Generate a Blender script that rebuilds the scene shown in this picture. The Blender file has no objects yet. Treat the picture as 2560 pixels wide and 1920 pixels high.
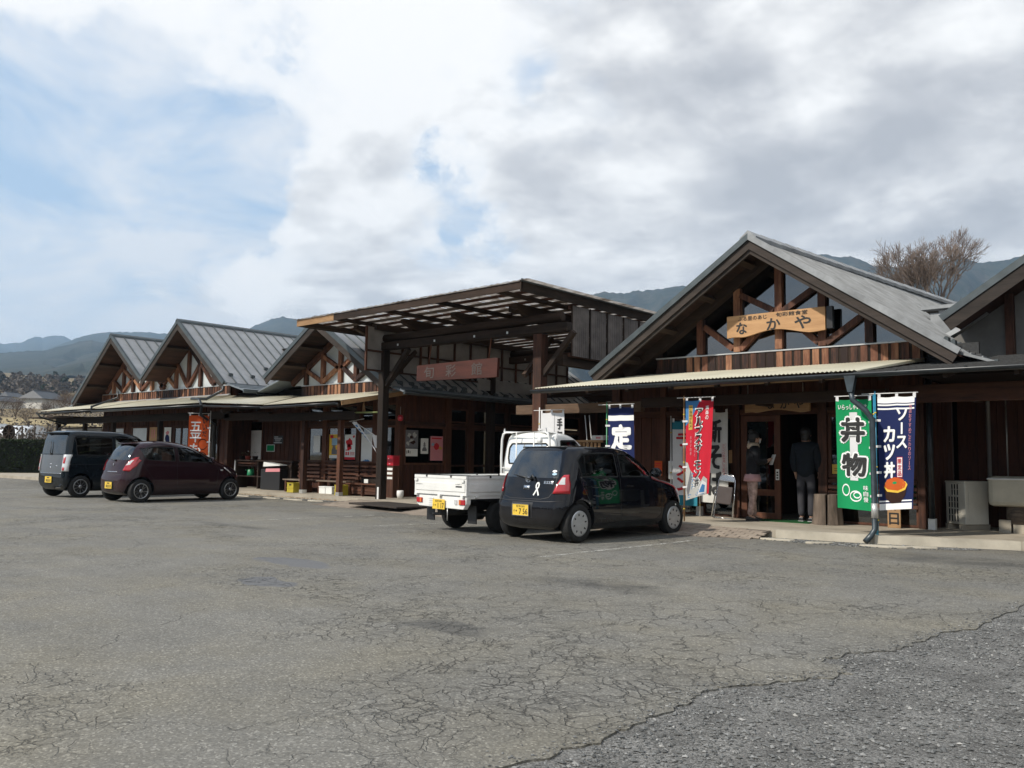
import bpy, bmesh, math, random
import numpy as np
from mathutils import Vector, Matrix, Euler, noise
rnd = random.Random(7)
S = bpy.context.scene
COL = S.collection
# ---------------------------------------------------------------- camera
cam_d = bpy.data.cameras.new("camera"); cam = bpy.data.objects.new("camera", cam_d); COL.objects.link(cam)
cam_d.sensor_width = 36; cam_d.lens = 30.23; cam_d.clip_start = .05; cam_d.clip_end = 30000
_r = Vector((0.75945282, 0.65039049, 0.01495441)); _u = Vector((0.04424986, -0.07457637, 0.99623306)); _f = Vector((-0.64905575, 0.75593028, 0.08541692))
cam.matrix_world = Matrix(((_r.x, _u.x, -_f.x, 0), (_r.y, _u.y, -_f.y, 0), (_r.z, _u.z, -_f.z, 1.2), (0, 0, 0, 1)))
S.camera = cam
S.cycles.max_bounces = 8; S.cycles.transparent_max_bounces = 24
# ---------------------------------------------------------------- light and exposure
S.view_settings.view_transform = 'Standard'; S.view_settings.look = 'None'
S.view_settings.exposure = 0.26; S.view_settings.gamma = 1.0; S.view_settings.use_curve_mapping = False
SUN_TRAVEL = Vector((.42, 1.0, -.93)).normalized()
sun_d = bpy.data.lights.new("sun", 'SUN'); sun = bpy.data.objects.new("sun", sun_d); COL.objects.link(sun)
sun_d.energy = 4.2; sun_d.angle = math.radians(1.6); sun_d.color = (1.0, .93, .83)
sun.rotation_euler = SUN_TRAVEL.to_track_quat('-Z', 'Y').to_euler(); sun.location = (0, 0, 40)
SUN_EL = math.asin(-SUN_TRAVEL.z); SUN_AZ = math.atan2(-SUN_TRAVEL.x, -SUN_TRAVEL.y)

def N(nt, t, x=0, y=0, **kw):
    n = nt.nodes.new(t); n.location = (x, y)
    for k, v in kw.items(): setattr(n, k, v)
    return n
def ramp(nt, pts, interp='LINEAR'):
    n = nt.nodes.new('ShaderNodeValToRGB'); cr = n.color_ramp; cr.interpolation = interp
    while len(cr.elements) < len(pts): cr.elements.new(.5)
    for e, (p, c) in zip(cr.elements, pts):
        e.position = p; e.color = (c, c, c, 1) if isinstance(c, (int, float)) else (*c, 1)
    return n
def math_n(nt, op, a, b=None, clamp=False):
    n = nt.nodes.new('ShaderNodeMath'); n.operation = op; n.use_clamp = clamp
    for i, v in enumerate((a, b)):
        if v is None: continue
        if isinstance(v, (int, float)): n.inputs[i].default_value = v
        else: nt.links.new(v, n.inputs[i])
    return n.outputs[0]
def mix_c(nt, f, a, b, bt='MIX'):
    n = nt.nodes.new('ShaderNodeMix'); n.data_type = 'RGBA'; n.blend_type = bt; n.clamp_result = False
    for i, v in ((0, f), (6, a), (7, b)):
        if isinstance(v, (int, float)): n.inputs[i].default_value = v
        elif isinstance(v, (tuple, list)): n.inputs[i].default_value = (*v, 1)
        else: nt.links.new(v, n.inputs[i])
    return n.outputs[2]
def fbm(nt, vec, scale, detail=6, rough=.55, dist=0, off=None):
    n = nt.nodes.new('ShaderNodeTexNoise'); n.inputs['Scale'].default_value = scale
    n.inputs['Detail'].default_value = detail; n.inputs['Roughness'].default_value = rough; n.inputs['Distortion'].default_value = dist
    if off:
        m = nt.nodes.new('ShaderNodeVectorMath'); m.operation = 'ADD'; m.inputs[1].default_value = off
        nt.links.new(vec, m.inputs[0]); vec = m.outputs[0]
    nt.links.new(vec, n.inputs['Vector']); return n.outputs['Fac']

CLOUDS = [((-.584, .721, .374), 22, .26), ((-.50, .78, .37), 12, .14), ((-.252, .888, .385), 26, .17), ((-.364, .902, .233), 16, .14), ((-.768, .594, .241), 9, .20), ((-.877, .417, .239), 13, -.17), ((-.697, .668, .259), 7, -.26), ((-.718, .53, .452), 5, -.10), ((-.70, .60, .38), 12, .20), ((-.911, .306, .277), 8, -.08),
          ((-.854, .484, .188), 7, .24), ((-.933, .329, .147), 9, .16), ((-.857, .359, .37), 12, .10), ((-.80, .35, .45), 10, .08)]
W = bpy.data.worlds.new("World"); S.world = W; W.use_nodes = True
def build_world():
    nt = W.node_tree; nt.nodes.clear(); L = nt.links
    out = N(nt, 'ShaderNodeOutputWorld'); bg = N(nt, 'ShaderNodeBackground'); bg.inputs['Strength'].default_value = .085
    sky = N(nt, 'ShaderNodeTexSky', sky_type='NISHITA'); sky.sun_disc = False
    sky.sun_elevation = SUN_EL; sky.sun_rotation = SUN_AZ; sky.altitude = 700; sky.air_density = 1.0; sky.dust_density = 1.2; sky.ozone_density = 1.0
    tc = N(nt, 'ShaderNodeTexCoord'); sp = N(nt, 'ShaderNodeSeparateXYZ'); L.new(tc.outputs['Generated'], sp.inputs[0])
    z = math_n(nt, 'MAXIMUM', sp.outputs[2], 0.0)
    k = math_n(nt, 'DIVIDE', 1.0, math_n(nt, 'ADD', z, .22))
    cb = N(nt, 'ShaderNodeCombineXYZ'); L.new(math_n(nt, 'MULTIPLY', sp.outputs[0], k), cb.inputs[0]); L.new(math_n(nt, 'MULTIPLY', sp.outputs[1], k), cb.inputs[1]); cb.inputs[2].default_value = 3.7
    v = cb.outputs[0]
    # azimuth trend: thicker cloud bank towards +Y, thinner over the -X side
    az = math_n(nt, 'ADD', math_n(nt, 'MULTIPLY', sp.outputs[0], .76), math_n(nt, 'MULTIPLY', sp.outputs[1], .65))
    big = fbm(nt, v, .75, 3, .5, .2, (4.2, 1.3, 0))
    med = fbm(nt, v, 1.3, 14, .56, .18, (1.0, 7.5, 0))
    base = math_n(nt, 'ADD', math_n(nt, 'MULTIPLY', math_n(nt, 'SUBTRACT', big, .5), 1.1), math_n(nt, 'MULTIPLY', math_n(nt, 'SUBTRACT', med, .5), 1.0))
    base = math_n(nt, 'ADD', base, math_n(nt, 'MULTIPLY', az, .26))
    wn = N(nt, 'ShaderNodeTexNoise'); wn.inputs['Scale'].default_value = 4.5; wn.inputs['Detail'].default_value = 9; wn.inputs['Roughness'].default_value = .6; L.new(tc.outputs['Generated'], wn.inputs['Vector'])
    w1 = N(nt, 'ShaderNodeVectorMath', operation='MULTIPLY_ADD'); L.new(wn.outputs['Color'], w1.inputs[0]); w1.inputs[1].default_value = (.42, .42, .42); w1.inputs[2].default_value = (-.21, -.21, -.21)
    w2 = N(nt, 'ShaderNodeVectorMath', operation='ADD'); L.new(w1.outputs[0], w2.inputs[0]); L.new(tc.outputs['Generated'], w2.inputs[1]); w3 = N(nt, 'ShaderNodeVectorMath', operation='NORMALIZE'); L.new(w2.outputs[0], w3.inputs[0]); wdir = w3.outputs[0]
    def lump(d, r, k):      # one broad cloud mass (or gap) seen in direction d
        w = 1 - math.cos(math.radians(r)); vm = N(nt, 'ShaderNodeVectorMath', operation='DOT_PRODUCT'); L.new(wdir, vm.inputs[0]); vm.inputs[1].default_value = d
        q = math_n(nt, 'ADD', math_n(nt, 'MULTIPLY', math_n(nt, 'SUBTRACT', vm.outputs['Value'], 1.0), 1 / w), 1.0, True); sm = math_n(nt, 'MULTIPLY', math_n(nt, 'MULTIPLY', q, q), math_n(nt, 'SUBTRACT', 3.0, math_n(nt, 'MULTIPLY', q, 2.0))); return math_n(nt, 'MULTIPLY', sm, k)
    for d, r, k in CLOUDS: base = math_n(nt, 'ADD', base, lump(d, r, k))
    grey = math_n(nt, 'ADD', lump((-.33, .86, .40), 24, .30), math_n(nt, 'ADD', lump((-.30, .93, .22), 14, .12), lump((-.90, .41, .16), 6, .12)))
    low = math_n(nt, 'MULTIPLY', math_n(nt, 'SUBTRACT', .12, z, True), .8)
    cov = math_n(nt, 'ADD', math_n(nt, 'ADD', base, low), .47)
    m = ramp(nt, [(.45, 0.0), (.54, .85), (.62, 1.0)]); L.new(cov, m.inputs[0])
    veil = fbm(nt, v, 2.2, 12, .60, .5, (9.0, 2.5, 0)); vr = ramp(nt, [(.38, 0.05), (.60, .85)]); L.new(veil, vr.inputs[0])
    sh1 = fbm(nt, v, 1.3, 14, .56, .18, (1.10, 7.66, 0))
    thick = math_n(nt, 'ADD', math_n(nt, 'MULTIPLY', math_n(nt, 'SUBTRACT', cov, .60), .55), math_n(nt, 'MULTIPLY', math_n(nt, 'SUBTRACT', sh1, med), 4.8))
    thick = math_n(nt, 'ADD', thick, math_n(nt, 'MULTIPLY', math_n(nt, 'SUBTRACT', fbm(nt, v, 1.1, 5, .5, .3, (2.6, 3.1, 1)), .5), 1.1))
    thick = math_n(nt, 'ADD', thick, grey)
    ccol = ramp(nt, [(.0, (10.9, 10.85, 10.75)), (.22, (9.2, 9.2, 9.2)), (.55, (6.9, 6.95, 7.15)), (.95, (5.3, 5.4, 5.7))]); L.new(thick, ccol.inputs[0])
    zr = ramp(nt, [(.0, (8.4, 9.1, 9.6)), (.25, (4.9, 6.9, 9.3)), (1.0, (2.4, 4.2, 7.4))]); L.new(z, zr.inputs[0])
    blue = mix_c(nt, .85, sky.outputs[0], zr.outputs[0])
    c = mix_c(nt, vr.outputs[0], blue, (9.2, 9.4, 9.7))
    c = mix_c(nt, m.outputs[0], c, ccol.outputs[0])
    # below the horizon: dull ground bounce
    gm = ramp(nt, [(.485, 1.0), (.5, 0.0)]); L.new(math_n(nt, 'ADD', math_n(nt, 'MULTIPLY', sp.outputs[2], .5), .5), gm.inputs[0])
    c = mix_c(nt, gm.outputs[0], c, (2.2, 2.2, 2.1))
    L.new(c, bg.inputs['Color']); L.new(bg.outputs[0], out.inputs['Surface'])
build_world()

# ---------------------------------------------------------------- materials
MATS = {}
def pbsdf(name, rough=.6, metal=0.0, spec=.5):
    m = bpy.data.materials.new(name); m.use_nodes = True; nt = m.node_tree
    b = nt.nodes['Principled BSDF']; b.inputs['Roughness'].default_value = rough; b.inputs['Metallic'].default_value = metal
    b.inputs['Specular IOR Level'].default_value = spec
    MATS[name] = m
    return m, nt, b
def bump(nt, b, h, strength=.3, dist=.01):
    n = nt.nodes.new('ShaderNodeBump'); n.inputs['Strength'].default_value = strength; n.inputs['Distance'].default_value = dist
    nt.links.new(h, n.inputs['Height']); nt.links.new(n.outputs[0], b.inputs['Normal'])
def plain(name, col, rough=.6, metal=0.0, var=.12, scale=6.0, spec=.5, bmp=0.0, randv=0.0, coat=0.0, emit=0.0):
    m, nt, b = pbsdf(name, rough, metal, spec)
    tc = nt.nodes.new('ShaderNodeTexCoord')
    f = fbm(nt, tc.outputs['Object'], scale, 6, .6)
    lo = tuple(c * (1 - var * 1.6) for c in col); hi = tuple(min(1, c * (1 + var)) for c in col)
    r = ramp(nt, [(.3, lo), (.7, hi)]); nt.links.new(f, r.inputs[0]); c = r.outputs[0]
    if randv:
        oi = nt.nodes.new('ShaderNodeObjectInfo')
        k = math_n(nt, 'ADD', math_n(nt, 'MULTIPLY', oi.outputs['Random'], 2 * randv), 1 - randv)
        c = mix_c(nt, 1.0, c, k, 'MULTIPLY')
    nt.links.new(c, b.inputs['Base Color'])
    if bmp: bump(nt, b, f, bmp, .01)
    if coat: b.inputs['Coat Weight'].default_value = coat; b.inputs['Coat Roughness'].default_value = .03
    if emit: nt.links.new(c, b.inputs['Emission Color']); b.inputs['Emission Strength'].default_value = emit
    return m
def wood(name, dark, light, axis='z', streak=9.0, rough=.75, randv=.3, pale=None, spec=.3):
    m, nt, b = pbsdf(name, rough, 0, spec); L = nt.links
    tc = nt.nodes.new('ShaderNodeTexCoord'); oi = nt.nodes.new('ShaderNodeObjectInfo')
    mp = nt.nodes.new('ShaderNodeMapping'); L.new(tc.outputs['Object'], mp.inputs[0])
    sc = {'x': (.12, 1, 1), 'y': (1, .12, 1), 'z': (1, 1, .12)}[axis]; mp.inputs['Scale'].default_value = sc
    ad = nt.nodes.new('ShaderNodeVectorMath'); ad.operation = 'ADD'; L.new(mp.outputs[0], ad.inputs[0])
    cx = nt.nodes.new('ShaderNodeCombineXYZ'); L.new(math_n(nt, 'MULTIPLY', oi.outputs['Random'], 37.0), cx.inputs[0]); L.new(math_n(nt, 'MULTIPLY', oi.outputs['Random'], 91.0), cx.inputs[2]); L.new(cx.outputs[0], ad.inputs[1])
    f1 = fbm(nt, ad.outputs[0], streak, 5, .65, .4); f2 = fbm(nt, ad.outputs[0], streak * 5, 4, .7)
    f3 = fbm(nt, tc.outputs['Object'], .9, 4, .6, 0, (5, 5, 5))
    s = math_n(nt, 'ADD', math_n(nt, 'MULTIPLY', f1, .55), math_n(nt, 'MULTIPLY', f2, .30)); s = math_n(nt, 'ADD', s, math_n(nt, 'MULTIPLY', f3, .25))
    s = math_n(nt, 'ADD', s, math_n(nt, 'MULTIPLY', math_n(nt, 'SUBTRACT', oi.outputs['Random'], .5), randv))
    pts = [(.38, dark), (.70, light)]
    if pale: pts = [(.36, dark), (.62, light), (.80, pale)]
    r = ramp(nt, pts); L.new(s, r.inputs[0]); L.new(r.outputs[0], b.inputs['Base Color'])
    bump(nt, b, s, .35, .006)
    return m
wood('wood_red', (.016, .0065, .0045), (.145, .058, .031), 'z', 10, .6, .42, (.36, .185, .10))
wood('wood_dark', (.008, .0055, .004), (.040, .024, .016), 'z', 6, .8, .2)
wood('wood_dark_x', (.008, .0055, .004), (.042, .025, .017), 'x', 6, .8, .2)
wood('wood_dark_y', (.010, .007, .005), (.055, .034, .023), 'y', 6, .8, .2)
wood('wood_mid', (.020, .009, .006), (.125, .050, .027), 'z', 8, .7, .2)
wood('wood_mid_x', (.018, .008, .005), (.11, .045, .025), 'x', 8, .7, .2)
wood('wood_mid_y', (.020, .009, .006), (.11, .048, .027), 'y', 8, .7, .2)
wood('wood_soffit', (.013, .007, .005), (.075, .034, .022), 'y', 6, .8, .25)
wood('wood_weathered', (.035, .028, .022), (.17, .13, .10), 'x', 8, .9, .2, (.27, .24, .2))
wood('wood_raw', (.20, .11, .05), (.42, .26, .13), 'x', 8, .6, .1)
wood('wood_sign', (.34, .185, .085), (.52, .31, .15), 'x', 5, .55, .05)
wood('wood_sign_dark', (.030, .010, .008), (.085, .026, .018), 'x', 5, .7, .05)
wood('wall_board', (.020, .008, .005), (.100, .036, .020), 'z', 9, .75, .1)
wood('wood_barge', (.016, .013, .011), (.055, .043, .036), 'x', 6, .8, .12)
wood('wood_log', (.035, .022, .014), (.19, .12, .075), 'x', 5, .8, .12)
wood('bark', (.03, .022, .017), (.12, .095, .078), 'z', 5, .9, .1)
wood('stump_wood', (.055, .043, .033), (.21, .165, .13), 'z', 7, .9, .1)
plain('roof_steel', (.25, .255, .26), .45, .2, .16, 1.6, .5, 0, .07)
plain('roof_blue', (.19, .215, .235), .42, .3, .12, 3, .5)
plain('roof_tile', (.23, .24, .245), .45, .25, .22, 3, .5)
plain('roof_trim', (.07, .085, .09), .4, .3, .2, 4, .5)
plain('roof_dark', (.030, .031, .031), .7, 0, .4, 30, .4, .3)
plain('gutter_black', (.020, .024, .027), .35, .1, .3, 5, .5)
plain('pipe_blue', (.035, .05, .06), .4, .1, .3, 5, .5)
plain('awning_cream', (.58, .55, .43), .45, 0, .08, 1.5, .4)
plain('poly_sheet', (.30, .285, .27), .5, 0, .2, 1.6, .4)
plain('flashing', (.42, .43, .43), .45, .4, .1, 3, .5)
plain('concrete', (.36, .32, .255), .85, 0, .16, 2.2, .3, .3)
plain('concrete_light', (.46, .42, .34), .85, 0, .16, 2.2, .3, .3)
plain('paver', (.27, .225, .18), .85, 0, .15, 4, .3, .2, .10)
plain('joint_dark', (.17, .145, .12), .9, 0, .2, 8, .2)
plain('mat_brown', (.045, .038, .033), .95, 0, .3, 20, .2, .3)
plain('white_metal', (.72, .72, .70), .4, .1, .05, 4)
plain('white_paint', (.78, .77, .74), .5, 0, .06, 3)
plain('sheet_dim', (.13, .125, .115), .5, 0, .25, 1.6, .4)
plain('pane_white', (.50, .53, .53), .18, 0, .18, .9, .6)
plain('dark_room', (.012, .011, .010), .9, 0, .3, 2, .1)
plain('black_rubber', (.018, .018, .018), .75, 0, .2, 20, .3)
plain('black_plastic', (.014, .014, .015), .4, 0, .1, 10)
plain('chrome', (.62, .63, .65), .18, 1.0, .05, 5)
plain('alloy', (.42, .43, .44), .3, .9, .08, 8)
plain('hubcap', (.50, .51, .52), .35, .55, .08, 8)
plain('steel_pole', (.55, .55, .53), .35, .6, .05, 8)
plain('text_black', (.012, .012, .012), .6, 0, .05, 5)
plain('text_white', (.82, .82, .80), .6, 0, .02, 5)
plain('paper_white', (.72, .73, .70), .7, 0, .04, 3)
plain('lamp_tube', (1.0, .97, .9), .4, 0, .01, 3, .5, 0, 0, 0, 3.0)

def glass(name, tint=(.02, .028, .03), alpha=.35, rough=.02, ior=1.75):
    """window glass: mirror-like coat over a tinted see-through body"""
    m = bpy.data.materials.new(name); m.use_nodes = True; nt = m.node_tree; nt.nodes.clear(); L = nt.links; MATS[name] = m
    out = N(nt, 'ShaderNodeOutputMaterial'); fr = N(nt, 'ShaderNodeFresnel'); fr.inputs[0].default_value = ior
    tr = N(nt, 'ShaderNodeBsdfTransparent'); tr.inputs[0].default_value = (*[min(1, t) for t in (alpha, alpha * 1.04, alpha * 1.02)], 1)
    gl = N(nt, 'ShaderNodeBsdfGlossy'); gl.inputs['Roughness'].default_value = rough; gl.inputs[0].default_value = (.9, .93, .95, 1)
    mx = N(nt, 'ShaderNodeMixShader'); L.new(fr.outputs[0], mx.inputs[0]); L.new(tr.outputs[0], mx.inputs[1]); L.new(gl.outputs[0], mx.inputs[2])
    L.new(mx.outputs[0], out.inputs[0]); return m
glass('glass_shop', alpha=.30, ior=2.05)
glass('glass_gable', alpha=.18, ior=2.3)
glass('glass_car', alpha=.82, ior=1.55)
glass('glass_privacy', alpha=.10, ior=2.1)
glass('glass_truck', alpha=.55)

# ---------------------------------------------------------------- mesh helpers
ORG = {}
class MB:
    def __init__(s): s.v = []; s.f = []; s.mi = []; s.sm = []; s.mats = []; s.cur = 0; s.smooth = False
    def mat(s, name):
        if name not in s.mats: s.mats.append(name)
        s.cur = s.mats.index(name); return s
    def face(s, idx): s.f.append(idx); s.mi.append(s.cur); s.sm.append(s.smooth)
    def quad(s, *p): n = len(s.v); s.v += [tuple(q) for q in p]; s.face(list(range(n, n + len(p)))); return s
    def box(s, x0, x1, y0, y1, z0, z1):
        n = len(s.v); s.v += [(x, y, z) for z in (z0, z1) for y in (y0, y1) for x in (x0, x1)]
        for q in ((0, 2, 3, 1), (4, 5, 7, 6), (0, 1, 5, 4), (2, 6, 7, 3), (0, 4, 6, 2), (1, 3, 7, 5)): s.face([n + i for i in q])
        return s
    def obox(s, M, sx, sy, sz):
        n = len(s.v); s.v += [tuple(M @ Vector((x, y, z))) for z in (-sz / 2, sz / 2) for y in (-sy / 2, sy / 2) for x in (-sx / 2, sx / 2)]
        for q in ((0, 2, 3, 1), (4, 5, 7, 6), (0, 1, 5, 4), (2, 6, 7, 3), (0, 4, 6, 2), (1, 3, 7, 5)): s.face([n + i for i in q])
        return s
    def beam(s, a, b, w, h, up=(0, 0, 1)):
        """rectangular bar from a to b; w across, h along the 'up' side"""
        a = Vector(a); b = Vector(b); d = b - a; l = d.length; d.normalize(); up = Vector(up)
        if abs(d.dot(up)) > .98: up = Vector((0, 1, 0)) if abs(d.y) < .9 else Vector((1, 0, 0))
        x = d.cross(up).normalized(); z = x.cross(d)
        M = Matrix((x, d, z)).transposed().to_4x4(); M.translation = (a + b) / 2
        return s.obox(M, w, l, h)
    def tube(s, pts, r, n=8, cap=True, smooth=True):
        pts = [Vector(p) for p in pts]; rs = r if isinstance(r, (list, tuple)) else [r] * len(pts); base = len(s.v)
        ref = None
        for i, p in enumerate(pts):
            d = (pts[min(i + 1, len(pts) - 1)] - pts[max(i - 1, 0)]).normalized()
            if ref is None: ref = Vector((0, 0, 1)) if abs(d.z) < .9 else Vector((1, 0, 0))
            x = d.cross(ref).normalized(); y = x.cross(d); ref = -y if False else ref
            for k in range(n):
                a = 2 * math.pi * k / n; s.v.append(tuple(p + (x * math.cos(a) + y * math.sin(a)) * rs[i]))
        o = s.smooth; s.smooth = smooth
        for i in range(len(pts) - 1):
            for k in range(n):
                s.face([base + i * n + k, base + i * n + (k + 1) % n, base + (i + 1) * n + (k + 1) % n, base + (i + 1) * n + k])
        s.smooth = o
        if cap: s.face([base + k for k in range(n)][::-1]); s.face([base + (len(pts) - 1) * n + k for k in range(n)])
        return s
    def lathe(s, prof, M=None, n=24, smooth=True):
        """prof: (radius, height) pairs about local z"""
        M = M or Matrix(); base = len(s.v)
        for r, z in prof:
            for k in range(n):
                a = 2 * math.pi * k / n; s.v.append(tuple(M @ Vector((r * math.cos(a), r * math.sin(a), z))))
        o = s.smooth; s.smooth = smooth
        for i in range(len(prof) - 1):
            for k in range(n):
                s.face([base + i * n + k, base + i * n + (k + 1) % n, base + (i + 1) * n + (k + 1) % n, base + (i + 1) * n + k])
        s.smooth = o
        if prof[0][0] > 1e-5: s.face([base + k for k in range(n)][::-1])
        if prof[-1][0] > 1e-5: s.face([base + (len(prof) - 1) * n + k for k in range(n)])
        return s
    def prism(s, poly, fn, d0, d1):
        """poly of 2D points; fn(u, v, d) -> 3D"""
        n = len(poly); b = len(s.v)
        s.v += [tuple(fn(u, v, d0)) for u, v in poly] + [tuple(fn(u, v, d1)) for u, v in poly]
        s.face(list(range(b, b + n))[::-1]); s.face(list(range(b + n, b + 2 * n)))
        for i in range(n): j = (i + 1) % n; s.face([b + i, b + j, b + n + j, b + n + i])
        return s
    def mesh(s, name, off=Vector((0, 0, 0))):
        me = bpy.data.meshes.new(name); me.from_pydata([(v[0] - off[0], v[1] - off[1], v[2] - off[2]) for v in s.v], [], s.f)
        for m in s.mats: me.materials.append(MATS[m])
        me.polygons.foreach_set('material_index', s.mi); me.polygons.foreach_set('use_smooth', s.sm)
        bm = bmesh.new(); bm.from_mesh(me); bmesh.ops.recalc_face_normals(bm, faces=bm.faces); bm.to_mesh(me); bm.free()
        me.update(); return me
    def build(s, name, parent=None, stuff=False, bevel=0):
        off = ORG.get(parent.name, Vector((0, 0, 0))) if parent else Vector((0, 0, 0))
        o = bpy.data.objects.new(name, s.mesh(name, off)); COL.objects.link(o)
        if parent: o.parent = parent; ORG[o.name] = off
        if stuff: o['kind'] = 'stuff'
        if bevel:
            m = o.modifiers.new('bevel', 'BEVEL'); m.width = bevel; m.segments = 2; m.limit_method = 'ANGLE'; m.angle_limit = .6
        return o
def mb(mat, smooth=False): m = MB(); m.mat(mat); m.smooth = smooth; return m
def thing(name, label, cat, loc=(0, 0, 0), rotz=0, group=None, world=False):
    """an Empty at the base; world=True: its parts are written in world coordinates"""
    o = bpy.data.objects.new(name, None); COL.objects.link(o); o.location = loc; o.rotation_euler = (0, 0, rotz); o.empty_display_size = .2
    o['label'] = label; o['category'] = cat
    if group: o['group'] = group
    ORG[o.name] = Vector(loc) if world else Vector((0, 0, 0))
    return o
def tag(o, label, cat, group=None):
    o['label'] = label; o['category'] = cat
    if group: o['group'] = group
    return o
def struct(o, kind='structure'): o['kind'] = kind; return o
def copies(o, locs, parent):
    """further pieces sharing o's mesh; locs are offsets of location"""
    for l in locs:
        c = o.copy(); COL.objects.link(c); c.parent = parent; c.location = Vector(o.location) + Vector(l); ORG[c.name] = ORG.get(o.name, Vector())
def dup(root, loc, rotz=None, label=None, scale=None):
    r = root.copy(); COL.objects.link(r); r.location = loc
    if rotz is not None: r.rotation_euler = (0, 0, rotz)
    if label: r['label'] = label
    if scale: r.scale = scale
    for ch in list(root.children):
        c = ch.copy(); COL.objects.link(c); c.parent = r
        for g in list(ch.children):
            d = g.copy(); COL.objects.link(d); d.parent = c
    return r
_txt = {}
def text_mesh(txt, bold=0.0):
    """outline of a piece of writing as 2D triangles, height 1 em, left/bottom at the origin"""
    k = (txt, bold)
    if k in _txt: return _txt[k]
    cu = bpy.data.curves.new('t', 'FONT'); cu.body = txt; cu.size = 1; cu.offset = bold; cu.resolution_u = 2;
    try: cu.fill_mode = 'FRONT'
    except Exception: pass
    o = bpy.data.objects.new('t', cu); COL.objects.link(o); bpy.context.view_layer.update()
    me = o.to_mesh(); vs = [(v.co.x, v.co.y) for v in me.vertices]; fs = [list(p.vertices) for p in me.polygons]
    o.to_mesh_clear(); bpy.data.objects.remove(o)
    if not vs: _txt[k] = ([], [], 0, 0); return _txt[k]
    x0 = min(v[0] for v in vs); y0 = min(v[1] for v in vs); w = max(v[0] for v in vs) - x0; h = max(v[1] for v in vs) - y0
    _txt[k] = ([((a - x0) / max(w, 1e-6), (b - y0) / max(h, 1e-6)) for a, b in vs], fs, w, h); return _txt[k]
def put_text(m, txt, u0, u1, v0, v1, fn, bold=0.0):
    """fit writing into the rectangle u0..u1, v0..v1 of the surface fn(u, v); heavy strokes are built up from shifted copies, each a hair further out"""
    vs, fs, w, h = text_mesh(txt); r = bold * .55 * (v1 - v0) / max(h, .3) if len(txt) > 1 else bold * .55 * (v1 - v0)
    sh = [(0, 0)] if bold < .015 else [(0, 0)] + [(math.cos(t) * r, math.sin(t) * r) for t in [2 * math.pi * k / (4 if bold < .04 else 8) for k in range(4 if bold < .04 else 8)]]
    e = .004; uc, vc = (u0 + u1) / 2, (v0 + v1) / 2; sc = max(1e-6, (Vector(fn(uc, vc + e)) - Vector(fn(uc, vc))).length / e); su = max(1e-6, (Vector(fn(uc + e, vc)) - Vector(fn(uc, vc))).length / e)
    n = (Vector(fn(uc + e, vc)) - Vector(fn(uc, vc))).cross(Vector(fn(uc, vc + e)) - Vector(fn(uc, vc))).normalized()
    if n.y > 0: n = -n
    for k, (dx, dy) in enumerate(sh):
        b = len(m.v); dx = dx * sc / su; o = n * (.0004 * (len(sh) - k))
        m.v += [tuple(Vector(fn(u0 + a * (u1 - u0) + dx, v0 + c * (v1 - v0) + dy)) + o) for a, c in vs]
        for f in fs: m.face([b + i for i in f])
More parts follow.
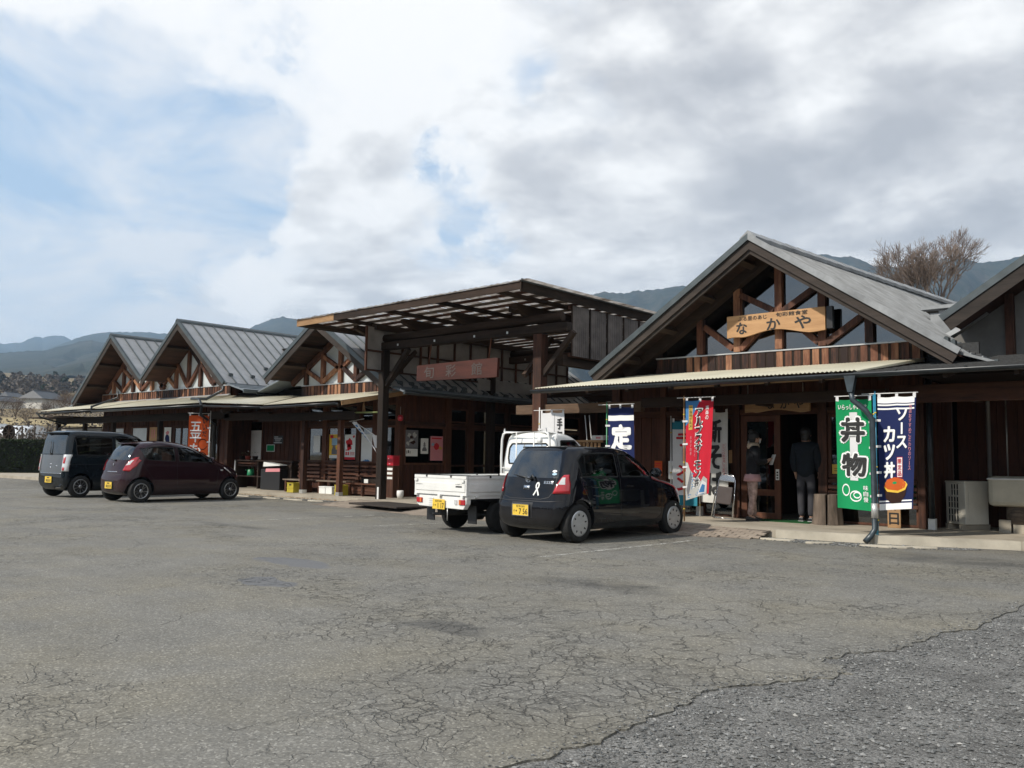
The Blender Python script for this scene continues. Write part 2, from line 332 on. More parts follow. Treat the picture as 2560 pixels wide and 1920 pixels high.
# ================================================================ SETTING
EDGE = [(-2.26, 2.67), (-2.2, 2.86), (-2.18, 3.07), (-2.18, 3.37), (-2.2, 3.6), (-2.18, 3.88), (-2.21, 4.07), (-2.21, 4.32), (-2.11, 4.45), (-2.01, 4.69), (-1.87, 4.89), (-1.81, 5.12), (-1.92, 5.27), (-2.02, 5.29), (-2.0, 5.64), (-1.81, 5.93), (-1.77, 6.31), (-1.74, 6.76), (-1.6, 7.15), (-1.59, 7.83), (-1.55, 8.64), (-1.35, 9.6), (-1.2, 10.8), (-.6, 12.2), (.4, 13.4), (3.0, 14.4)]
def asphalt_mat():
    m, nt, b = pbsdf('asphalt', .88, 0, .25); L = nt.links
    tc = nt.nodes.new('ShaderNodeTexCoord'); v = tc.outputs['Object']
    def vadd(vec, col, k):
        s = nt.nodes.new('ShaderNodeVectorMath'); s.operation = 'SUBTRACT'; L.new(col, s.inputs[0]); s.inputs[1].default_value = (.5, .5, .5)
        q = nt.nodes.new('ShaderNodeVectorMath'); q.operation = 'SCALE'; L.new(s.outputs[0], q.inputs[0]); q.inputs['Scale'].default_value = k
        a = nt.nodes.new('ShaderNodeVectorMath'); a.operation = 'ADD'; L.new(vec, a.inputs[0]); L.new(q.outputs[0], a.inputs[1]); return a.outputs[0]
    wn = nt.nodes.new('ShaderNodeTexNoise'); wn.inputs['Scale'].default_value = 2.3; wn.inputs['Detail'].default_value = 8; L.new(v, wn.inputs['Vector'])
    wv = vadd(v, wn.outputs['Color'], .62)
    def crack(scale, width, vec):
        c = nt.nodes.new('ShaderNodeTexVoronoi'); c.feature = 'DISTANCE_TO_EDGE'; c.inputs['Scale'].default_value = scale; L.new(vec, c.inputs['Vector'])
        r = nt.nodes.new('ShaderNodeMapRange'); r.inputs['From Min'].default_value = 0; r.inputs['From Max'].default_value = width * scale
        r.inputs['To Min'].default_value = 1; r.inputs['To Max'].default_value = 0; L.new(c.outputs['Distance'], r.inputs['Value']); return r.outputs[0]
    fine = crack(8.0, .0078, wv); mid = crack(3.4, .0085, wv); long_ = crack(.33, .010, wv)
    mk = ramp(nt, [(.49, 0), (.62, 1)]); L.new(fbm(nt, v, .42, 6, .6, .3, (3, 8, 0)), mk.inputs[0])
    mk2 = ramp(nt, [(.48, 0), (.58, .9)]); L.new(fbm(nt, v, .22, 3, .6, .3, (13, 2, 0)), mk2.inputs[0])
    # worn-out area where the top course has broken into small plates
    def spot(cx, cy, sx, sy, soft=.6):
        mp = nt.nodes.new('ShaderNodeMapping'); mp.vector_type = 'POINT'; mp.inputs['Location'].default_value = (-cx / sx, -cy / sy, 0); mp.inputs['Scale'].default_value = (1 / sx, 1 / sy, 0); L.new(wv, mp.inputs[0])
        ln = nt.nodes.new('ShaderNodeVectorMath'); ln.operation = 'LENGTH'; L.new(mp.outputs[0], ln.inputs[0])
        r = ramp(nt, [(soft, 1), (1.0, 0)]); r.inputs[0].default_value = 0; L.new(ln.outputs['Value'], r.inputs[0]); return r.outputs[0]
    sp1 = spot(-4.45, 4.45, 1.9, 1.1, .35); sp2 = spot(-3.0, 3.6, 1.1, 1.4, .5); sp3 = spot(-6.8, 5.0, 2.2, .9, .4)
    mfine = math_n(nt, 'MAXIMUM', mk.outputs[0], math_n(nt, 'MAXIMUM', sp1, math_n(nt, 'MAXIMUM', sp2, sp3)))
    cr = math_n(nt, 'MAXIMUM', math_n(nt, 'MULTIPLY', fine, mfine), math_n(nt, 'MAXIMUM', math_n(nt, 'MULTIPLY', mid, mk2.outputs[0]), math_n(nt, 'MULTIPLY', long_, .5)))
    br = ramp(nt, [(.38, .12), (.56, 1)]); L.new(fbm(nt, v, 3.1, 5, .7, 0, (1, 1, 4)), br.inputs[0]); cr = math_n(nt, 'MULTIPLY', cr, br.outputs[0])
    # aggregate and wear
    ag = nt.nodes.new('ShaderNodeTexVoronoi'); ag.feature = 'F1'; ag.inputs['Scale'].default_value = 95; L.new(v, ag.inputs['Vector'])
    agc = nt.nodes.new('ShaderNodeSeparateColor'); L.new(ag.outputs['Color'], agc.inputs[0])
    g = ramp(nt, [(.0, (.114, .110, .098)), (.60, (.153, .148, .132)), (.88, (.178, .172, .153)), (.97, (.25, .243, .218))]); L.new(agc.outputs[0], g.inputs[0])
    n1 = fbm(nt, v, .45, 6, .62, .4); n2 = fbm(nt, v, 2.6, 7, .68, .2, (4, 4, 4)); n3 = fbm(nt, v, 22, 5, .7)
    sepx = nt.nodes.new('ShaderNodeMapping'); sepx.inputs['Scale'].default_value = (.22, 1.1, 1); sepx.inputs['Rotation'].default_value = (0, 0, .12); L.new(v, sepx.inputs[0])
    n4 = fbm(nt, sepx.outputs[0], 1.4, 7, .66, .5, (7, 7, 0))
    k = math_n(nt, 'ADD', .22, math_n(nt, 'ADD', math_n(nt, 'MULTIPLY', n1, .50), math_n(nt, 'ADD', math_n(nt, 'MULTIPLY', n2, .46), math_n(nt, 'ADD', math_n(nt, 'MULTIPLY', n3, .30), math_n(nt, 'MULTIPLY', n4, .46)))))
    c = mix_c(nt, 1.0, g.outputs[0], k, 'MULTIPLY')
    tint = ramp(nt, [(.42, (1, 1, 1)), (.70, (1.09, 1.05, .95))]); L.new(fbm(nt, v, .8, 5, .6, 0, (11, 5, 0)), tint.inputs[0]); c = mix_c(nt, 1.0, c, tint.outputs[0], 'MULTIPLY')
    rv = ramp(nt, [(.56, 0), (.66, 1)]); L.new(n4, rv.inputs[0]); c = mix_c(nt, math_n(nt, 'MULTIPLY', math_n(nt, 'MULTIPLY', rv.outputs[0], mfine), .38), c, (.07, .069, .066))
    # old dark repair strips and oil
    dk = math_n(nt, 'MAXIMUM', spot(-4.75, 6.9, 1.0, .30, .45), math_n(nt, 'MAXIMUM', spot(-2.9, 12.0, 1.3, .75, .5), spot(-12.9, 8.0, 1.7, .22, .3)))
    dn = ramp(nt, [(.40, .25), (.58, 1)]); L.new(n2, dn.inputs[0]); dk = math_n(nt, 'MULTIPLY', dk, dn.outputs[0]); c = mix_c(nt, math_n(nt, 'MULTIPLY', dk, .62), c, (.050, .050, .049))
    c = mix_c(nt, math_n(nt, 'MULTIPLY', spot(-4.40, 4.42, .42, .20, .7), .55), c, (.06, .06, .06))
    pl = math_n(nt, 'MAXIMUM', spot(-8.21, 5.83, .75, .24, .85), spot(-7.1, 4.75, .42, .17, .85)); c = mix_c(nt, pl, c, (.135, .137, .14))
    c = mix_c(nt, math_n(nt, 'MULTIPLY', cr, .70), c, (.036, .035, .033))
    L.new(c, b.inputs['Base Color'])
    h = math_n(nt, 'ADD', math_n(nt, 'MULTIPLY', agc.outputs[1], .22), math_n(nt, 'MULTIPLY', n3, .5)); h = math_n(nt, 'ADD', h, math_n(nt, 'MULTIPLY', n2, .8)); h = math_n(nt, 'SUBTRACT', h, math_n(nt, 'MULTIPLY', cr, 1.6))
    bump(nt, b, h, .75, .012)
    return m
asphalt_mat()
def soil_mat(name, stops, scale, bmp=.8, rough=.95, fine=60):
    m, nt, b = pbsdf(name, rough, 0, .2); tc = nt.nodes.new('ShaderNodeTexCoord'); v = tc.outputs['Object']
    s = math_n(nt, 'ADD', math_n(nt, 'MULTIPLY', fbm(nt, v, scale, 8, .65), .6), math_n(nt, 'MULTIPLY', fbm(nt, v, fine, 4, .7), .4))
    r = ramp(nt, stops); nt.links.new(s, r.inputs[0]); c = r.outputs[0]
    if name == 'grit':
        vo = nt.nodes.new('ShaderNodeTexVoronoi'); vo.inputs['Scale'].default_value = 120; nt.links.new(v, vo.inputs['Vector']); sc = nt.nodes.new('ShaderNodeSeparateColor'); nt.links.new(vo.outputs['Color'], sc.inputs[0]); c = mix_c(nt, 1.0, c, math_n(nt, 'ADD', math_n(nt, 'MULTIPLY', sc.outputs[0], .9), .5), 'MULTIPLY'); s = math_n(nt, 'ADD', s, sc.outputs[1])
    nt.links.new(c, b.inputs['Base Color']); bump(nt, b, s, bmp, .03); return m
soil_mat('grit', [(.35, (.10, .098, .092)), (.5, (.18, .177, .167)), (.68, (.28, .276, .26))], 3, 1.0, .95, 75)
soil_mat('field', [(.35, (.075, .06, .035)), (.5, (.16, .12, .065)), (.68, (.24, .19, .10))], .06, .2, .95, .9)
def stone_mat():
    m, nt, b = pbsdf('stone', .8, 0, .3); L = nt.links
    at = nt.nodes.new('ShaderNodeAttribute'); at.attribute_name = 'tone'
    r = ramp(nt, [(0, (.07, .072, .070)), (.5, (.155, .158, .154)), (.85, (.26, .26, .25)), (1, (.40, .39, .36))]); L.new(at.outputs['Fac'], r.inputs[0]); L.new(r.outputs[0], b.inputs['Base Color'])
stone_mat()
# --- ground far out, rising towards the hills
HP = [(0, -.02), (46, -.02), (62, .25), (95, 2.2), (150, 5.3), (250, 10.5), (400, 21), (800, 62), (1500, 120), (3000, 200), (9000, 330)]
def gh(x, y):
    d = math.hypot(x, y)
    if y < 0 and abs(x) < 60: return -.02
    t = np.interp(d, [p[0] for p in HP], [p[1] for p in HP])
    if y < 0: t *= max(0, 1 + y / 40) if y > -40 else 0
    return float(t) if t > .02 else -.02
def make_ground():
    rad = [0, 12, 30, 46, 54, 62, 75, 95, 120, 150, 190, 250, 320, 400, 560, 800, 1200, 2000, 3500, 5600]
    na = 96; v = [(0, 0, -.04)]; f = []
    for r in rad[1:]:
        for k in range(na):
            a = 2 * math.pi * k / na; x, y = r * math.cos(a), r * math.sin(a); x = min(x, 1450); y = max(-1200, min(y, 2900)); z = gh(x, y)
            if r < 46: z = -.04
            elif r > 100: z += noise.noise(Vector((x * .01, y * .01, 0))) * min(6, r * .01)
            v.append((x, y, z))
    for k in range(na): f.append((0, 1 + k, 1 + (k + 1) % na))
    for i in range(len(rad) - 2):
        for k in range(na):
            a = 1 + i * na + k; b_ = 1 + i * na + (k + 1) % na; f.append((a, a + na, b_ + na, b_))
    me = bpy.data.meshes.new('ground'); me.from_pydata(v, [], f); me.materials.append(MATS['field'])
    me.polygons.foreach_set('use_smooth', [True] * len(f))
    o = bpy.data.objects.new('ground', me); COL.objects.link(o); return struct(o)
make_ground()
# --- parking lot: asphalt sheet with a broken edge over the gravel
def jagged(pts, n, amp):
    out = []
    for (a, b) in zip(pts[:-1], pts[1:]):
        for i in range(n):
            t = i / n; x = a[0] + (b[0] - a[0]) * t; y = a[1] + (b[1] - a[1]) * t
            q = Vector((x * 9, y * 9, 3)); out.append((x + noise.noise(q) * amp + noise.noise(q * 4) * amp * .5, y + noise.noise(q + Vector((9, 0, 0))) * amp))
    out.append(pts[-1]); return out
def make_lot():
    e = jagged([(-1.2, -14.0), (-1.6, -4.0), (-2.1, .8), (-2.3, 2.0)] + EDGE, 7, .055)
    poly = e + [(3.0, 20), (-52, 20), (-52, -14)]
    m = mb('asphalt'); m.prism(poly, lambda u, v, d: (u, v, d), -.025, .0)
    struct(m.build('parking_lot'))
    g = mb('grit'); g.quad((-3.4, -14, -.009), (9, -14, -.009), (9, 20, -.009), (-3.4, 20, -.009)); struct(g.build('gravel_ground'))
make_lot()
def rocks(name, pts, sizes, mat='stone', seed=3, flat=.6):
    rs = np.random.RandomState(seed); n = len(pts); base = np.array([(1, 0, 0), (-1, 0, 0), (0, 1, 0), (0, -1, 0), (0, 0, 1), (0, 0, -1)], float)
    tri = np.array([(0, 2, 4), (2, 1, 4), (1, 3, 4), (3, 0, 4), (2, 0, 5), (1, 2, 5), (3, 1, 5), (0, 3, 5)])
    b = base[None] * rs.uniform(.55, 1.25, (n, 6, 1)) + rs.normal(0, .16, (n, 6, 3)); a = rs.uniform(0, 6.28, n); c, s = np.cos(a), np.sin(a)
    x = b[..., 0] * c[:, None] - b[..., 1] * s[:, None]; y = b[..., 0] * s[:, None] + b[..., 1] * c[:, None]
    V = np.stack([x, y, b[..., 2] * flat], -1) * np.array(sizes)[:, None, None] + np.array(pts)[:, None, :]
    F = (tri[None] + (np.arange(n) * 6)[:, None, None]).reshape(-1, 3)
    me = bpy.data.meshes.new(name); me.from_pydata(V.reshape(-1, 3).tolist(), [], F.tolist())
    at = me.attributes.new('tone', 'FLOAT', 'POINT'); at.data.foreach_set('value', np.repeat(rs.beta(1.6, 2.2, n), 6).astype(np.float32))
    me.materials.append(MATS[mat]); o = bpy.data.objects.new(name, me); COL.objects.link(o); o['kind'] = 'stuff'; return o
def edge_x(y):
    return float(np.interp(y, [p[1] for p in EDGE], [p[0] for p in EDGE]))
def scatter_gravel():
    rs = np.random.RandomState(11); P = []; Z = []
    while len(P) < 72000:
        y = .8 + 12 * rs.rand() ** 1.5; x = -2.5 + 6.5 * rs.rand() ** 1.3
        lim = edge_x(max(y, 2.7)) + (.03 if y > 2.7 else 0)
        if x < lim + rs.rand() * .02: continue
        if x > 1.0 + (y - 1) * .1 and rs.rand() < .6: continue
        s = .0034 + .0125 * rs.rand() ** 2.8
        dens = noise.noise(Vector((x * 1.3, y * 1.3, 0)))
        if dens < -.22 and rs.rand() < .35: continue
        P.append((x, y, -.009 + s * .3)); Z.append(s)
    rocks('gravel', P, Z)
    # loose stones and crumbs on the broken asphalt edge and over the lot
    P = []; Z = []
    for i in range(3600):
        y = rs.uniform(2.3, 11); x = edge_x(y) + rs.normal(.02, .07); z = 0 if x < edge_x(y) else -.012; s = .003 + .008 * rs.rand() ** 2; P.append((x, y, z + s * .35)); Z.append(s)
    for i in range(1500):
        y = 2 + 12 * rs.rand() ** 1.2; x = -2.2 - 16 * rs.rand() ** 1.6; s = .002 + .006 * rs.rand() ** 4; P.append((x, y, s * .3)); Z.append(s)
    rocks('asphalt_crumbs', P, Z, 'stone', 5)
scatter_gravel()
# faded parking bay lines
def line_mat():
    m, nt, b = pbsdf('line_paint', .8); L = nt.links; tc = nt.nodes.new('ShaderNodeTexCoord')
    s = math_n(nt, 'ADD', math_n(nt, 'MULTIPLY', fbm(nt, tc.outputs['Object'], 5, 6, .75), .6), math_n(nt, 'MULTIPLY', fbm(nt, tc.outputs['Object'], 40, 4, .7), .4))
    r = ramp(nt, [(.46, 0), (.58, 1)]); L.new(s, r.inputs[0])
    b.inputs['Base Color'].default_value = (.46, .45, .41, 1); L.new(r.outputs[0], b.inputs['Alpha'])
line_mat()
def bay_line(x0, y0, x1, y1, w=.085):
    m = mb('line_paint'); d = Vector((x1 - x0, y1 - y0, 0)).normalized(); n = Vector((-d.y, d.x, 0)) * w / 2; a = Vector((x0, y0, .004)); b = Vector((x1, y1, .004))
    m.quad(a - n, b - n, b + n, a + n); struct(m.build('parking_line'))
for a in ((-6.62, 8.3, -6.42, 11.75), (-13.75, 8.75, -13.5, 11.5), (-11.5, 9.6, -11.15, 11.1), (-25.9, 9.3, -25.9, 12.3), (-28.4, 9.3, -28.4, 12.3)): bay_line(*a)

# --- raised walkway in front of the shops with paved ramp
def make_walk():
    m = mb('concrete'); T = .12
    m.prism([(-60, 14.15), (-21.5, 14.15), (-17.9, 14.3), (-16.9, 13.95), (-12.6, 13.35), (-9.3, 13.3), (-5.8, 13.2), (-4.35, 13.42), (-2.5, 14.05), (3, 15.3), (3, 40), (-60, 40)], lambda u, v, d: (u, v, d), -.03, T)
    struct(m.build('walkway'))
    k = mb('concrete_light')   # kerb stones along the right-hand edge, a hair proud of the slab
    for a, b in (((-5.78, 13.2), (-4.36, 13.42)), ((-4.34, 13.42), (-2.52, 14.05)), ((-2.5, 14.055), (-.6, 14.53)), ((-.58, 14.535), (1.4, 14.98))):
        a = Vector((*a, 0)); b = Vector((*b, 0)); d = (b - a).normalized(); n = Vector((-d.y, d.x, 0))
        q = mb('concrete_light'); q.prism([(0, 0), (1, 0), (1, 1), (0, 1)], lambda u, v, w, a=a, b=b, n=n: a + (b - a) * (.004 + u * .992) + n * (v * .13 - .012) + Vector((0, 0, w)), -.03, .124); struct(q.build('kerb_stone'))
make_walk()
def paved_ramp():
    root = struct(thing('paved_ramp', '', '', world=True)); del root['label']; del root['category']
    P = [(-17.3, 12.75), (-13.4, 12.05), (-12.2, 11.95), (-7.1, 12.05), (-6.2, 12.35), (-5.85, 13.18), (-9.3, 13.28), (-12.6, 13.33), (-16.9, 13.93)]
    P = [(-17.4, 12.80), (-12.9, 12.15), (-7.2, 12.2), (-6.1, 12.6), (-5.85, 13.18), (-9.3, 13.28), (-12.6, 13.33), (-16.9, 13.93)]
    def zr(y, x):
        f0 = np.interp(x, [-17.4, -12.9, -7.2, -6.1], [12.80, 12.15, 12.2, 12.6]); b0 = np.interp(x, [-16.9, -12.6, -9.3, -5.85], [13.93, 13.33, 13.28, 13.18]); return .006 + .105 * max(0, min(1, (y - f0) / (b0 - f0)))
    m = mb('joint_dark'); m.prism(P, lambda u, v, d: (u, v, zr(v, u) + d), -.03, 0); m.build('mortar_bed', root)
    n = 0; stuff = mb('paver')
    for j in range(19):
        for i in range(60):
            x = -17.3 + i * .203 + (j % 2) * .1; y = 11.95 + j * .1
            f0 = np.interp(x, [-17.4, -12.9, -7.2, -6.1], [12.80, 12.15, 12.2, 12.6]); b0 = np.interp(x, [-16.9, -12.6, -9.3, -5.85], [13.93, 13.33, 13.28, 13.18])
            if not (f0 + .04 < y < b0 - .04) or x < -16.9 or x > -5.9: continue
            if -15.75 < x < -13.7 and 12.35 < y < 13.6: continue      # under the door mat
            sl = .105 / (b0 - f0); z = zr(y, x) + rnd.uniform(-.002, .002); one = n < 290 and (x > -9.2 or x < -15.6); m = mb('paver') if one else stuff
            m.prism([(-.098, -.047), (.098, -.047), (.098, .047), (-.098, .047)], lambda u, v, d: (x + u, y + v, z + v * sl + d), -.015, .004)
            if one: m.build('paver', root); n += 1
    stuff.build('paver_field', root, stuff=True)
paved_ramp()
mt = mb('mat_brown'); mt.prism([(-15.7, 12.62), (-13.75, 12.32), (-13.55, 13.35), (-15.5, 13.62)], lambda u, v, d: (u, v, d), .09, .128)
tag(mt.build('door_mat', bevel=.01), 'large dark brown coir mat lying on the paving in front of the truck', 'mat')

# gravel pocket and broken concrete before the kerb
def rubble_pocket():
    rs = np.random.RandomState(4); P = []; Z = []
    for i in range(2600):
        t = rs.rand(); x = -6.25 + 3.3 * t; yf = 13.2 + max(0, (x + 4.35)) * .34 + max(0, -(x + 4.35)) * -.11
        w = .55 * math.sin(math.pi * min(1, max(0, t * .97 + .02))) ** .6; y = yf - rs.rand() * w; s = .006 + .02 * rs.rand() ** 2.5; P.append((x, y, s * .3)); Z.append(s)
    for i in range(1500):
        t = rs.rand(); x = -24.2 + 6.6 * t; y = 14.1 - rs.rand() * .5 * math.sin(math.pi * t) ** .5; s = .006 + .022 * rs.rand() ** 2.5; P.append((x, y, s * .3)); Z.append(s)
    rocks('kerb_rubble', P, Z, 'stone', 8, .5)
    m = mb('concrete_light')
    for (x, y, a, b, r) in ((-5.55, 12.75, .30, .10, .15), (-4.9, 12.72, .22, .09, .5), (-4.0, 12.95, .42, .12, .3), (-3.6, 13.2, .26, .10, .35), (-20.2, 13.6, .4, .1, .1), (-19.3, 13.62, .5, .1, 0), (-21.6, 13.62, .5, .08, -.1), (-18.4, 13.7, .3, .1, .1)):
        p = [(x + math.cos(r) * a * math.cos(t) * rnd.uniform(.7, 1) - math.sin(r) * b * math.sin(t), y + math.sin(r) * a * math.cos(t) + math.cos(r) * b * math.sin(t) * rnd.uniform(.7, 1)) for t in [k * math.pi / 4 for k in range(8)]]
        m.prism(p, lambda u, v, d: (u, v, d), .0, .028)
    o = m.build('broken_concrete', bevel=.006); o['kind'] = 'stuff'
    # litter of dead leaves at the kerb
    lf = mb('wood_raw')
    for i in range(240):
        x = rs.uniform(-24.5, -17.9); y = 14.12 - abs(rs.normal(0, .12)); a = rs.uniform(0, 3.1); s = rs.uniform(.015, .035); c_, s_ = math.cos(a) * s, math.sin(a) * s
        lf.quad((x - c_, y - s_, .03), (x + s_ * .5, y - c_ * .5, .05), (x + c_, y + s_, .035), (x - s_ * .5, y + c_ * .5, .045))
    lf.build('dead_leaves', stuff=True)
rubble_pocket()

# --- mountains
PA = [(-80, .1), (-71.62, 0.1069), (-71.16, 0.1067), (-70.81, 0.1092), (-70.57, 0.1092), (-70.25, 0.1129), (-69.94, 0.1158), (-69.67, 0.1162), (-69.46, 0.1148), (-69.14, 0.1175), (-68.76, 0.1191), (-68.39, 0.1191), (-67.97, 0.1148), (-66.64, 0.1085), (-60, .10)]
PB = [(-72, .075), (-70, .095), (-68.97, 0.1056), (-67.97, 0.1148), (-67.41, 0.1199), (-66.71, 0.1245), (-65.35, 0.1272), (-63.85, 0.1282), (-62.62, 0.1286), (-60.29, 0.1244), (-58.39, 0.1367), (-57.95, 0.139), (-56.69, 0.1503), (-55.8, 0.1553), (-54.71, 0.1522), (-52.63, 0.1476), (-49.52, 0.1569), (-42.87, 0.1652), (-37.5, 0.1855), (-35.37, 0.1919), (-34.66, 0.1952), (-33.25, 0.193), (-31.9, 0.1961), (-30.22, 0.2001), (-29.13, 0.1992), (-28.4, 0.2012), (-24.43, 0.2232), (-21.11, 0.2304), (-20.5, 0.231), (-19.63, 0.2268), (-18.72, 0.2243), (-17.94, 0.2175), (-17.44, 0.2134), (-16.48, 0.2103), (-14.92, 0.2129), (-13.33, 0.2158), (-12.5, 0.2133), (-11.63, 0.208), (-10.75, 0.2084), (-9.54, 0.2109), (-4, .22), (10, .19), (25, .12)]
PC = [(-80, .08), (-71.59, 0.0964), (-70.92, 0.0989), (-69.99, 0.1009), (-69.29, 0.1031), (-68.36, 0.1091), (-67.63, 0.114), (-66.9, 0.1172), (-66.18, 0.1146), (-64.65, 0.1065), (-60.71, 0.0996), (-53.31, 0.0987), (-45, .08)]
soil_mat('forest_hill', [(.36, (.008, .014, .012)), (.48, (.020, .028, .021)), (.58, (.045, .045, .036)), (.70, (.10, .088, .072))], .018, .0, 1.0, .10)
def mountain(prof, r0, r1, dr, az0, az1, step, seed):
    az = np.arange(az0, az1, step); n = 26; v = []; f = []
    for i, a in enumerate(az):
        e = float(np.interp(a, [p[0] for p in prof], [p[1] for p in prof])); R1 = float(r1(a)) if callable(r1) else r1; ar = math.radians(a)
        for k in range(n + 4):
            t = k / n; r = r0 + (R1 - r0) * t if k <= n else R1 + (k - n) * dr
            x, y = r * math.sin(ar), r * math.cos(ar)
            H = 1.2 + R1 * e; base = gh(x, y) if t < .3 else gh(r0 * math.sin(ar), r0 * math.cos(ar))
            if k <= n: h = base + (H - base) * (t ** 1.15)
            else: h = H - (k - n) * dr * .5
            amp = .17 * H * math.sin(math.pi * min(t, 1)) ** .7 if k <= n else 0
            q = Vector((a * .33, t * 1.1, seed)); rg_ = 1 - abs(noise.noise(q * 1.0)) * 2; h += amp * (rg_ - .55) + amp * .4 * noise.noise(q * 3.3)
            h += noise.noise(Vector((x * .03, y * .03, seed))) * H * .010 + noise.noise(Vector((x * .11, y * .11, seed))) * H * .008 * (1 if k <= n else 0)
            if k < n: h = min(h, 1.2 + r * e * (.985 - .25 * (1 - t)))
            v.append((x, y, h))
    m = n + 4
    for i in range(len(az) - 1):
        for k in range(m - 1): a = i * m + k; f.append((a, a + m, a + m + 1, a + 1))
    me = bpy.data.meshes.new('mountain'); me.from_pydata(v, [], f); me.materials.append(MATS['forest_hill']); me.polygons.foreach_set('use_smooth', [True] * len(f))
    o = bpy.data.objects.new('mountain', me); COL.objects.link(o); struct(o)
mountain(PC, 900, 2300, 120, -80, -45, .09, 3.3)
mountain(PB, 1000, lambda a: np.interp(a, [-62, -48], [3500, 2000]), 120, -72, 25, .12, 8.1)
mountain(PA, 2800, 5200, 200, -80, -60, .09, 5.7)
# --- the air itself
hz = MB(); hz.mats.append('haze'); hm = bpy.data.materials.new('haze'); MATS['haze'] = hm; hm.use_nodes = True; hm.node_tree.nodes.clear()
_o = N(hm.node_tree, 'ShaderNodeOutputMaterial'); _v = N(hm.node_tree, 'ShaderNodeVolumePrincipled'); _v.inputs['Color'].default_value = (.50, .73, 1.0, 1); _v.inputs['Density'].default_value = .00017; _v.inputs['Anisotropy'].default_value = .1
hm.node_tree.links.new(_v.outputs[0], _o.inputs['Volume'])
hz.box(-5800, 1500, -1250, 2950, -1.2, 650)
struct(hz.build('haze'), 'stuff')
# ================================================================ BUILDINGS
WY = 15.45      # front wall plane
def ln(x, a, b): return a[1] + (b[1] - a[1]) * (x - a[0]) / (b[0] - a[0])
def roof_plane(root, e, a, yf, yb, name, mat, step, side, seam=.035, skew=None, sub=None):
    """one slope from eave point e=(x,z) to ridge a=(x,z), panels running down the slope, each with a standing seam"""
    sk = skew or (lambda y: 0)
    L = math.hypot(a[0] - e[0], a[1] - e[1]); n = int(round((yb - yf) / step)); nx = (a[1] - e[1]) / L * (-1 if a[0] > e[0] else 1); nz = abs(a[0] - e[0]) / L
    t = .05
    m = mb(mat)
    def P(u, y, d): return (e[0] + (a[0] - e[0]) * u + nx * d, y, e[1] + (a[1] - e[1]) * u + nz * d)
    def bar(y0, y1, d0, d1, u0=0, u1=1):
        b = len(m.v); m.v += [P(u, y, d) for u in (u0, u1) for y in (y0, y1) for d in (d0, d1)]
        for q in ((0, 1, 3, 2), (4, 6, 7, 5), (0, 4, 5, 1), (2, 3, 7, 6), (0, 2, 6, 4), (1, 5, 7, 3)): m.face([b + i for i in q])
    bar(yf + .003, yf + step - .003, 0, t); m.mat('roof_trim'); bar(yf - .012, yf + .012, 0, t + seam)
    o = m.build(name, root)
    copies(o, [(0, step * i, 0) for i in range(1, n)], root)
def snow_guard(root, pts):
    m = mb('roof_trim'); m.box(-.02, .02, -.07, .07, 0, .09); m.box(-.07, .05, -.05, .05, .05, .10); m.box(-.05, .03, -.08, .08, .0, .012)
    o = m.build('snow_guard', root); first = True
    for p in pts:
        c = o if first else o.copy()
        if not first: COL.objects.link(c); c.parent = root
        first = False; c.location = Vector(p)
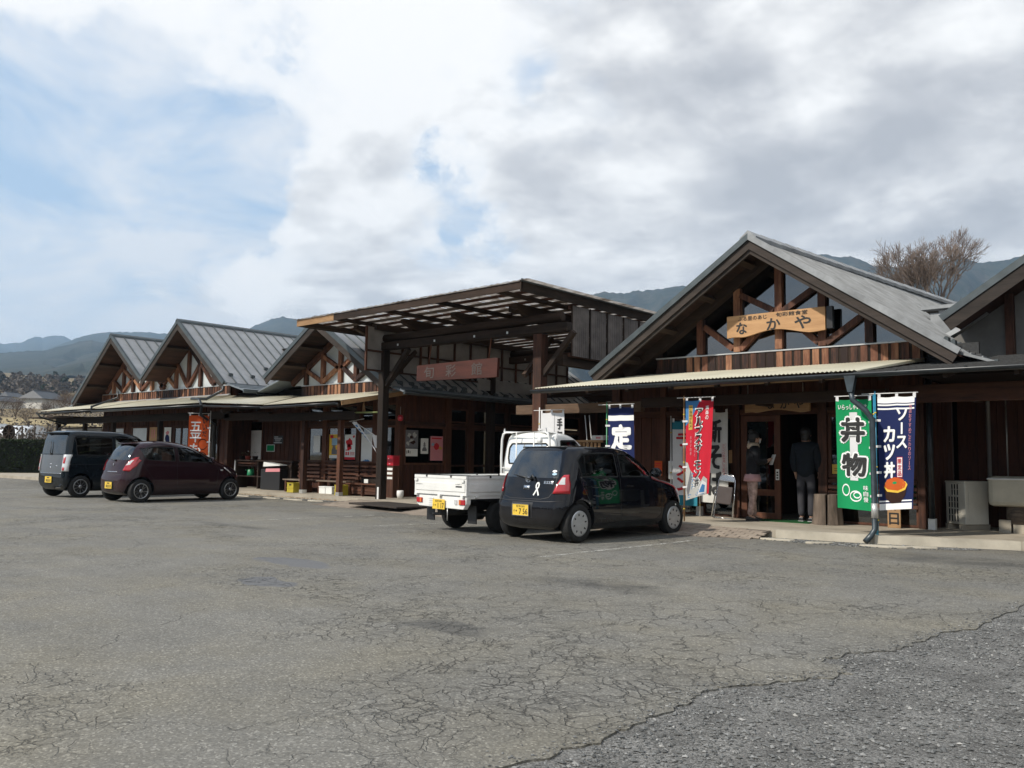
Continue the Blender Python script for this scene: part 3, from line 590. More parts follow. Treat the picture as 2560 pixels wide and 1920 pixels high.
    # mesh was offset to the root's frame: undo by working in that frame directly
def gable_roof(root, eL, A, eR, yf, yb, mat='roof_steel', step=.4, trimL=True, trimR=True, bt=.20, name='roof_panel', soff=True, left_roof=True, right_roof=True):
    if left_roof: roof_plane(root, eL, A, yf, yb, name, mat, step, -1)
    if right_roof: roof_plane(root, eR, A, yf, yb, name, mat, step, 1)
    for e, s in ((eL, -1), (eR, 1)):
        # barge board with a metal capping, under it the soffit boarding and purlin ends
        d = Vector((A[0] - e[0], 0, A[1] - e[1])); u = d.normalized(); nrm = Vector((-u.z, 0, u.x)) if s < 0 else Vector((u.z, 0, -u.x)); nrm = nrm if nrm.z > 0 else -nrm
        ev = Vector((e[0], yf, e[1])); av = Vector((A[0], yf, A[1]))
        m = mb('wood_barge'); V_ = Vector((0, 0, 1 / nrm.z)); q = [ev - nrm * .005, av - V_ * .005, av - V_ * bt, ev - nrm * bt]
        b = len(m.v); m.v += [tuple(p + Vector((0, dy, 0))) for dy in (-.035, .0) for p in q]
        for f in ((0, 1, 2, 3), (7, 6, 5, 4), (0, 4, 5, 1), (1, 5, 6, 2), (2, 6, 7, 3), (3, 7, 4, 0)): m.face([b + i for i in f])
        m.build('barge_board', root)
        m = mb('roof_trim'); q = [ev + nrm * .085, av + V_ * .085, av - V_ * .03, ev - nrm * .03]
        b = len(m.v); m.v += [tuple(p + Vector((0, dy, 0))) for dy in (-.06, -.037) for p in q]
        for f in ((0, 1, 2, 3), (7, 6, 5, 4), (0, 4, 5, 1), (1, 5, 6, 2), (2, 6, 7, 3), (3, 7, 4, 0)): m.face([b + i for i in f])
        m.build('roof_edge_trim', root)
        if soff:
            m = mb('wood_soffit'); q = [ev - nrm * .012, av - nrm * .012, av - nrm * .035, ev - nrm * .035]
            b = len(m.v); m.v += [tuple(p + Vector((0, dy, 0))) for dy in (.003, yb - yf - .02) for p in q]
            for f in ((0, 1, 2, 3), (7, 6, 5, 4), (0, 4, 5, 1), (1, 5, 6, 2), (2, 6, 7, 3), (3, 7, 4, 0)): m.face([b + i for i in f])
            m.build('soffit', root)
            for t in (.30, .62, .93):
                p = ev.lerp(av, t) - nrm * .036; m = mb('wood_dark_y')
                m.obox(Matrix.Translation(p - nrm * .06 + Vector((0, .478, 0))) @ Matrix((u, Vector((0, 1, 0)), nrm)).transposed().to_4x4(), .11, .92, .12)
                m.build('purlin', root)
    m = mb('roof_trim'); m.prism([(-.11, -.03), (0, .06), (.11, -.03), (.09, .06), (0, .14), (-.09, .06)][:3] + [(.09, .035), (0, .10), (-.09, .035)][::1], lambda u_, v_, d: (A[0] + u_, d, A[1] + v_ + .03), yf - .07, yb); m.build('ridge_cap', root)
def truss(root, A, posts, slopeL, slopeR, zb, braces, mat='wood_red', y=WY, pane='pane_white', sill='flashing', rafter='wood_mid'):
    """king post frame with glazing between its members. A: apex (x,z) of the rafters' underside"""
    def top(x): return A[1] - (A[0] - x) * slopeL if x < A[0] else A[1] - (x - A[0]) * slopeR
    for x in posts:
        m = mb(mat); w = .14; m.box(x - w / 2, x + w / 2, y - .09, y + .05, zb + .003, top(x) - .02); m.build('truss_post', root)
    for (x0, z0, x1, z1) in braces:
        m = mb(mat); m.beam((x0, y - .045, z0), (x1, y - .045, z1), .11, .10, (0, 1, 0)); m.build('truss_brace', root)
    xs = [posts[0] - (posts[1] - posts[0])] + list(posts) + [posts[-1] + (posts[-1] - posts[-2])]
    # rafters following the slope
    for s, sl in ((-1, slopeL), (1, slopeR)):
        xe = A[0] + s * ((A[1] - zb) / sl); m = mb(rafter); m.beam((xe, y - .03, zb + .06), (A[0] + s * .02, y - .03, A[1] + .045), .10, .16, (0, 0, 1)); m.build('truss_rafter', root)
    for a, b in zip(xs[:-1], xs[1:]):
        pts = []
        a2 = max(a, A[0] - (A[1] - zb) / slopeL); b2 = min(b, A[0] + (A[1] - zb) / slopeR)
        if b2 - a2 < .05: continue
        pl = [(a2, zb), (b2, zb), (b2, max(zb + .002, top(b2)))]
        if a2 < A[0] < b2: pl.append((A[0], A[1]))
        pl.append((a2, max(zb + .002, top(a2))))
        m = mb(pane); m.prism(pl, lambda u, v, d: (u, d, v), y + .012, y + .020); m.build('window_pane', root)
def board_band(root, x0, x1, z0, z1, step, y=WY - .02, mat='wood_red', zo=0):
    n = int(round((x1 - x0) / step)); st = (x1 - x0) / n
    m = mb('wood_dark_x'); m.box(x0, x1, y + .012, y + .03, z0, z1); m.build('backing_board', root)
    m = mb(mat); m.box(x0 + .02 * st * 0, x0 + st * .70, y - .014, y + .010, z0, z1); o = m.build('board', root)
    copies(o, [(st * i, rnd.uniform(-.002, .002), 0) for i in range(1, n)], root)
    m = mb('wood_dark'); m.box(x0 + st * .72, x0 + st * .98, y - .004, y + .011, z0 + .002, z1 - .002); o = m.build('batten', root)
    copies(o, [(st * i, 0, 0) for i in range(1, n)], root)
    m = mb('flashing'); m.box(x0 - .02, x1 + .02, y - .03, y + .03, z1 + .002, z1 + .026); m.build('sill', root)
    m = mb('flashing'); m.prism([(0, 0), (-.07, -.045), (-.07, -.06), (.02, -.05), (.02, .0)], lambda u, v, d: (d, y - .018 + u, z0 + v - .002), x0 - .02, x1 + .02); m.build('apron_flashing', root)
def awning(root, pts_front, pts_back, nseg=1, mat='awning_cream', rib=.07, t=.006, amp=.010):
    """corrugated sheets from the wall down to the gutter; pts are (x, y, z) polylines of equal length"""
    for i in range(len(pts_front) - 1):
        f0, f1, b0, b1 = (Vector(p) for p in (pts_front[i], pts_front[i + 1], pts_back[i], pts_back[i + 1]))
        n = max(2, int((f1 - f0).length / rib * 2)); m = mb(mat); b = 0
        for k in range(n + 1):
            u = k / n; dz = amp * (1 if k % 2 else -1); p = f0.lerp(f1, u) + Vector((0, 0, dz)); q = b0.lerp(b1, u) + Vector((0, 0, dz)); m.v += [tuple(p), tuple(q)]
        m.smooth = False
        for k in range(n): m.face([2 * k, 2 * k + 2, 2 * k + 3, 2 * k + 1])
        o = m.build('awning_sheet', root)
def gutter(root, a, b, r=.055):
    a = Vector(a); b = Vector(b); m = mb('gutter_black', True); n = 8; d = (b - a).normalized(); s = Vector((0, 0, 1)).cross(d).normalized()
    for P in (a, b):
        for rr in (r, r - .006):
            for k in range(n + 1):
                t = math.pi * k / n; m.v.append(tuple(P + s * math.cos(t) * rr - Vector((0, 0, 1)) * math.sin(t) * rr * 1.15))
    w = n + 1
    for k in range(n):
        m.face([k, k + 1, 2 * w + k + 1, 2 * w + k]); m.face([w + k, w + k + 1, 3 * w + k + 1, 3 * w + k])
    m.smooth = False
    for base in (0, 2 * w):
        for k in range(n): m.face([base + k, base + k + 1, base + w + k + 1, base + w + k])
    m.face([0, w, 3 * w, 2 * w]); m.face([n, w + n, 3 * w + n, 2 * w + n])
    g = m.build('gutter', root); L = (b - a).length; k = int(L / .9)
    q = mb('gutter_black')
    for i in range(k):
        p = a + (b - a) * ((i + .5) / k); q.box(p.x - .012, p.x + .012, p.y - r - .004, p.y + r + .004, p.z + .0, p.z + .018)
    if k: q.build('gutter_bracket', g, stuff=True)
def wall_panel(root, x0, x1, z0, z1, y=WY, mat='wall_board', step=.11, name='wall_boards', axis='x'):
    m = mb(mat); n = max(1, int(round((x1 - x0) / step))); st = (x1 - x0) / n
    for i in range(n):
        a = x0 + st * i; d = .008 if i % 2 else 0
        if axis == 'x': m.box(a + .003, a + st - .003, y - d, y + .05, z0, z1)
        else: m.box(y - .05, y + d, a + .003, a + st - .003, z0, z1)
    if axis == 'x': m.mat('dark_room'); m.box(x0, x1, y + .052, y + .08, z0, z1)
    else: m.mat('dark_room'); m.box(y - .08, y - .052, x0, x1, z0, z1)
    return m.build(name, root, stuff=True)
def post(root, x, y, z0, z1, w=.12, mat='wood_mid', name='post', foot=True):
    m = mb(mat); m.box(x - w / 2, x + w / 2, y - w / 2, y + w / 2, z0, z1); o = m.build(name, root, bevel=.006)
    if foot:
        m = mb('steel_pole'); m.box(x - w / 2 - .006, x + w / 2 + .006, y - w / 2 - .006, y + w / 2 + .006, z0, z0 + .1); m.build('post_foot', o)
    return o
def glazed(root, x0, x1, z0, z1, y=WY, fr=.055, mat='wood_mid', gl='glass_shop', name='window', mull=0, rail=None, axis='x', depth=.06):
    """a window: frame with its pane; mull uprights, optional rail height"""
    def B(m, a, b, c, d, e0, e1):
        if axis == 'x': m.box(a, b, y + e0, y + e1, c, d)
        else: m.box(y - e1, y - e0, a, b, c, d)
    m = mb(mat)
    B(m, x0, x0 + fr, z0, z1, -depth / 2, depth / 2); B(m, x1 - fr, x1, z0, z1, -depth / 2, depth / 2)
    B(m, x0 + fr + .001, x1 - fr - .001, z0, z0 + fr, -depth / 2 + .002, depth / 2 - .002); B(m, x0 + fr + .001, x1 - fr - .001, z1 - fr, z1, -depth / 2 + .002, depth / 2 - .002)
    for i in range(mull):
        c = x0 + (x1 - x0) * (i + 1) / (mull + 1); B(m, c - fr * .4, c + fr * .4, z0 + fr + .001, z1 - fr - .001, -depth / 2 + .004, depth / 2 - .004)
    if rail: B(m, x0 + fr + .002, x1 - fr - .002, rail - fr / 2, rail + fr / 2, -depth / 2 + .006, depth / 2 - .006)
    w = m.build(name, root)
    g = mb(gl); B(g, x0 + fr * .8, x1 - fr * .8, z0 + fr * .8, z1 - fr * .8, -.003, .003); g.build('pane', w)
    return w

# ---------------------------------------------------------------- left shop building: three gables in a row
LB = thing('shop_building', 'long timber shop building with three grey gabled roofs behind the parked cars', 'building', (-27, 18, 0), world=True)
G1 = ((-35.37, 3.08), (-32.27, 5.50), (-29.85, 3.80)); G2 = ((-29.80, 3.76), (-27.35, 5.59), (-24.34, 3.38)); G3 = ((-22.11, 3.43), (-19.70, 4.95), (-16.53, 2.94))
YF = 14.5
for g, st in ((G1, .4), (G2, .4), (G3, .4)): gable_roof(LB, *g, YF, YF + .4 * 26, step=st)
# flared skirts at the eaves
def skirt(x0, z0, x1, z1, y0, y1, nlines=3, mat='roof_blue', root=LB):
    m = mb(mat); s = 1 if x1 > x0 else -1
    m.prism([(x0, z0), (x1, z1), (x1, z1 - .045), (x0, z0 - .045)], lambda u, v, d: (u, d, v), y0, y1)
    for k in range(1, nlines + 1):
        t = k / (nlines + 1); x = x0 + (x1 - x0) * t; z = z0 + (z1 - z0) * t; m.box(x - .012, x + .012, y0 + .003, y1 - .003, z, z + .022)
    m.mat('roof_trim'); m.box(min(x1, x1 + .05 * s), max(x1, x1 + .05 * s), y0 - .02, y1, z1 - .10, z1 + .01); m.build('eave_skirt', root)
skirt(-24.38, 3.42, -23.3, 3.16, 14.55, 24.8); skirt(-16.6, 2.985, -16.05, 2.84, 14.55, 24.8); skirt(-22.08, 3.46, -23.25, 3.14, 15.0, 24.8, 2); skirt(-35.3, 3.12, -35.9, 2.96, 14.55, 24.8, 1)
gutter(LB, (-16.0, 14.5, 2.80), (-16.0, 24.8, 2.80), .05)
# snow guards
def guards(pts, root=LB):
    for i, p in enumerate(pts):
        x, y, z = p; m = mb('roof_trim'); m.box(x - .025, x + .025, y - .075, y + .075, z, z + .085); m.prism([(-.10, .0), (.0, .0), (.0, .10), (-.03, .10)], lambda u, v, d: (x + u, d, z + v), y - .055, y + .055)
        m.build('snow_guard', root)
for (e, a, ys, t) in ((G2[2], G2[1], [14.9 + .8 * k for k in range(6)], .10), (G2[2], G2[1], [16.5 + .8 * k for k in range(4)], .26), (G1[2], G1[1], [14.9], .10), (G3[2], G3[1], [14.9 + .4 * k for k in range(7)], .02)):
    guards([(e[0] + (a[0] - e[0]) * t, y, e[1] + (a[1] - e[1]) * t + .06) for y in ys])
guards([(-16.35, 15.2 + .45 * k, 2.93) for k in range(9)])
# trusses, glazing and board bands on the front
def xbrace(p, z, i, j, a, b): return (p[i], z + a, p[j], z + b)
P1 = [-33.86, -33.06, -32.28, -31.57, -30.80]; P2 = [-30.04, -29.04, -28.18, -27.39, -26.52]; P3 = [-21.33, -20.52, -19.71, -19.01, -18.26]
def bracing(P, zb, h):
    """X pattern round the king post and single struts outside it"""
    k = P[2]; w1, w2 = P[1], P[3]
    return [(k - .05, zb + h * .62, w1 + .05, zb + .08), (k - .05, zb + h * .55, w1 + .04, zb + h * 1.02), (k + .05, zb + h * .55, w2 - .04, zb + h * 1.02), (k + .05, zb + h * .62, w2 - .05, zb + .08),
            (P[0] + .05, zb + h * .55, w1 - .05, zb + .08), (w2 + .05, zb + .08, P[4] - .05, zb + h * .55)]
truss(LB, (-32.27, 5.18), P1, .77, .71, 3.47, bracing(P1, 3.47, .85)); truss(LB, (-27.80, 5.28), [-30.04, -29.04, -28.18, -27.39, -26.52], .77, .73, 3.47, [(-28.25, 3.55, -29.0, 4.35), (-28.1, 3.55, -27.45, 4.25), (-27.33, 4.25, -26.6, 3.56), (-27.33, 4.3, -26.7, 4.62), (-27.45, 4.3, -28.12, 4.85), (-29.1, 3.55, -29.7, 3.95), (-26.45, 3.6, -25.9, 3.9)])
truss(LB, (-19.70, 4.66), P3, .60, .60, 3.26, bracing(P3, 3.26, .78))
board_band(LB, -34.9, -31.92, 3.17, 3.44, .155); board_band(LB, -31.80, -25.50, 3.17, 3.44, .155); board_band(LB, -21.55, -17.15, 2.94, 3.23, .155)
# boarding of the upper side walls and infill behind the low eaves
wall_panel(LB, 15.5, 22, 3.05, 3.42, y=-25.50, axis='y', step=.13); wall_panel(LB, 15.5, 22, 2.95, 3.3, y=-21.58, axis='y', step=.13)
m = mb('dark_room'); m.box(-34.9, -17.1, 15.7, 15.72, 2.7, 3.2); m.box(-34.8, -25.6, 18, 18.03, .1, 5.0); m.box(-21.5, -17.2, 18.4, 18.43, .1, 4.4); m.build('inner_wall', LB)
# lean-to awnings
AF = [(-35.95, 13.5, 2.72), (-31.05, 13.5, 2.72)]; AB = [(-35.95, 15.42, 3.10), (-31.05, 15.42, 3.10)]
awning(LB, [(-36.0, 13.48, 2.73), (-31.05, 13.48, 2.73)], [(-36.0, 15.40, 3.13), (-31.05, 15.40, 3.13)])
awning(LB, [(-31.05, 13.48, 2.71), (-23.6, 13.48, 2.71)], [(-31.05, 15.40, 3.12), (-25.45, 15.40, 3.12)])
awning(LB, [(-23.6, 13.48, 2.70), (-20.6, 13.48, 2.56)], [(-25.45, 15.40, 3.10), (-21.6, 15.40, 2.95)])
awning(LB, [(-25.44, 15.44, 3.09), (-21.6, 15.44, 2.93)], [(-25.44, 21, 3.09), (-21.6, 21, 2.93)])
awning(LB, [(-20.6, 13.48, 2.545), (-17.22, 13.48, 2.575)], [(-21.6, 15.40, 2.93), (-16.65, 15.40, 2.95)])
gutter(LB, (-36.0, 13.43, 2.66), (-31.1, 13.43, 2.66), .05); gutter(LB, (-31.1, 13.43, 2.64), (-23.6, 13.43, 2.64), .06); gutter(LB, (-23.6, 13.43, 2.62), (-20.6, 13.43, 2.50), .05); gutter(LB, (-20.6, 13.43, 2.49), (-17.3, 13.43, 2.51), .05)
# rafters below the awnings, beam and brackets
for x in np.arange(-35.6, -17.4, .91):
    z0, z1 = (2.62, 3.0) if x < -23.6 else (2.44, 2.83); m = mb('wood_dark_y'); m.beam((x, 13.55, z0), (x, 15.42, z1), .06, .09); m.build('awning_rafter', LB)
for a, b in (((-17.2, 13.5, 2.50), (-16.68, 15.4, 2.885)),):
    m = mb('wood_raw'); m.beam(a, b, .03, .11); m.build('fascia_board', LB)
def beam_x(root, x0, x1, y, z0, z1, d=.14, mat='wood_dark_x', name='beam'):
    m = mb(mat); m.box(x0, x1, y - d / 2, y + d / 2, z0, z1); return m.build(name, root, bevel=.008)
beam_x(LB, -37.0, -24.0, 14.6, 2.28, 2.52); beam_x(LB, -22.0, -17.6, 14.35, 2.14, 2.36); beam_x(LB, -24.3, -21.9, 14.6, 2.22, 2.44)
for x in (-36.84, -34.38, -31.96, -28.46): post(LB, x, 14.6, .12, 2.277, .14, 'wood_dark')
post(LB, -25.03, 14.6, .12, 2.277, .16, 'wood_dark'); post(LB, -20.3, 14.68, .12, 2.45, .14, 'wood_mid'); post(LB, -18.45, 14.5, .12, 2.137, .13, 'wood_mid')
# ground-floor front, block 3
Y = WY
for x0, x1 in ((-21.50, -21.16), (-20.43, -20.24), (-18.89, -18.74), (-18.21, -18.02), (-17.28, -17.10)): m = mb('wood_mid'); m.box(x0, x1, Y - .07, Y + .07, .12, 2.9); m.build('post', LB, bevel=.006)
for a, b in ((-21.155, -20.435), (-20.235, -18.895), (-18.735, -18.215), (-18.015, -17.285)):
    m = mb('wood_mid_x'); m.box(a, b, Y - .05, Y + .05, 2.02, 2.13); m.build('lintel', LB)
    glazed(LB, a, b, .93, 2.015, mull=1 if b - a > 1 else 0); glazed(LB, a, b, 2.135, 2.62, fr=.045); wall_panel(LB, a, b, .12, .925, step=.14); wall_panel(LB, a, b, 2.625, 2.92, step=.14)
# slatted rail and bench in front of block 3
for z in (.55, .66, .77, .88, .99):
    for a, b in ((-21.4, -20.35), (-20.1, -18.62), (-18.55, -17.3)): m = mb('wood_mid_x'); m.box(a, b, 15.27, 15.30, z, z + .055); m.build('rail_slat', LB)
# block 3 side wall towards the canopy
X3 = -17.10
def bx(y0, y1, z0, z1, mat, name, d0=-.06, d1=.06): m = mb(mat); m.box(X3 + d0, X3 + d1, y0, y1, z0, z1); return m.build(name, LB)
ys = [15.53, 17.04, 17.26, 17.95, 18.19, 19.6, 19.8, 21.2, 21.4, 23.4]
for a, b in ((17.04, 17.26), (17.95, 18.19), (19.6, 19.8), (21.2, 21.4)): bx(a + .003, b - .003, .12, 2.9, 'wood_mid', 'post')
for a, b, zl in ((15.53, 17.04, .97), (17.26, 17.95, .12), (18.19, 19.6, .12), (19.8, 21.2, .97), (21.4, 23.4, .97)):
    glazed(LB, a, b, zl, 2.02, y=X3, axis='y', mull=0 if b - a < 1.2 or zl > .5 else 1, rail=.95 if zl < .5 else None)
    bx(a, b, 2.025, 2.13, 'wood_mid_y', 'lintel', -.05, .05)
    if zl > .5: wall_panel(LB, a, b, .12, zl - .005, y=X3, axis='y', step=.13)
    if a > 17: glazed(LB, a, b, 2.16, 2.56, y=X3, axis='y', fr=.04); wall_panel(LB, a, b, 2.565, 2.9, y=X3, axis='y', step=.13)
    else: wall_panel(LB, a, b, 2.135, 2.9, y=X3, axis='y', step=.13)
wall_panel(LB, 23.4, 30, .12, 3.6, y=X3, axis='y', step=.2)
m = mb('dark_room'); m.box(-20.5, -18.4, 15.6, 24, .10, .12); m.box(-18.6, -18.5, 15.6, 24, .1, 2.9); m.build('interior_back', LB)
# recess between block 2 and 3
Y = 16.3
wall_panel(LB, -28.0, -26.0, .12, 3.0, y=Y, step=.12); wall_panel(LB, -24.78, -21.55, .12, 3.0, y=Y, step=.12); wall_panel(LB, -26.0, -24.78, 2.26, 3.0, y=Y, step=.12); wall_panel(LB, -26.0, -24.78, .12, 1.0, y=Y, step=.12)
m = mb('white_paint'); m.box(-25.93, -24.85, Y - .01, Y + .03, 1.02, 1.98); m.build('roller_blind', LB); m = mb('glass_shop'); m.box(-25.93, -24.85, Y - .01, Y + .02, 2.02, 2.24); m.build('window_pane', LB)
for x in (-26.0, -24.82): m = mb('wood_mid'); m.box(x - .04, x + .04, Y - .04, Y + .04, 1.0, 2.26); m.build('window_post', LB)
wall_panel(LB, 15.5, 16.28, .12, 3.0, y=-25.5, axis='y', step=.13); wall_panel(LB, 15.5, 16.3, .12, 2.9, y=-21.58, axis='y', step=.13)
# ground floor front, blocks 1 and 2
Y = WY
W12 = [(-34.75, -34.0, 'p'), (-33.95, -32.85, 'w'), (-32.8, -32.3, 'p'), (-32.25, -31.0, 'w'), (-30.95, -29.95, 'p'), (-29.9, -29.15, 'p'), (-29.1, -28.0, 'd'), (-27.95, -27.0, 'p'), (-26.95, -26.1, 'w'), (-26.05, -25.55, 'p')]
for a, b, k in W12:
    if k == 'p': wall_panel(LB, a, b, .12, 3.05, step=.14, y=Y)
    elif k == 'w':
        glazed(LB, a, b, .95, 2.15, gl='pane_white' if a < -31.5 else 'glass_shop'); wall_panel(LB, a, b, .12, .94, y=Y, step=.14); wall_panel(LB, a, b, 2.155, 3.05, y=Y, step=.14)
    else:
        glazed(LB, a, b, .12, 2.15, mull=1, fr=.09, name='door', rail=.9); wall_panel(LB, a, b, 2.155, 3.05, y=Y, step=.14)
m = mb('wood_mid'); m.box(-25.54, -25.40, Y - .1, Y + .1, .12, 2.9); m.build('post', LB)
# open end bay with low translucent windbreak
for a, b in ((-38.6, -36.5), (-36.3, -34.85)): m = mb('poly_sheet'); m.box(a, b, 15.44, 15.46, 1.2, 2.12); m.build('windbreak_panel', LB); beam_x(LB, a, b, 15.45, 2.13, 2.19, .06)
m = mb('wall_board'); m.box(-38.7, -34.8, 18.2, 18.3, .1, 2.4); m.build('end_wall', LB)
m = mb('wood_dark_x'); m.box(-38.4, -35.0, 14.0, 15.4, 2.52, 2.56); m.build('end_soffit', LB)
# downpipes
def pipe(root, pts, r=.035, mat='gutter_black', name='downpipe'):
    m = mb(mat); m.tube(pts, r, 8); return m.build(name, root)
pipe(LB, [(-35.9, 13.43, 2.62), (-35.85, 13.5, 2.5), (-35.9, 14.5, 2.25), (-36.66, 14.55, 2.1), (-36.68, 14.55, .2)]); pipe(LB, [(-31.35, 14.40, 3.4), (-31.35, 14.42, 3.17), (-31.6, 13.6, 2.80), (-31.25, 13.45, 2.80), (-31.25, 13.45, 2.55)])
pipe(LB, [(-24.25, 14.42, 3.3), (-24.28, 14.42, 3.15), (-24.3, 13.9, 2.86), (-24.55, 13.55, 2.85), (-23.95, 13.45, 2.82), (-23.75, 13.45, 2.6), (-23.9, 13.5, 2.35), (-24.65, 14.4, 2.1), (-24.72, 14.45, 1.9), (-24.72, 14.45, .15)], .045)

# ---------------------------------------------------------------- entrance canopy between the two buildings
CA = thing('entrance_canopy', 'tall open timber entrance canopy with translucent sheet roof between the two shop buildings', 'canopy', (-14.6, 15, 0), world=True)
CX0, CX1, CY0, CY1 = -18.4, -10.9, 12.95, 33.0
XL = -16.6      # left row of posts, clear of the shop's eave
def cz(x): return 4.62 + (x - CX0) / (CX1 - CX0) * .10
def cpost(x, y, w=.2, zt=3.97, mat='wood_dark'): m = mb(mat); m.box(x - w / 2, x + w / 2, y - w / 2, y + w / 2, .06, zt); o = m.build('post', CA, bevel=.012); return o
cpost(XL, 14.35, .20, 3.86); cpost(-11.53, 14.35, .23, 3.86, mat='wood_mid'); cpost(XL, 18.4, .2, 3.97, 'wood_dark'); cpost(-12.05, 19.3, .2); cpost(XL, 24, .2); cpost(-12.05, 24, .2)
m = mb('white_metal'); m.box(XL - .02, XL + .04, 14.24, 14.248, .1, .42); m.build('post_plate', CA)
for y, dz, xa, xb in ((14.35, -.11, -17.2, -10.75), (19.3, 0, -17, -11.1), (24.0, 0, -17, -11.1), (29.0, 0, -17, -11.1)):
    m = mb('wood_dark_x'); m.box(xa, xb, y - .11, y + .11, 3.975 + dz, 4.17 + dz); m.build('main_beam', CA, bevel=.02)
    m = mb('wood_dark_x'); m.tube([(xa + .3, y + .02, 4.26 + dz * .8), (xb - .2, y + .02, 4.29 + dz * .8)], .10, 10); m.build('log_beam', CA)
    for x in (-16.5, -15.2, -13.9, -12.9): m = mb('steel_pole'); m.box(x + .5, x + .54, y - .125, y - .112, 4.04 + dz, 4.09 + dz); m.build('bolt', CA)
for x, s in ((XL, 1), (-11.53, 1)):
    m = mb('wood_dark'); m.beam((x + .08 * s, 14.35, 2.97), (x + .90 * s, 14.35, 3.85), .10, .11, (0, 1, 0)); m.build('brace', CA)
for x in (XL, -12.05):
    m = mb('wood_dark_y'); m.box(x - .1, x + .1, 14.0, 32, 4.36, 4.50); m.build('side_beam', CA)
    m = mb('wood_dark_y'); m.beam((x, 14.45, 3.0), (x, 15.4, 3.95), .10, .10); m.build('brace', CA)
for x in (-17.3, -15.5, -13.8, -11.95):      # stout cantilever beams with slanting noses
    m = mb('wood_dark_y'); m.prism([(13.95, 4.52), (13.95, 4.42), (14.5, 4.24), (17.2, 4.20), (17.2, 4.52)], lambda u, v, d: (d, u, v), x - .075, x + .075); m.build('cantilever_beam', CA)
for x in (-18.33, -16.95, -15.15, -13.45, -11.65, -10.97):
    m = mb('wood_dark_y'); m.box(x - .035, x + .035, CY0 + .08, CY1, cz(x) - .14, cz(x) - .052); m.build('joist', CA)
for k, y in enumerate(np.arange(CY0 + .35, 31, .455)):
    if k > 24: break
    m = mb('wood_weathered' if k % 2 == 0 else 'wood_mid_x'); b = len(m.v); w, h = .035, .05
    m.v += [(x, y + dy, cz(x) + dz) for x in (CX0 + .02, CX1 - .02) for dy in (-w, w) for dz in (-h, .0)]
    for q in ((0, 1, 3, 2), (4, 6, 7, 5), (0, 4, 5, 1), (2, 3, 7, 6), (0, 2, 6, 4), (1, 5, 7, 3)): m.face([b + i for i in q])
    m.build('purlin', CA)
# stained translucent roof sheets, each lapping its neighbour
def sheet_mat():
    m = bpy.data.materials.new('roof_sheet'); m.use_nodes = True; nt = m.node_tree; nt.nodes.clear(); L = nt.links; MATS['roof_sheet'] = m
    out = N(nt, 'ShaderNodeOutputMaterial'); df = N(nt, 'ShaderNodeBsdfDiffuse'); tl = N(nt, 'ShaderNodeBsdfTranslucent'); mx = N(nt, 'ShaderNodeMixShader'); mx.inputs[0].default_value = .62
    tc = N(nt, 'ShaderNodeTexCoord'); f = fbm(nt, tc.outputs['Object'], 2.6, 7, .68, .4); r = ramp(nt, [(.36, (.07, .052, .04)), (.50, (.25, .225, .20)), (.66, (.46, .45, .43))]); L.new(f, r.inputs[0])
    L.new(r.outputs[0], df.inputs[0]); L.new(r.outputs[0], tl.inputs[0]); L.new(df.outputs[0], mx.inputs[1]); L.new(tl.outputs[0], mx.inputs[2]); L.new(mx.outputs[0], out.inputs[0])
sheet_mat()
x = CX0 - .10; i = 0
while x < CX1 - .05:
    w = .60; m = mb('roof_sheet'); z0 = cz(x) + .012 + (.006 if i % 2 else 0); nw = 8
    for k in range(nw + 1):
        xx = x + (w + .04) * k / nw; dz = .008 * (1 if k % 2 else -1); m.v += [(xx, CY0 - .06, cz(xx) + .014 + dz + (.018 if k == 0 else 0)), (xx, CY1, cz(xx) + .014 + dz + (.018 if k == 0 else 0))]
    for k in range(nw): m.face([2 * k, 2 * k + 2, 2 * k + 3, 2 * k + 1])
    m.build('roof_sheet', CA); x += w; i += 1
for a, b, mt_ in ((CX0, -16.9, 'wood_raw'), (-16.895, CX1, 'wood_dark_x')):
    m = mb(mt_); bb = len(m.v); m.v += [(x, y, cz(x) + dz) for x in (a, b) for y in (CY0 - .01, CY0 + .025) for dz in (-.16, .0)]
    for q in ((0, 1, 3, 2), (4, 6, 7, 5), (0, 4, 5, 1), (2, 3, 7, 6), (0, 2, 6, 4), (1, 5, 7, 3)): m.face([bb + i for i in q])
    m.build('fascia_board', CA)
m = mb('wood_dark_y'); m.box(CX1 - .035, CX1, CY0 - .02, CY1, cz(CX1) - .20, cz(CX1) + .03); m.build('fascia_board', CA)
m = mb('wood_dark_y'); m.box(CX0, CX0 + .035, CY0 + .03, CY1, cz(CX0) - .16, cz(CX0) - .002); m.build('fascia_board', CA)
m = mb('roof_trim'); m.box(CX1 + .003, CX1 + .02, CY0 - .03, CY1, cz(CX1) - .01, cz(CX1) + .05); m.build('edge_trim', CA)
# translucent screen with its timber grid over the left roof
ysc = [k * .96 for k in [14.30, 15.56, 16.23, 16.55, 16.89, 17.56, 18.23, 19.0, 19.63, 20.29, 21.0, 21.7, 22.35, 22.95]]
for a, b in zip(ysc[:-1], ysc[1:]):
    m = mb('poly_sheet'); m.box(-16.62, -16.61, a + .01, b - .01, 3.33 if b < 17.9 else 3.46, 4.42); m.build('screen_panel', CA)
for yv in ysc: m = mb('wood_mid'); m.box(-16.60, -16.555, yv - .025, yv + .025, 3.31, 4.42); m.build('screen_stud', CA)
for z in (3.33, 3.82): m = mb('wood_mid_y'); m.box(-16.603, -16.558, ysc[0], ysc[-1], z - .025, z + .02); m.build('screen_rail', CA)
m = mb('poly_sheet'); m.box(-16.59, -16.53, 17.8, 22.4, 3.10, 3.42); m.build('screen_apron', CA)
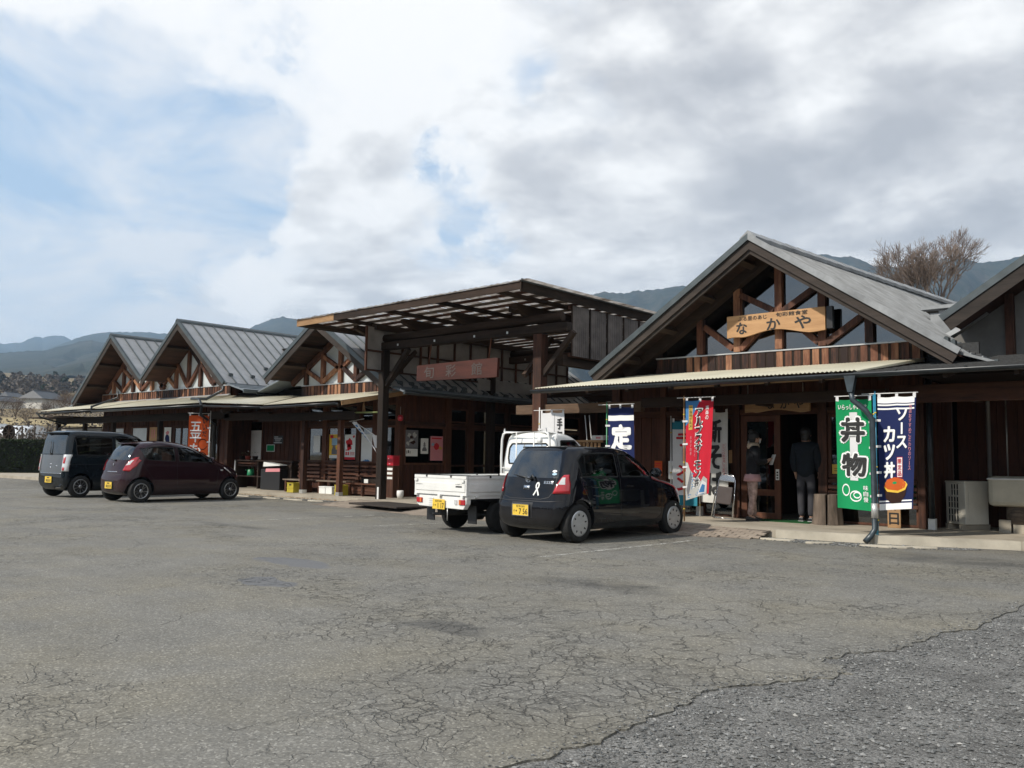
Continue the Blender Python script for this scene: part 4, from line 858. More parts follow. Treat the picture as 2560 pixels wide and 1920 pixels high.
# hanging corrugated panels on the right side
def corr(root, x, y0, y1, z0, z1, mat, name, p=.035):
    m = mb(mat); n = int((y1 - y0) / p)
    for k in range(n + 1): yy = y0 + (y1 - y0) * k / n; dx = .008 * (1 if k % 2 else -1); m.v += [(x + dx, yy, z0), (x + dx, yy, z1)]
    for k in range(n): m.face([2 * k, 2 * k + 2, 2 * k + 3, 2 * k + 1])
    return m.build(name, root)
plain('old_sheet', (.125, .108, .10), .55, 0, .35, 2.2, .4)
yy = 14.72
for k in range(8): corr(CA, -10.98, yy, yy + .66, 3.40, 4.50, 'old_sheet', 'side_sheet'); m = mb('wood_dark'); m.box(-10.975, -10.95, yy - .015, yy + .015, 3.4, 4.5); m.build('side_sheet_batten', CA); yy += .67
for z in (3.42, 4.45): m = mb('wood_mid_y'); m.box(-11.06, -11.0, 14.7, 20.1, z - .04, z + .04); m.build('side_rail', CA)
m = mb('wood_dark_y'); m.box(-11.3, -11.1, 14.6, 30, 3.2, 3.42); m.build('side_beam', CA)
# dark passage behind
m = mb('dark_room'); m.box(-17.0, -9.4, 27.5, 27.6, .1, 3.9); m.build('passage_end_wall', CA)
wall_panel(CA, -17.0, -9.4, .12, 3.0, y=27.4, step=.2, mat='wood_dark')
beam_x(CA, -17.0, -9.6, 20.2, 3.0, 3.25); beam_x(CA, -17.2, -9.6, 23.5, 3.1, 3.4)

# ---------------------------------------------------------------- right-hand restaurant building
RB = thing('restaurant_building', 'timber restaurant with a wide gabled grey roof, glazed truss front and cream lean-to awning', 'building', (-6.7, 18, 0), world=True)
YR = 14.6; RL, RA, RR = (-10.35, 2.93), (-6.83, 5.28), (-3.37, 2.93)
def right_roof():
    """corrugated sheet slopes; the ridge runs slightly askew"""
    bx_, by = -5.45, 26.0
    def col(side, n=112):
        m = mb('roof_tile'); e0 = RL if side < 0 else RR; e1x = -10.9 if side < 0 else -1.2
        seg = 14
        rows = []
        for j in range(n + 1):
            t = j / n; y = YR + (by - YR) * t; ex = e0[0] + (e1x - e0[0]) * t * (0 if side < 0 else .0); ax = RA[0] + (bx_ - RA[0]) * t
            for dz in (0.0, .032):
                pass
            rows.append([(ex + (ax - ex) * u, y, e0[1] + (RA[1] - e0[1]) * u) for u in (0, .12, 1)])
        for j in range(n):
            y0 = rows[j]; y1 = rows[j + 1]
            for k in range(2):
                h = .055; a, b, c, d = (Vector(p) for p in (y0[k], y0[k + 1], y1[k + 1], y1[k])); up = Vector((0, 0, h))
                lap = Vector((0, 0, .012))
                m.quad(a + up, b + up, c + lap, d + lap); m.quad(c + lap, d + lap, d + up, c + up)
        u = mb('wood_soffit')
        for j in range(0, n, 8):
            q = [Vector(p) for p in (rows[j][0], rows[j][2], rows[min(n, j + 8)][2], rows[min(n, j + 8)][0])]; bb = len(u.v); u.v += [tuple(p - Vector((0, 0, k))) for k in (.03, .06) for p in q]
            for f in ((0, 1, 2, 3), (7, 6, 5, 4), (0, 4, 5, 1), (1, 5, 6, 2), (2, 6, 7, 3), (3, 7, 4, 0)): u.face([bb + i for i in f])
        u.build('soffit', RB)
        m.build('roof_sheeting', RB, stuff=True)
    col(-1); col(1)
    # ridge cap in short lapped lengths
    A0 = Vector((RA[0], YR - .08, RA[1])); A1 = Vector((bx_, by, RA[1])); n = 26
    for i in range(n):
        a = A0.lerp(A1, i / n); b = A0.lerp(A1, (i + 1) / n); m = mb('roof_tile')
        m.prism([(-.15, -.065), (0, .07), (.15, -.065), (.13, -.015), (0, .115), (-.13, -.015)][:2] + [(.15, -.065), (.16, .0), (0, .13), (-.16, .0)], lambda u, v, d, a=a, b=b: (a.x + (b.x - a.x) * d + u, a.y + (b.y - a.y) * d, a.z + v + .03 * (1 - d) * .4), 0.0, .985); m.build('ridge_tile', RB)
right_roof()
for e, s in ((RL, -1), (RR, 1)):
    A = RA; yf = YR; bt = .22
    d = Vector((A[0] - e[0], 0, A[1] - e[1])); u = d.normalized(); nrm = Vector((-u.z, 0, u.x)); nrm = nrm if nrm.z > 0 else -nrm
    ev = Vector((e[0], yf, e[1])); av = Vector((A[0], yf, A[1]))
    def slab(mat, name, t0, t1, y0, y1, dz=.0, parent=RB):
        m = mb(mat); V_ = Vector((0, 0, 1 / nrm.z)); q = [ev - nrm * t0, av - V_ * t0, av - V_ * t1, ev - nrm * t1]; b = len(m.v); m.v += [tuple(p + Vector((0, dy, 0))) for dy in (y0, y1) for p in q]
        for f in ((0, 1, 2, 3), (7, 6, 5, 4), (0, 4, 5, 1), (1, 5, 6, 2), (2, 6, 7, 3), (3, 7, 4, 0)): m.face([b + i for i in f])
        return m.build(name, parent)
    slab('wood_barge', 'barge_board', .03, .17, -.04, 0, .03); slab('roof_trim' if s < 0 else 'roof_tile', 'roof_edge_trim', -.075, .028, -.085, -.045)
    slab('wood_barge', 'barge_board', .175, .235, .0, .05, .02)
    for t in (.18, .42, .66, .9):
        p = ev.lerp(av, t) - nrm * .055; R3 = Matrix((u, Vector((0, 1, 0)), nrm)).transposed().to_4x4(); m = mb('wood_dark_y'); m.obox(Matrix.Translation(p - nrm * .07 + Vector((0, .46, 0))) @ R3, .12, .78, .13); m.build('purlin', RB)
PR = [-8.29, -7.49, -6.65, -5.83, -5.00]
truss(RB, (-6.80, 5.03), PR, .665, .68, 3.31, [(-8.2, 3.86, -7.58, 3.38), (-7.42, 3.36, -6.75, 3.98), (-7.42, 4.42, -6.75, 4.05), (-6.57, 4.02, -5.92, 4.42), (-6.57, 3.98, -5.90, 3.38), (-5.76, 3.36, -5.08, 3.82), (-8.36, 3.36, -8.85, 3.62)][:6], y=15.5, pane='glass_gable', rafter='wood_dark_x')
for side, s in ((-1, .665), (1, .68)):
    m = mb('wood_dark_x'); xe = -6.8 + side * (5.12 - 2.99) / s; m.beam((xe, 15.36, 2.99), (-6.8, 15.36, 5.12), .12, .22, (0, 0, 1)); m.build('inner_rafter', RB)
board_band(RB, -9.28, -4.12, 2.965, 3.27, .172, y=15.44)
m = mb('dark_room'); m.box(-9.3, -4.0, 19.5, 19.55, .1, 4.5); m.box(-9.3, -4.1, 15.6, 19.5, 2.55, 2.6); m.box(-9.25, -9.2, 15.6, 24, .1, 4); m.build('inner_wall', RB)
for a, b in (((-8.0, 16.6, 3.42), (-7.0, 17.6, 3.42)), ((-5.75, 16.3, 3.42), (-5.1, 17.3, 3.42))):
    m = mb('lamp_tube'); m.tube([a, b], .02, 6); m.build('ceiling_tube_light', RB)
guards([(-3.62 - .0 * k, 14.95 + .42 * k, 3.145) for k in range(4)], RB)
skirt(-3.42, 2.975, -2.92, 2.80, 14.75, 19.5, 2, 'roof_tile', RB)
# infill beside the board band: lapped tin under the low part of the roof
m = mb('roof_dark')
for k in range(9): z = 2.97 + k * .034; m.prism([(0, 0), (-.02, 0), (-.004, .034), (0, .034)], lambda u, v, d: (d, 15.52 + u, z + v), -4.08, -3.98 + (8 - k) * .09)
m.build('lapped_tin', RB, stuff=True)
m = mb('roof_dark'); m.box(-4.1, -3.3, 15.53, 15.6, 2.6, 3.2); m.build('tin_backing', RB)
# awning and gutter; right part is a dark shingle lean-to
awning(RB, [(-10.95, 13.42, 2.60), (-4.55, 13.42, 2.62)], [(-9.75, 15.40, 2.955), (-4.10, 15.40, 2.965)])
awning(RB, [(-4.55, 13.425, 2.605), (-4.1, 15.2, 2.90)], [(-4.10, 15.40, 2.965), (-4.09, 15.41, 2.966)])
m = mb('roof_dark'); n = 15
for k in range(n):
    y0 = 13.42 + .24 * k; y1 = 13.42 + .24 * (k + 1); z0 = 2.585 + .036 * k; z1 = 2.585 + .036 * (k + 1)
    x0 = -4.6 + .05 * k if k < 9 else -3.3; m.prism([(y0, z0 + .012), (y1, z1), (y1, z1 - .03), (y0, z0 - .03)], lambda u, v, d: (d, u, v), x0, 4.0)
m.build('shingle_course', RB, stuff=True)
gutter(RB, (-10.95, 13.36, 2.56), (4.0, 13.36, 2.585), .062)
for x in np.arange(-10.6, 3, .91): m = mb('wood_dark_y'); m.beam((x, 13.5, 2.50), (x, 15.4, 2.86), .06, .09); m.build('awning_rafter', RB)
m = mb('wood_log'); m.box(-12.2, -9.0, 14.35, 14.5, 2.14, 2.34); m.build('beam', RB, bevel=.01)
m = mb('wood_dark_x'); m.box(-8.99, -4.4, 14.35, 14.5, 2.215, 2.40); m.build('beam', RB, bevel=.01)
m = mb('wood_mid_x'); m.box(-4.39, 4, 14.5, 14.66, 2.17, 2.45); m.build('beam', RB, bevel=.01)
for x in (-9.95, -8.29, -6.65, -5.0, -3.3): m = mb('wood_dark_y'); m.box(x - .06, x + .06, 14.52, 15.42, 2.2, 2.34); m.build('bracket', RB)
m = mb('wood_raw'); m.beam((-7.9, 13.62, 2.50), (-4.7, 13.62, 2.54), .04, .05); m.build('nailing_strip', RB)
# ground floor front
Y = 15.5
for x0, x1 in ((-10.4, -10.2), (-9.21, -9.08), (-8.37, -8.28), (-7.60, -7.46), (-5.94, -5.78), (-4.26, -4.14)): m = mb('wood_mid'); m.box(x0, x1, Y - .08, Y + .06, .12, 2.95); o = m.build('post', RB, bevel=.006)
for x in (-8.325, -4.05): m = mb('white_metal'); m.box(x - .055, x + .055, Y - .10, Y - .0, .12, .30); m.build('post_foot', RB)
m = mb('gutter_black'); m.tube([(-4.05, 15.43, .3), (-4.05, 15.43, 2.6)], .05, 8); m.build('downpipe', RB)
for a, b in ((-10.19, -9.22), (-9.07, -8.38), (-8.27, -7.61), (-7.45, -5.95), (-5.77, -4.27)):
    m = mb('wood_mid_x'); m.box(a, b, Y - .06, Y + .05, 2.08, 2.19); m.build('lintel', RB); wall_panel(RB, a, b, 2.195, 2.95, y=Y, step=.13)
wall_panel(RB, -10.19, -9.22, .12, 2.075, y=Y, step=.12)
for a, b in ((-9.07, -8.38), (-8.27, -7.61), (-5.77, -4.27)):
    glazed(RB, a, b, .93, 2.07, y=Y, mull=1 if b - a > 1 else 0)
    for k in range(5): m = mb('wood_mid_x'); m.box(a, b, Y - .07, Y - .04, .44 + .10 * k, .50 + .10 * k); m.build('rail_slat', RB)
    glazed(RB, a, b, .13, .92, y=Y + .02, fr=.04)
# sliding entrance door (left leaf closed, right side open)
dr = glazed(RB, -7.44, -6.66, .13, 2.07, y=Y - .02, fr=.115, name='sliding_door', mat='wood_mid', rail=.62)
m = mb('wood_mid_x'); m.box(-7.32, -6.78, Y - .045, Y + .005, 1.19, 1.25); m.build('door_rail', dr)
m = mb('paper_white'); m.box(-6.745, -6.68, Y - .06, Y - .052, .86, 1.06); m.mat('text_black')
for k in range(3): m.box(-6.73, -6.695, Y - .063, Y - .061, .885 + .05 * k, .915 + .05 * k)
m.build('door_notice', dr)
# inside
m = mb('concrete'); m.box(-9.2, 3.0, 15.6, 24, .08, .118); m.build('interior_floor', RB)
m = mb('wall_board'); m.box(-7.6, -7.5, 15.6, 19.5, .12, 2.5); m.box(-5.9, -5.8, 15.6, 19.5, .12, 2.5); m.build('interior_partition', RB)
# right bay: open recess with dark boarded back wall
wall_panel(RB, -4.0, 3.0, .12, 2.9, y=17.0, step=.16, mat='wall_board')
wall_panel(RB, 15.6, 17.0, .12, 2.6, y=-4.08, axis='y', step=.14)
m = mb('wood_dark_x'); m.box(-4.0, 3, 14.7, 17, 2.6, 2.64); m.build('bay_ceiling', RB)
m = mb('steel_pole'); m.tube([(-3.47, 16.85, .7), (-3.47, 16.85, 2.45), (-3.47, 16.6, 2.5)], .035, 8); m.build('service_pipe', RB)
m = mb('steel_pole'); m.tube([(-3.2, 16.9, .9), (-3.2, 16.9, 2.45)], .012, 6); m.build('conduit', RB)
# downpipe with hopper at the banner pole
m = mb('pipe_blue'); m.prism([(-.09, 0), (.09, 0), (.035, -.26), (-.035, -.26)], lambda u, v, d: (-4.62 + u, d, 2.54 + v), 13.31, 13.42); m.build('rain_hopper', RB)
pipe(RB, [(-4.62, 13.37, 2.30), (-4.60, 13.37, 2.16), (-4.42, 13.40, 2.00), (-4.33, 13.42, 1.86), (-4.32, 13.42, .22), (-4.36, 13.36, .12), (-4.42, 13.28, .03)], .045, 'pipe_blue')
m = mb('steel_pole'); m.tube([(-4.32, 13.42, .38), (-4.32, 13.42, .60)], .053, 8); m.build('pipe_sleeve', RB)

# left gable end wall of the restaurant towards the canopy
wall_panel(RB, 15.6, 27, .12, 3.1, y=-9.36, axis='y', step=.14)

# ---------------------------------------------------------------- neighbouring gable at the right edge
NB = thing('neighbouring_building', 'next gabled timber building cut off by the right edge, dark soffit over pale wall panels', 'building', (0, 18, 0), world=True)
gable_roof(NB, (-4.0, 3.72), (.11, 6.47), (4.2, 3.72), 16.2, 27, mat='roof_steel', step=.4, bt=.24)
for x in (-3.14, -2.16, -1.16, -.11, .89): m = mb('wood_mid'); m.box(x - .07, x + .07, 17.12, 17.26, 2.9, 6.4 - abs(x - .1) * .67); m.build('truss_post', NB)
for a, b in ((-4.1, -3.22), (-3.06, -2.24), (-2.08, -1.24), (-1.08, .8)):
    m = mb('sheet_dim'); m.prism([(a, 2.92), (b, 2.92), (b, 6.3 - abs(b - .1) * .67), (a, 6.3 - abs(a - .1) * .67)], lambda u, v, d: (u, d, v), 17.2, 17.22); m.build('wall_sheet', NB)
m = mb('flashing'); m.prism([(-4.5, 3.52), (-3.55, 3.98), (-3.5, 3.93), (-4.45, 3.44)], lambda u, v, d: (u, d, v), 17.4, 21); m.box(-4.6, -2.6, 18.4, 26, 4.20, 4.26); m.build('valley_flashing', NB)
m = mb('roof_tile'); m.box(-4.75, -2.5, 18.35, 18.40, 3.7, 4.2); m.box(-4.9, -2.4, 18.25, 18.5, 4.27, 4.34); m.build('valley_upstand', NB)
# ================================================================ VEHICLES
def paint(name, col, metal=.0, rough=.35, coat=1.0):
    m, nt, b = pbsdf(name, rough, metal, .0); tc = nt.nodes.new('ShaderNodeTexCoord')
    f = fbm(nt, tc.outputs['Object'], 1.8, 6, .65); r = ramp(nt, [(.35, tuple(c * .9 for c in col)), (.7, tuple(min(1, c * 1.1 + .003) for c in col))]); nt.links.new(f, r.inputs[0])
    # road dust gathering low on the body
    sp = nt.nodes.new('ShaderNodeSeparateXYZ'); nt.links.new(tc.outputs['Object'], sp.inputs[0])
    d = nt.nodes.new('ShaderNodeMapRange'); d.inputs['From Min'].default_value = .55; d.inputs['From Max'].default_value = .15; d.inputs['To Max'].default_value = .16; nt.links.new(sp.outputs[2], d.inputs['Value'])
    dn = math_n(nt, 'MULTIPLY', d.outputs[0], math_n(nt, 'ADD', fbm(nt, tc.outputs['Object'], 9, 6, .7), .3))
    c = mix_c(nt, dn, r.outputs[0], (.16, .145, .12)); nt.links.new(c, b.inputs['Base Color'])
    b.inputs['Coat Weight'].default_value = coat; b.inputs['Coat Roughness'].default_value = .03; b.inputs['Coat IOR'].default_value = 1.42 if col[0] < .1 else 1.5
    return m
paint('gate_reflection', (.10, .105, .11), .5, .3, 1.0); paint('paint_navy', (.0045, .0052, .008)); paint('paint_plum', (.022, .0085, .0115)); paint('paint_ink', (.0055, .0095, .013)); paint('paint_white', (.74, .74, .71), 0, .35, .8); paint('paint_silver', (.36, .36, .35), .6, .3, .8)
plain('lamp_red', (.42, .010, .018), .12, 0, .1, 5, .6, 0, 0, .8); plain('lamp_clear', (.70, .70, .69), .10, .3, .1, 9, .6, 0, 0, .8); plain('lamp_amber', (.62, .16, .03), .15, 0, .1, 5, .6, 0, 0, .8)
plain('plate_yellow', (.74, .50, .055), .5, 0, .03, 5); plain('seat_cloth', (.055, .055, .06), .9, 0, .2, 8); plain('seat_light', (.24, .24, .23), .9, 0, .2, 8)
def pchip(pts):
    xs = np.array([p[0] for p in pts], float); ys = np.array([p[1] for p in pts], float); h = np.diff(xs); d = np.diff(ys) / h; m = np.zeros(len(xs)); m[0] = d[0]; m[-1] = d[-1]
    for i in range(1, len(xs) - 1):
        if d[i - 1] * d[i] > 0: w1 = 2 * h[i] + h[i - 1]; w2 = h[i] + 2 * h[i - 1]; m[i] = (w1 + w2) / (w1 / d[i - 1] + w2 / d[i])
    def f(x):
        x = min(max(x, xs[0]), xs[-1]); i = min(max(int(np.searchsorted(xs, x)) - 1, 0), len(h) - 1); t = (x - xs[i]) / h[i]
        return float((2 * t**3 - 3 * t**2 + 1) * ys[i] + (t**3 - 2 * t**2 + t) * h[i] * m[i] + (-2 * t**3 + 3 * t**2) * ys[i + 1] + (t**3 - t**2) * h[i] * m[i + 1])
    return f
class Shell:
    def __init__(s, prof, rr=(.22, .20), rf=(.30, .34), bow_r=.05, bow_f=.12):
        s.zs = [p[0] for p in prof]; s.yr = pchip([(p[0], p[1]) for p in prof]); s.yf = pchip([(p[0], p[2]) for p in prof]); s.w = pchip([(p[0], p[3]) for p in prof])
        s.rr = rr; s.rf = rf; s.br = bow_r; s.bf = bow_f; s.ztop = s.zs[-1]
    def X(s, y, z):
        W = s.w(z); yr = s.yr(z) + s.br; yf = s.yf(z) - s.bf; L = yf - yr
        ry = min(s.rr[1], L * .3); fy = min(s.rf[1], L * .4); x = W
        if y < yr + ry: t = min(1, (yr + ry - y) / ry); x = W - s.rr[0] * (1 - math.sqrt(max(0, 1 - t * t)))
        elif y > yf - fy: t = min(1, (y - yf + fy) / fy); x = W - s.rf[0] * (1 - math.sqrt(max(0, 1 - t * t)))
        return x
    def YR(s, x, z):
        W = s.w(z); a = min(abs(x), W); y = s.yr(z) + s.br * (a / W) ** 2; ry = s.rr[1]
        if a > W - s.rr[0]: t = (a - W + s.rr[0]) / s.rr[0]; y += ry * (1 - math.sqrt(max(0, 1 - t * t)))
        return y
    def YF(s, x, z):
        W = s.w(z); a = min(abs(x), W); y = s.yf(z) - s.bf * (a / W) ** 2; ry = s.rf[1]
        if a > W - s.rf[0]: t = (a - W + s.rf[0]) / s.rf[0]; y -= ry * (1 - math.sqrt(max(0, 1 - t * t)))
        return y
    def ring(s, z, inset=0, nside=16, narc=8, nend=8):
        W = s.w(z) - inset; pts = []
        rx, ry = s.rr; fx, fy = s.rf; rx = min(rx, W * .9); fx = min(fx, W * .9)
        def yr(x): a = abs(x); t = max(0, (a - W + rx) / rx); return s.yr(z) + inset + s.br * (a / W) ** 2 + ry * (1 - math.sqrt(max(0, 1 - min(t, 1) ** 2)))
        def yf(x): a = abs(x); t = max(0, (a - W + fx) / fx); return s.yf(z) - inset - s.bf * (a / W) ** 2 - fy * (1 - math.sqrt(max(0, 1 - min(t, 1) ** 2)))
        xe = W - rx; xf = W - fx
        R = [(x, yr(x)) for x in np.linspace(0, xe, nend)] + [(xe + rx * math.sin(a), yr(xe + rx * math.sin(a))) for a in np.linspace(0, math.pi / 2, narc + 1)[1:]]
        F = [(xf + fx * math.cos(a), yf(xf + fx * math.cos(a))) for a in np.linspace(0, math.pi / 2, narc + 1)] + [(x, yf(x)) for x in np.linspace(xf, 0, nend)[1:]]
        y0, y1 = R[-1][1], F[0][1]; Sd = [(W, y0 + (y1 - y0) * t) for t in np.linspace(0, 1, nside)[1:-1]]
        right = R + Sd + F
        return right + [(-x, y) for x, y in right[-2:0:-1]]
    def loft(s, z0=None, inset=0, ztop=None, sub=3, crown=.02):
        zz = []
        for a, b in zip(s.zs[:-1], s.zs[1:]): zz += [a + (b - a) * k / sub for k in range(sub)]
        zz.append(s.zs[-1]); lo = z0 if z0 is not None else zz[0]; hi = (ztop or s.ztop)
        zz = [lo] + [z for z in zz if lo + .01 < z < hi - .005] + [hi]
        rings = [[(x, y, z) for x, y in s.ring(z, inset)] for z in zz]
        # close the roof with shrinking rings
        last = rings[-1]; cy = sum(p[1] for p in last) / len(last)
        for k, sh in ((1, .82), (2, .5), (3, .2)): rings.append([(p[0] * sh, cy + (p[1] - cy) * sh, zz[-1] + crown * (1 - sh) ** .8) for p in last])
        v = [p for r in rings for p in r]; n = len(last); f = []
        for i in range(len(rings) - 1):
            for k in range(n): f.append((i * n + k, i * n + (k + 1) % n, (i + 1) * n + (k + 1) % n, (i + 1) * n + k))
        f.append(tuple(range(n))[::-1]); f.append(tuple((len(rings) - 1) * n + k for k in range(n)))
        me = bpy.data.meshes.new('loft'); me.from_pydata(v, [], f); me.polygons.foreach_set('use_smooth', [True] * len(f)); return me
def tmp_obj(me): o = bpy.data.objects.new('tmp', me); COL.objects.link(o); return o
def prism_mesh(poly, axis, a, b):
    m = MB(); m.mats = []; fn = (lambda u, v, d: (d, u, v)) if axis == 'x' else (lambda u, v, d: (u, d, v)); m.prism(poly, fn, a, b)
    me = bpy.data.meshes.new('c'); me.from_pydata(m.v, [], m.f); bm = bmesh.new(); bm.from_mesh(me); bmesh.ops.recalc_face_normals(bm, faces=bm.faces); bm.to_mesh(me); bm.free(); return me
def carve(me, cutters):
    o = tmp_obj(me); cs = []
    for c in cutters:
        k = tmp_obj(c); cs.append(k); md = o.modifiers.new('b', 'BOOLEAN'); md.operation = 'DIFFERENCE'; md.object = k; md.solver = 'EXACT'
    dg = bpy.context.evaluated_depsgraph_get(); dg.update(); out = bpy.data.meshes.new_from_object(o.evaluated_get(dg)); 
    for k in cs + [o]: bpy.data.objects.remove(k)
    return out
def patch(m, S_, side, poly, off, skirt=None, step=.06):
    """a piece that follows the body surface. side: 'R','L' (y,z) / 'B' rear (x,z) / 'F' front"""
    bm = bmesh.new(); vs = [bm.verts.new((u, v, 0)) for u, v in poly]; bm.faces.new(vs)
    us = [p[0] for p in poly]; ws = [p[1] for p in poly]
    for ax, lo, hi in ((0, min(us), max(us)), (1, min(ws), max(ws))):
        n = int((hi - lo) / step)
        for k in range(1, n + 1):
            c = [0, 0, 0]; c[ax] = lo + (hi - lo) * k / (n + 1); no = [0, 0, 0]; no[ax] = 1
            bmesh.ops.bisect_plane(bm, geom=list(bm.verts) + list(bm.edges) + list(bm.faces), plane_co=c, plane_no=no)
    def mp(u, v, o):
        if side == 'R': return (S_.X(u, v) + o, u, v)
        if side == 'L': return (-S_.X(u, v) - o, u, v)
        if side == 'B': return (u, S_.YR(u, v) - o, v)
        if side == 'F': return (u, S_.YF(u, v) + o, v)
    b = len(m.v); bm.verts.index_update(); m.v += [mp(v.co.x, v.co.y, off) for v in bm.verts]; om = m.smooth; m.smooth = True
    for f in bm.faces: m.face([b + v.index for v in f.verts])
    m.smooth = False
    if skirt is not None:
        for e in bm.edges:
            if len(e.link_faces) == 1:
                i, j = (v.index for v in e.verts); n = len(m.v); m.v += [mp(e.verts[0].co.x, e.verts[0].co.y, skirt), mp(e.verts[1].co.x, e.verts[1].co.y, skirt)]; m.face([b + i, b + j, n + 1, n])
    m.smooth = om; bm.free()
def strip(pts, w):
    """thin closed outline band along 2D points -> list of quads"""
    out = []
    for a, b in zip(pts[:-1], pts[1:]):
        d = Vector((b[0] - a[0], b[1] - a[1])); 
        if d.length < 1e-6: continue
        n = Vector((-d.y, d.x)).normalized() * w / 2; out.append([(a[0] - n.x, a[1] - n.y), (b[0] - n.x, b[1] - n.y), (b[0] + n.x, b[1] + n.y), (a[0] + n.x, a[1] + n.y)])
    return out
def add_wheels(root, r, xw, ys, style, width=.155):
    def wheel(x, y, first):
        s = 1 if x > 0 else -1
        M = Matrix.Translation((x, y, r)) @ Matrix.Rotation(s * math.pi / 2, 4, 'Y')
        t = mb('black_rubber'); rr = r * .66
        t.lathe([(rr, -width / 2), (r * .90, -width / 2 - .004), (r * .975, -width / 2 + .012), (r, -width / 2 + .03), (r, width / 2 - .03), (r * .975, width / 2 - .012), (r * .90, width / 2 + .004), (rr, width / 2 - .006)], M, 36)
        t.lathe([(.0, -width / 2 + .03), (rr + .002, -width / 2 + .03)], M, 36); o = t.build('wheel', root)
        q = mb('hubcap' if style == 'cap' else 'alloy')
        if style == 'cap':
            q.lathe([(rr + .006, width / 2 - .012), (rr, width / 2 - .002), (rr * .86, width / 2 + .004), (rr * .55, width / 2 - .004), (rr * .30, width / 2 + .002), (0.0, width / 2 + .006)], M, 36)
            q.mat('black_plastic')
            for k in range(8):
                a = 2 * math.pi * k / 8 + .2; p = [(rr * q_ * math.cos(a + d), rr * q_ * math.sin(a + d)) for q_, d in ((.62, -.09), (.80, -.07), (.80, .07), (.62, .09))]
                q.prism(p, lambda u, v, d: M @ Vector((u, v, d)), width / 2 - .02, width / 2 + .0045)
        elif style == 'steel':
            q.lathe([(rr + .004, width / 2 - .012), (rr * .9, width / 2 - .015), (rr * .8, width / 2 - .05), (rr * .5, width / 2 - .03), (rr * .3, width / 2 - .02), (0, width / 2 - .02)], M, 28)
        else:
            q.lathe([(rr + .006, width / 2 - .010), (rr * .98, width / 2 + .002), (rr * .90, width / 2 - .004), (rr * .88, width / 2 - .03)], M, 36)
            q.lathe([(rr * .26, width / 2 - .03), (rr * .24, width / 2 - .006), (rr * .1, width / 2 - .002), (0, width / 2 - .002)], M, 18)
            n = 5 if style == 'alloy5' else 10
            for k in range(n):
                a = 2 * math.pi * k / n
                for da in ((-.22, .22) if n == 5 else (0,)):
                    p = [(rr * r_ * math.cos(a + t_), rr * r_ * math.sin(a + t_)) for r_, t_ in ((.2, -.22), (.92, da - .055 - (0 if n == 10 else .03)), (.92, da + .055 + (0 if n == 10 else .03)), (.2, .22))] if n == 5 else [(rr * r_ * math.cos(a + t_), rr * r_ * math.sin(a + t_)) for r_, t_ in ((.2, -.25), (.92, -.07), (.92, .07), (.2, .25))]
                    q.prism(p, lambda u, v, d: M @ Vector((u, v, d)), width / 2 - .028, width / 2 - .006)
            q.mat('black_plastic'); q.lathe([(0, width / 2 - .07), (rr * .93, width / 2 - .06)], M, 24)
        q.build('rim', o)
    for y in ys:
        for x in (-xw, xw): wheel(x, y, False)
def plate(root, cx, z0, y, top, bottom, w=.315, h=.157, frame=True, tilt=0):
    m = mb('plate_yellow'); m.box(cx - w / 2, cx + w / 2, y - .006, y, z0, z0 + h); o = m.build('number_plate', root)
    t = mb('text_black'); fn = lambda u, v: (cx + u, y - .0075, z0 + v)
    if bottom is None:      # too far off to read: worn dark marks
        for a, b_, c_, d_ in ((-.06, .06, .72, .88), (-.10, -.06, .15, .55), (-.03, 0, .12, .58), (.03, .06, .12, .58), (.09, .12, .12, .58)): t.box(cx + a, cx + b_, y - .0078, y - .0072, z0 + h * c_, z0 + h * d_)
        t.build('plate_lettering', o); return
    put_text(t, top, -.085, .085, h * .70, h * .93, fn, .01); 
    if len(bottom) > 1: put_text(t, bottom[0], -w / 2 + .018, -w / 2 + .045, h * .22, h * .50, fn, .01); put_text(t, bottom[1], -w / 2 + .065, w / 2 - .02, h * .10, h * .62, fn, .02)
    t.build('plate_lettering', o)
    if frame:
        f = mb('chrome'); e = .009
        for a in ((-w / 2 - e, w / 2 + e, -e, 0), (-w / 2 - e, w / 2 + e, h, h + e), (-w / 2 - e, -w / 2, 0, h), (w / 2, w / 2 + e, 0, h)): f.box(cx + a[0], cx + a[1], y - .012, y + .002, z0 + a[2], z0 + a[3])
        f.build('plate_frame', o)
def seats(root, ys, w, zb=.42, mat='seat_cloth', zt=1.0):
    for y in ys:
        for x in (-.30, .30):
            m = mb(mat, True); m.smooth = False; m.box(x - .22, x + .22, y - .02, y + .42, zb, zb + .14); m.prism([(0, zb + .1), (.13, zb + .1), (.02, zt - .04), (-.08, zt - .04)], lambda u, v, d: (d, y + u, v), x - .21, x + .21); m.prism([(-.09, zt - .02), (0, zt - .02), (-.02, zt + .15), (-.10, zt + .15)], lambda u, v, d: (d, y + u, v), x - .12, x + .12); m.build('seat', root, bevel=.03)
def wheel_well(r, y, W, zc): 
    m = MB(); m.mats = []; M = Matrix.Translation((0, y, zc)) @ Matrix.Rotation(math.pi / 2, 4, 'Y'); m.lathe([(r, -W), (r, W)], M, 40); m.f[-1]; me = bpy.data.meshes.new('w'); me.from_pydata(m.v, [], m.f); bm = bmesh.new(); bm.from_mesh(me); bmesh.ops.recalc_face_normals(bm, faces=bm.faces); bm.to_mesh(me); bm.free(); return me
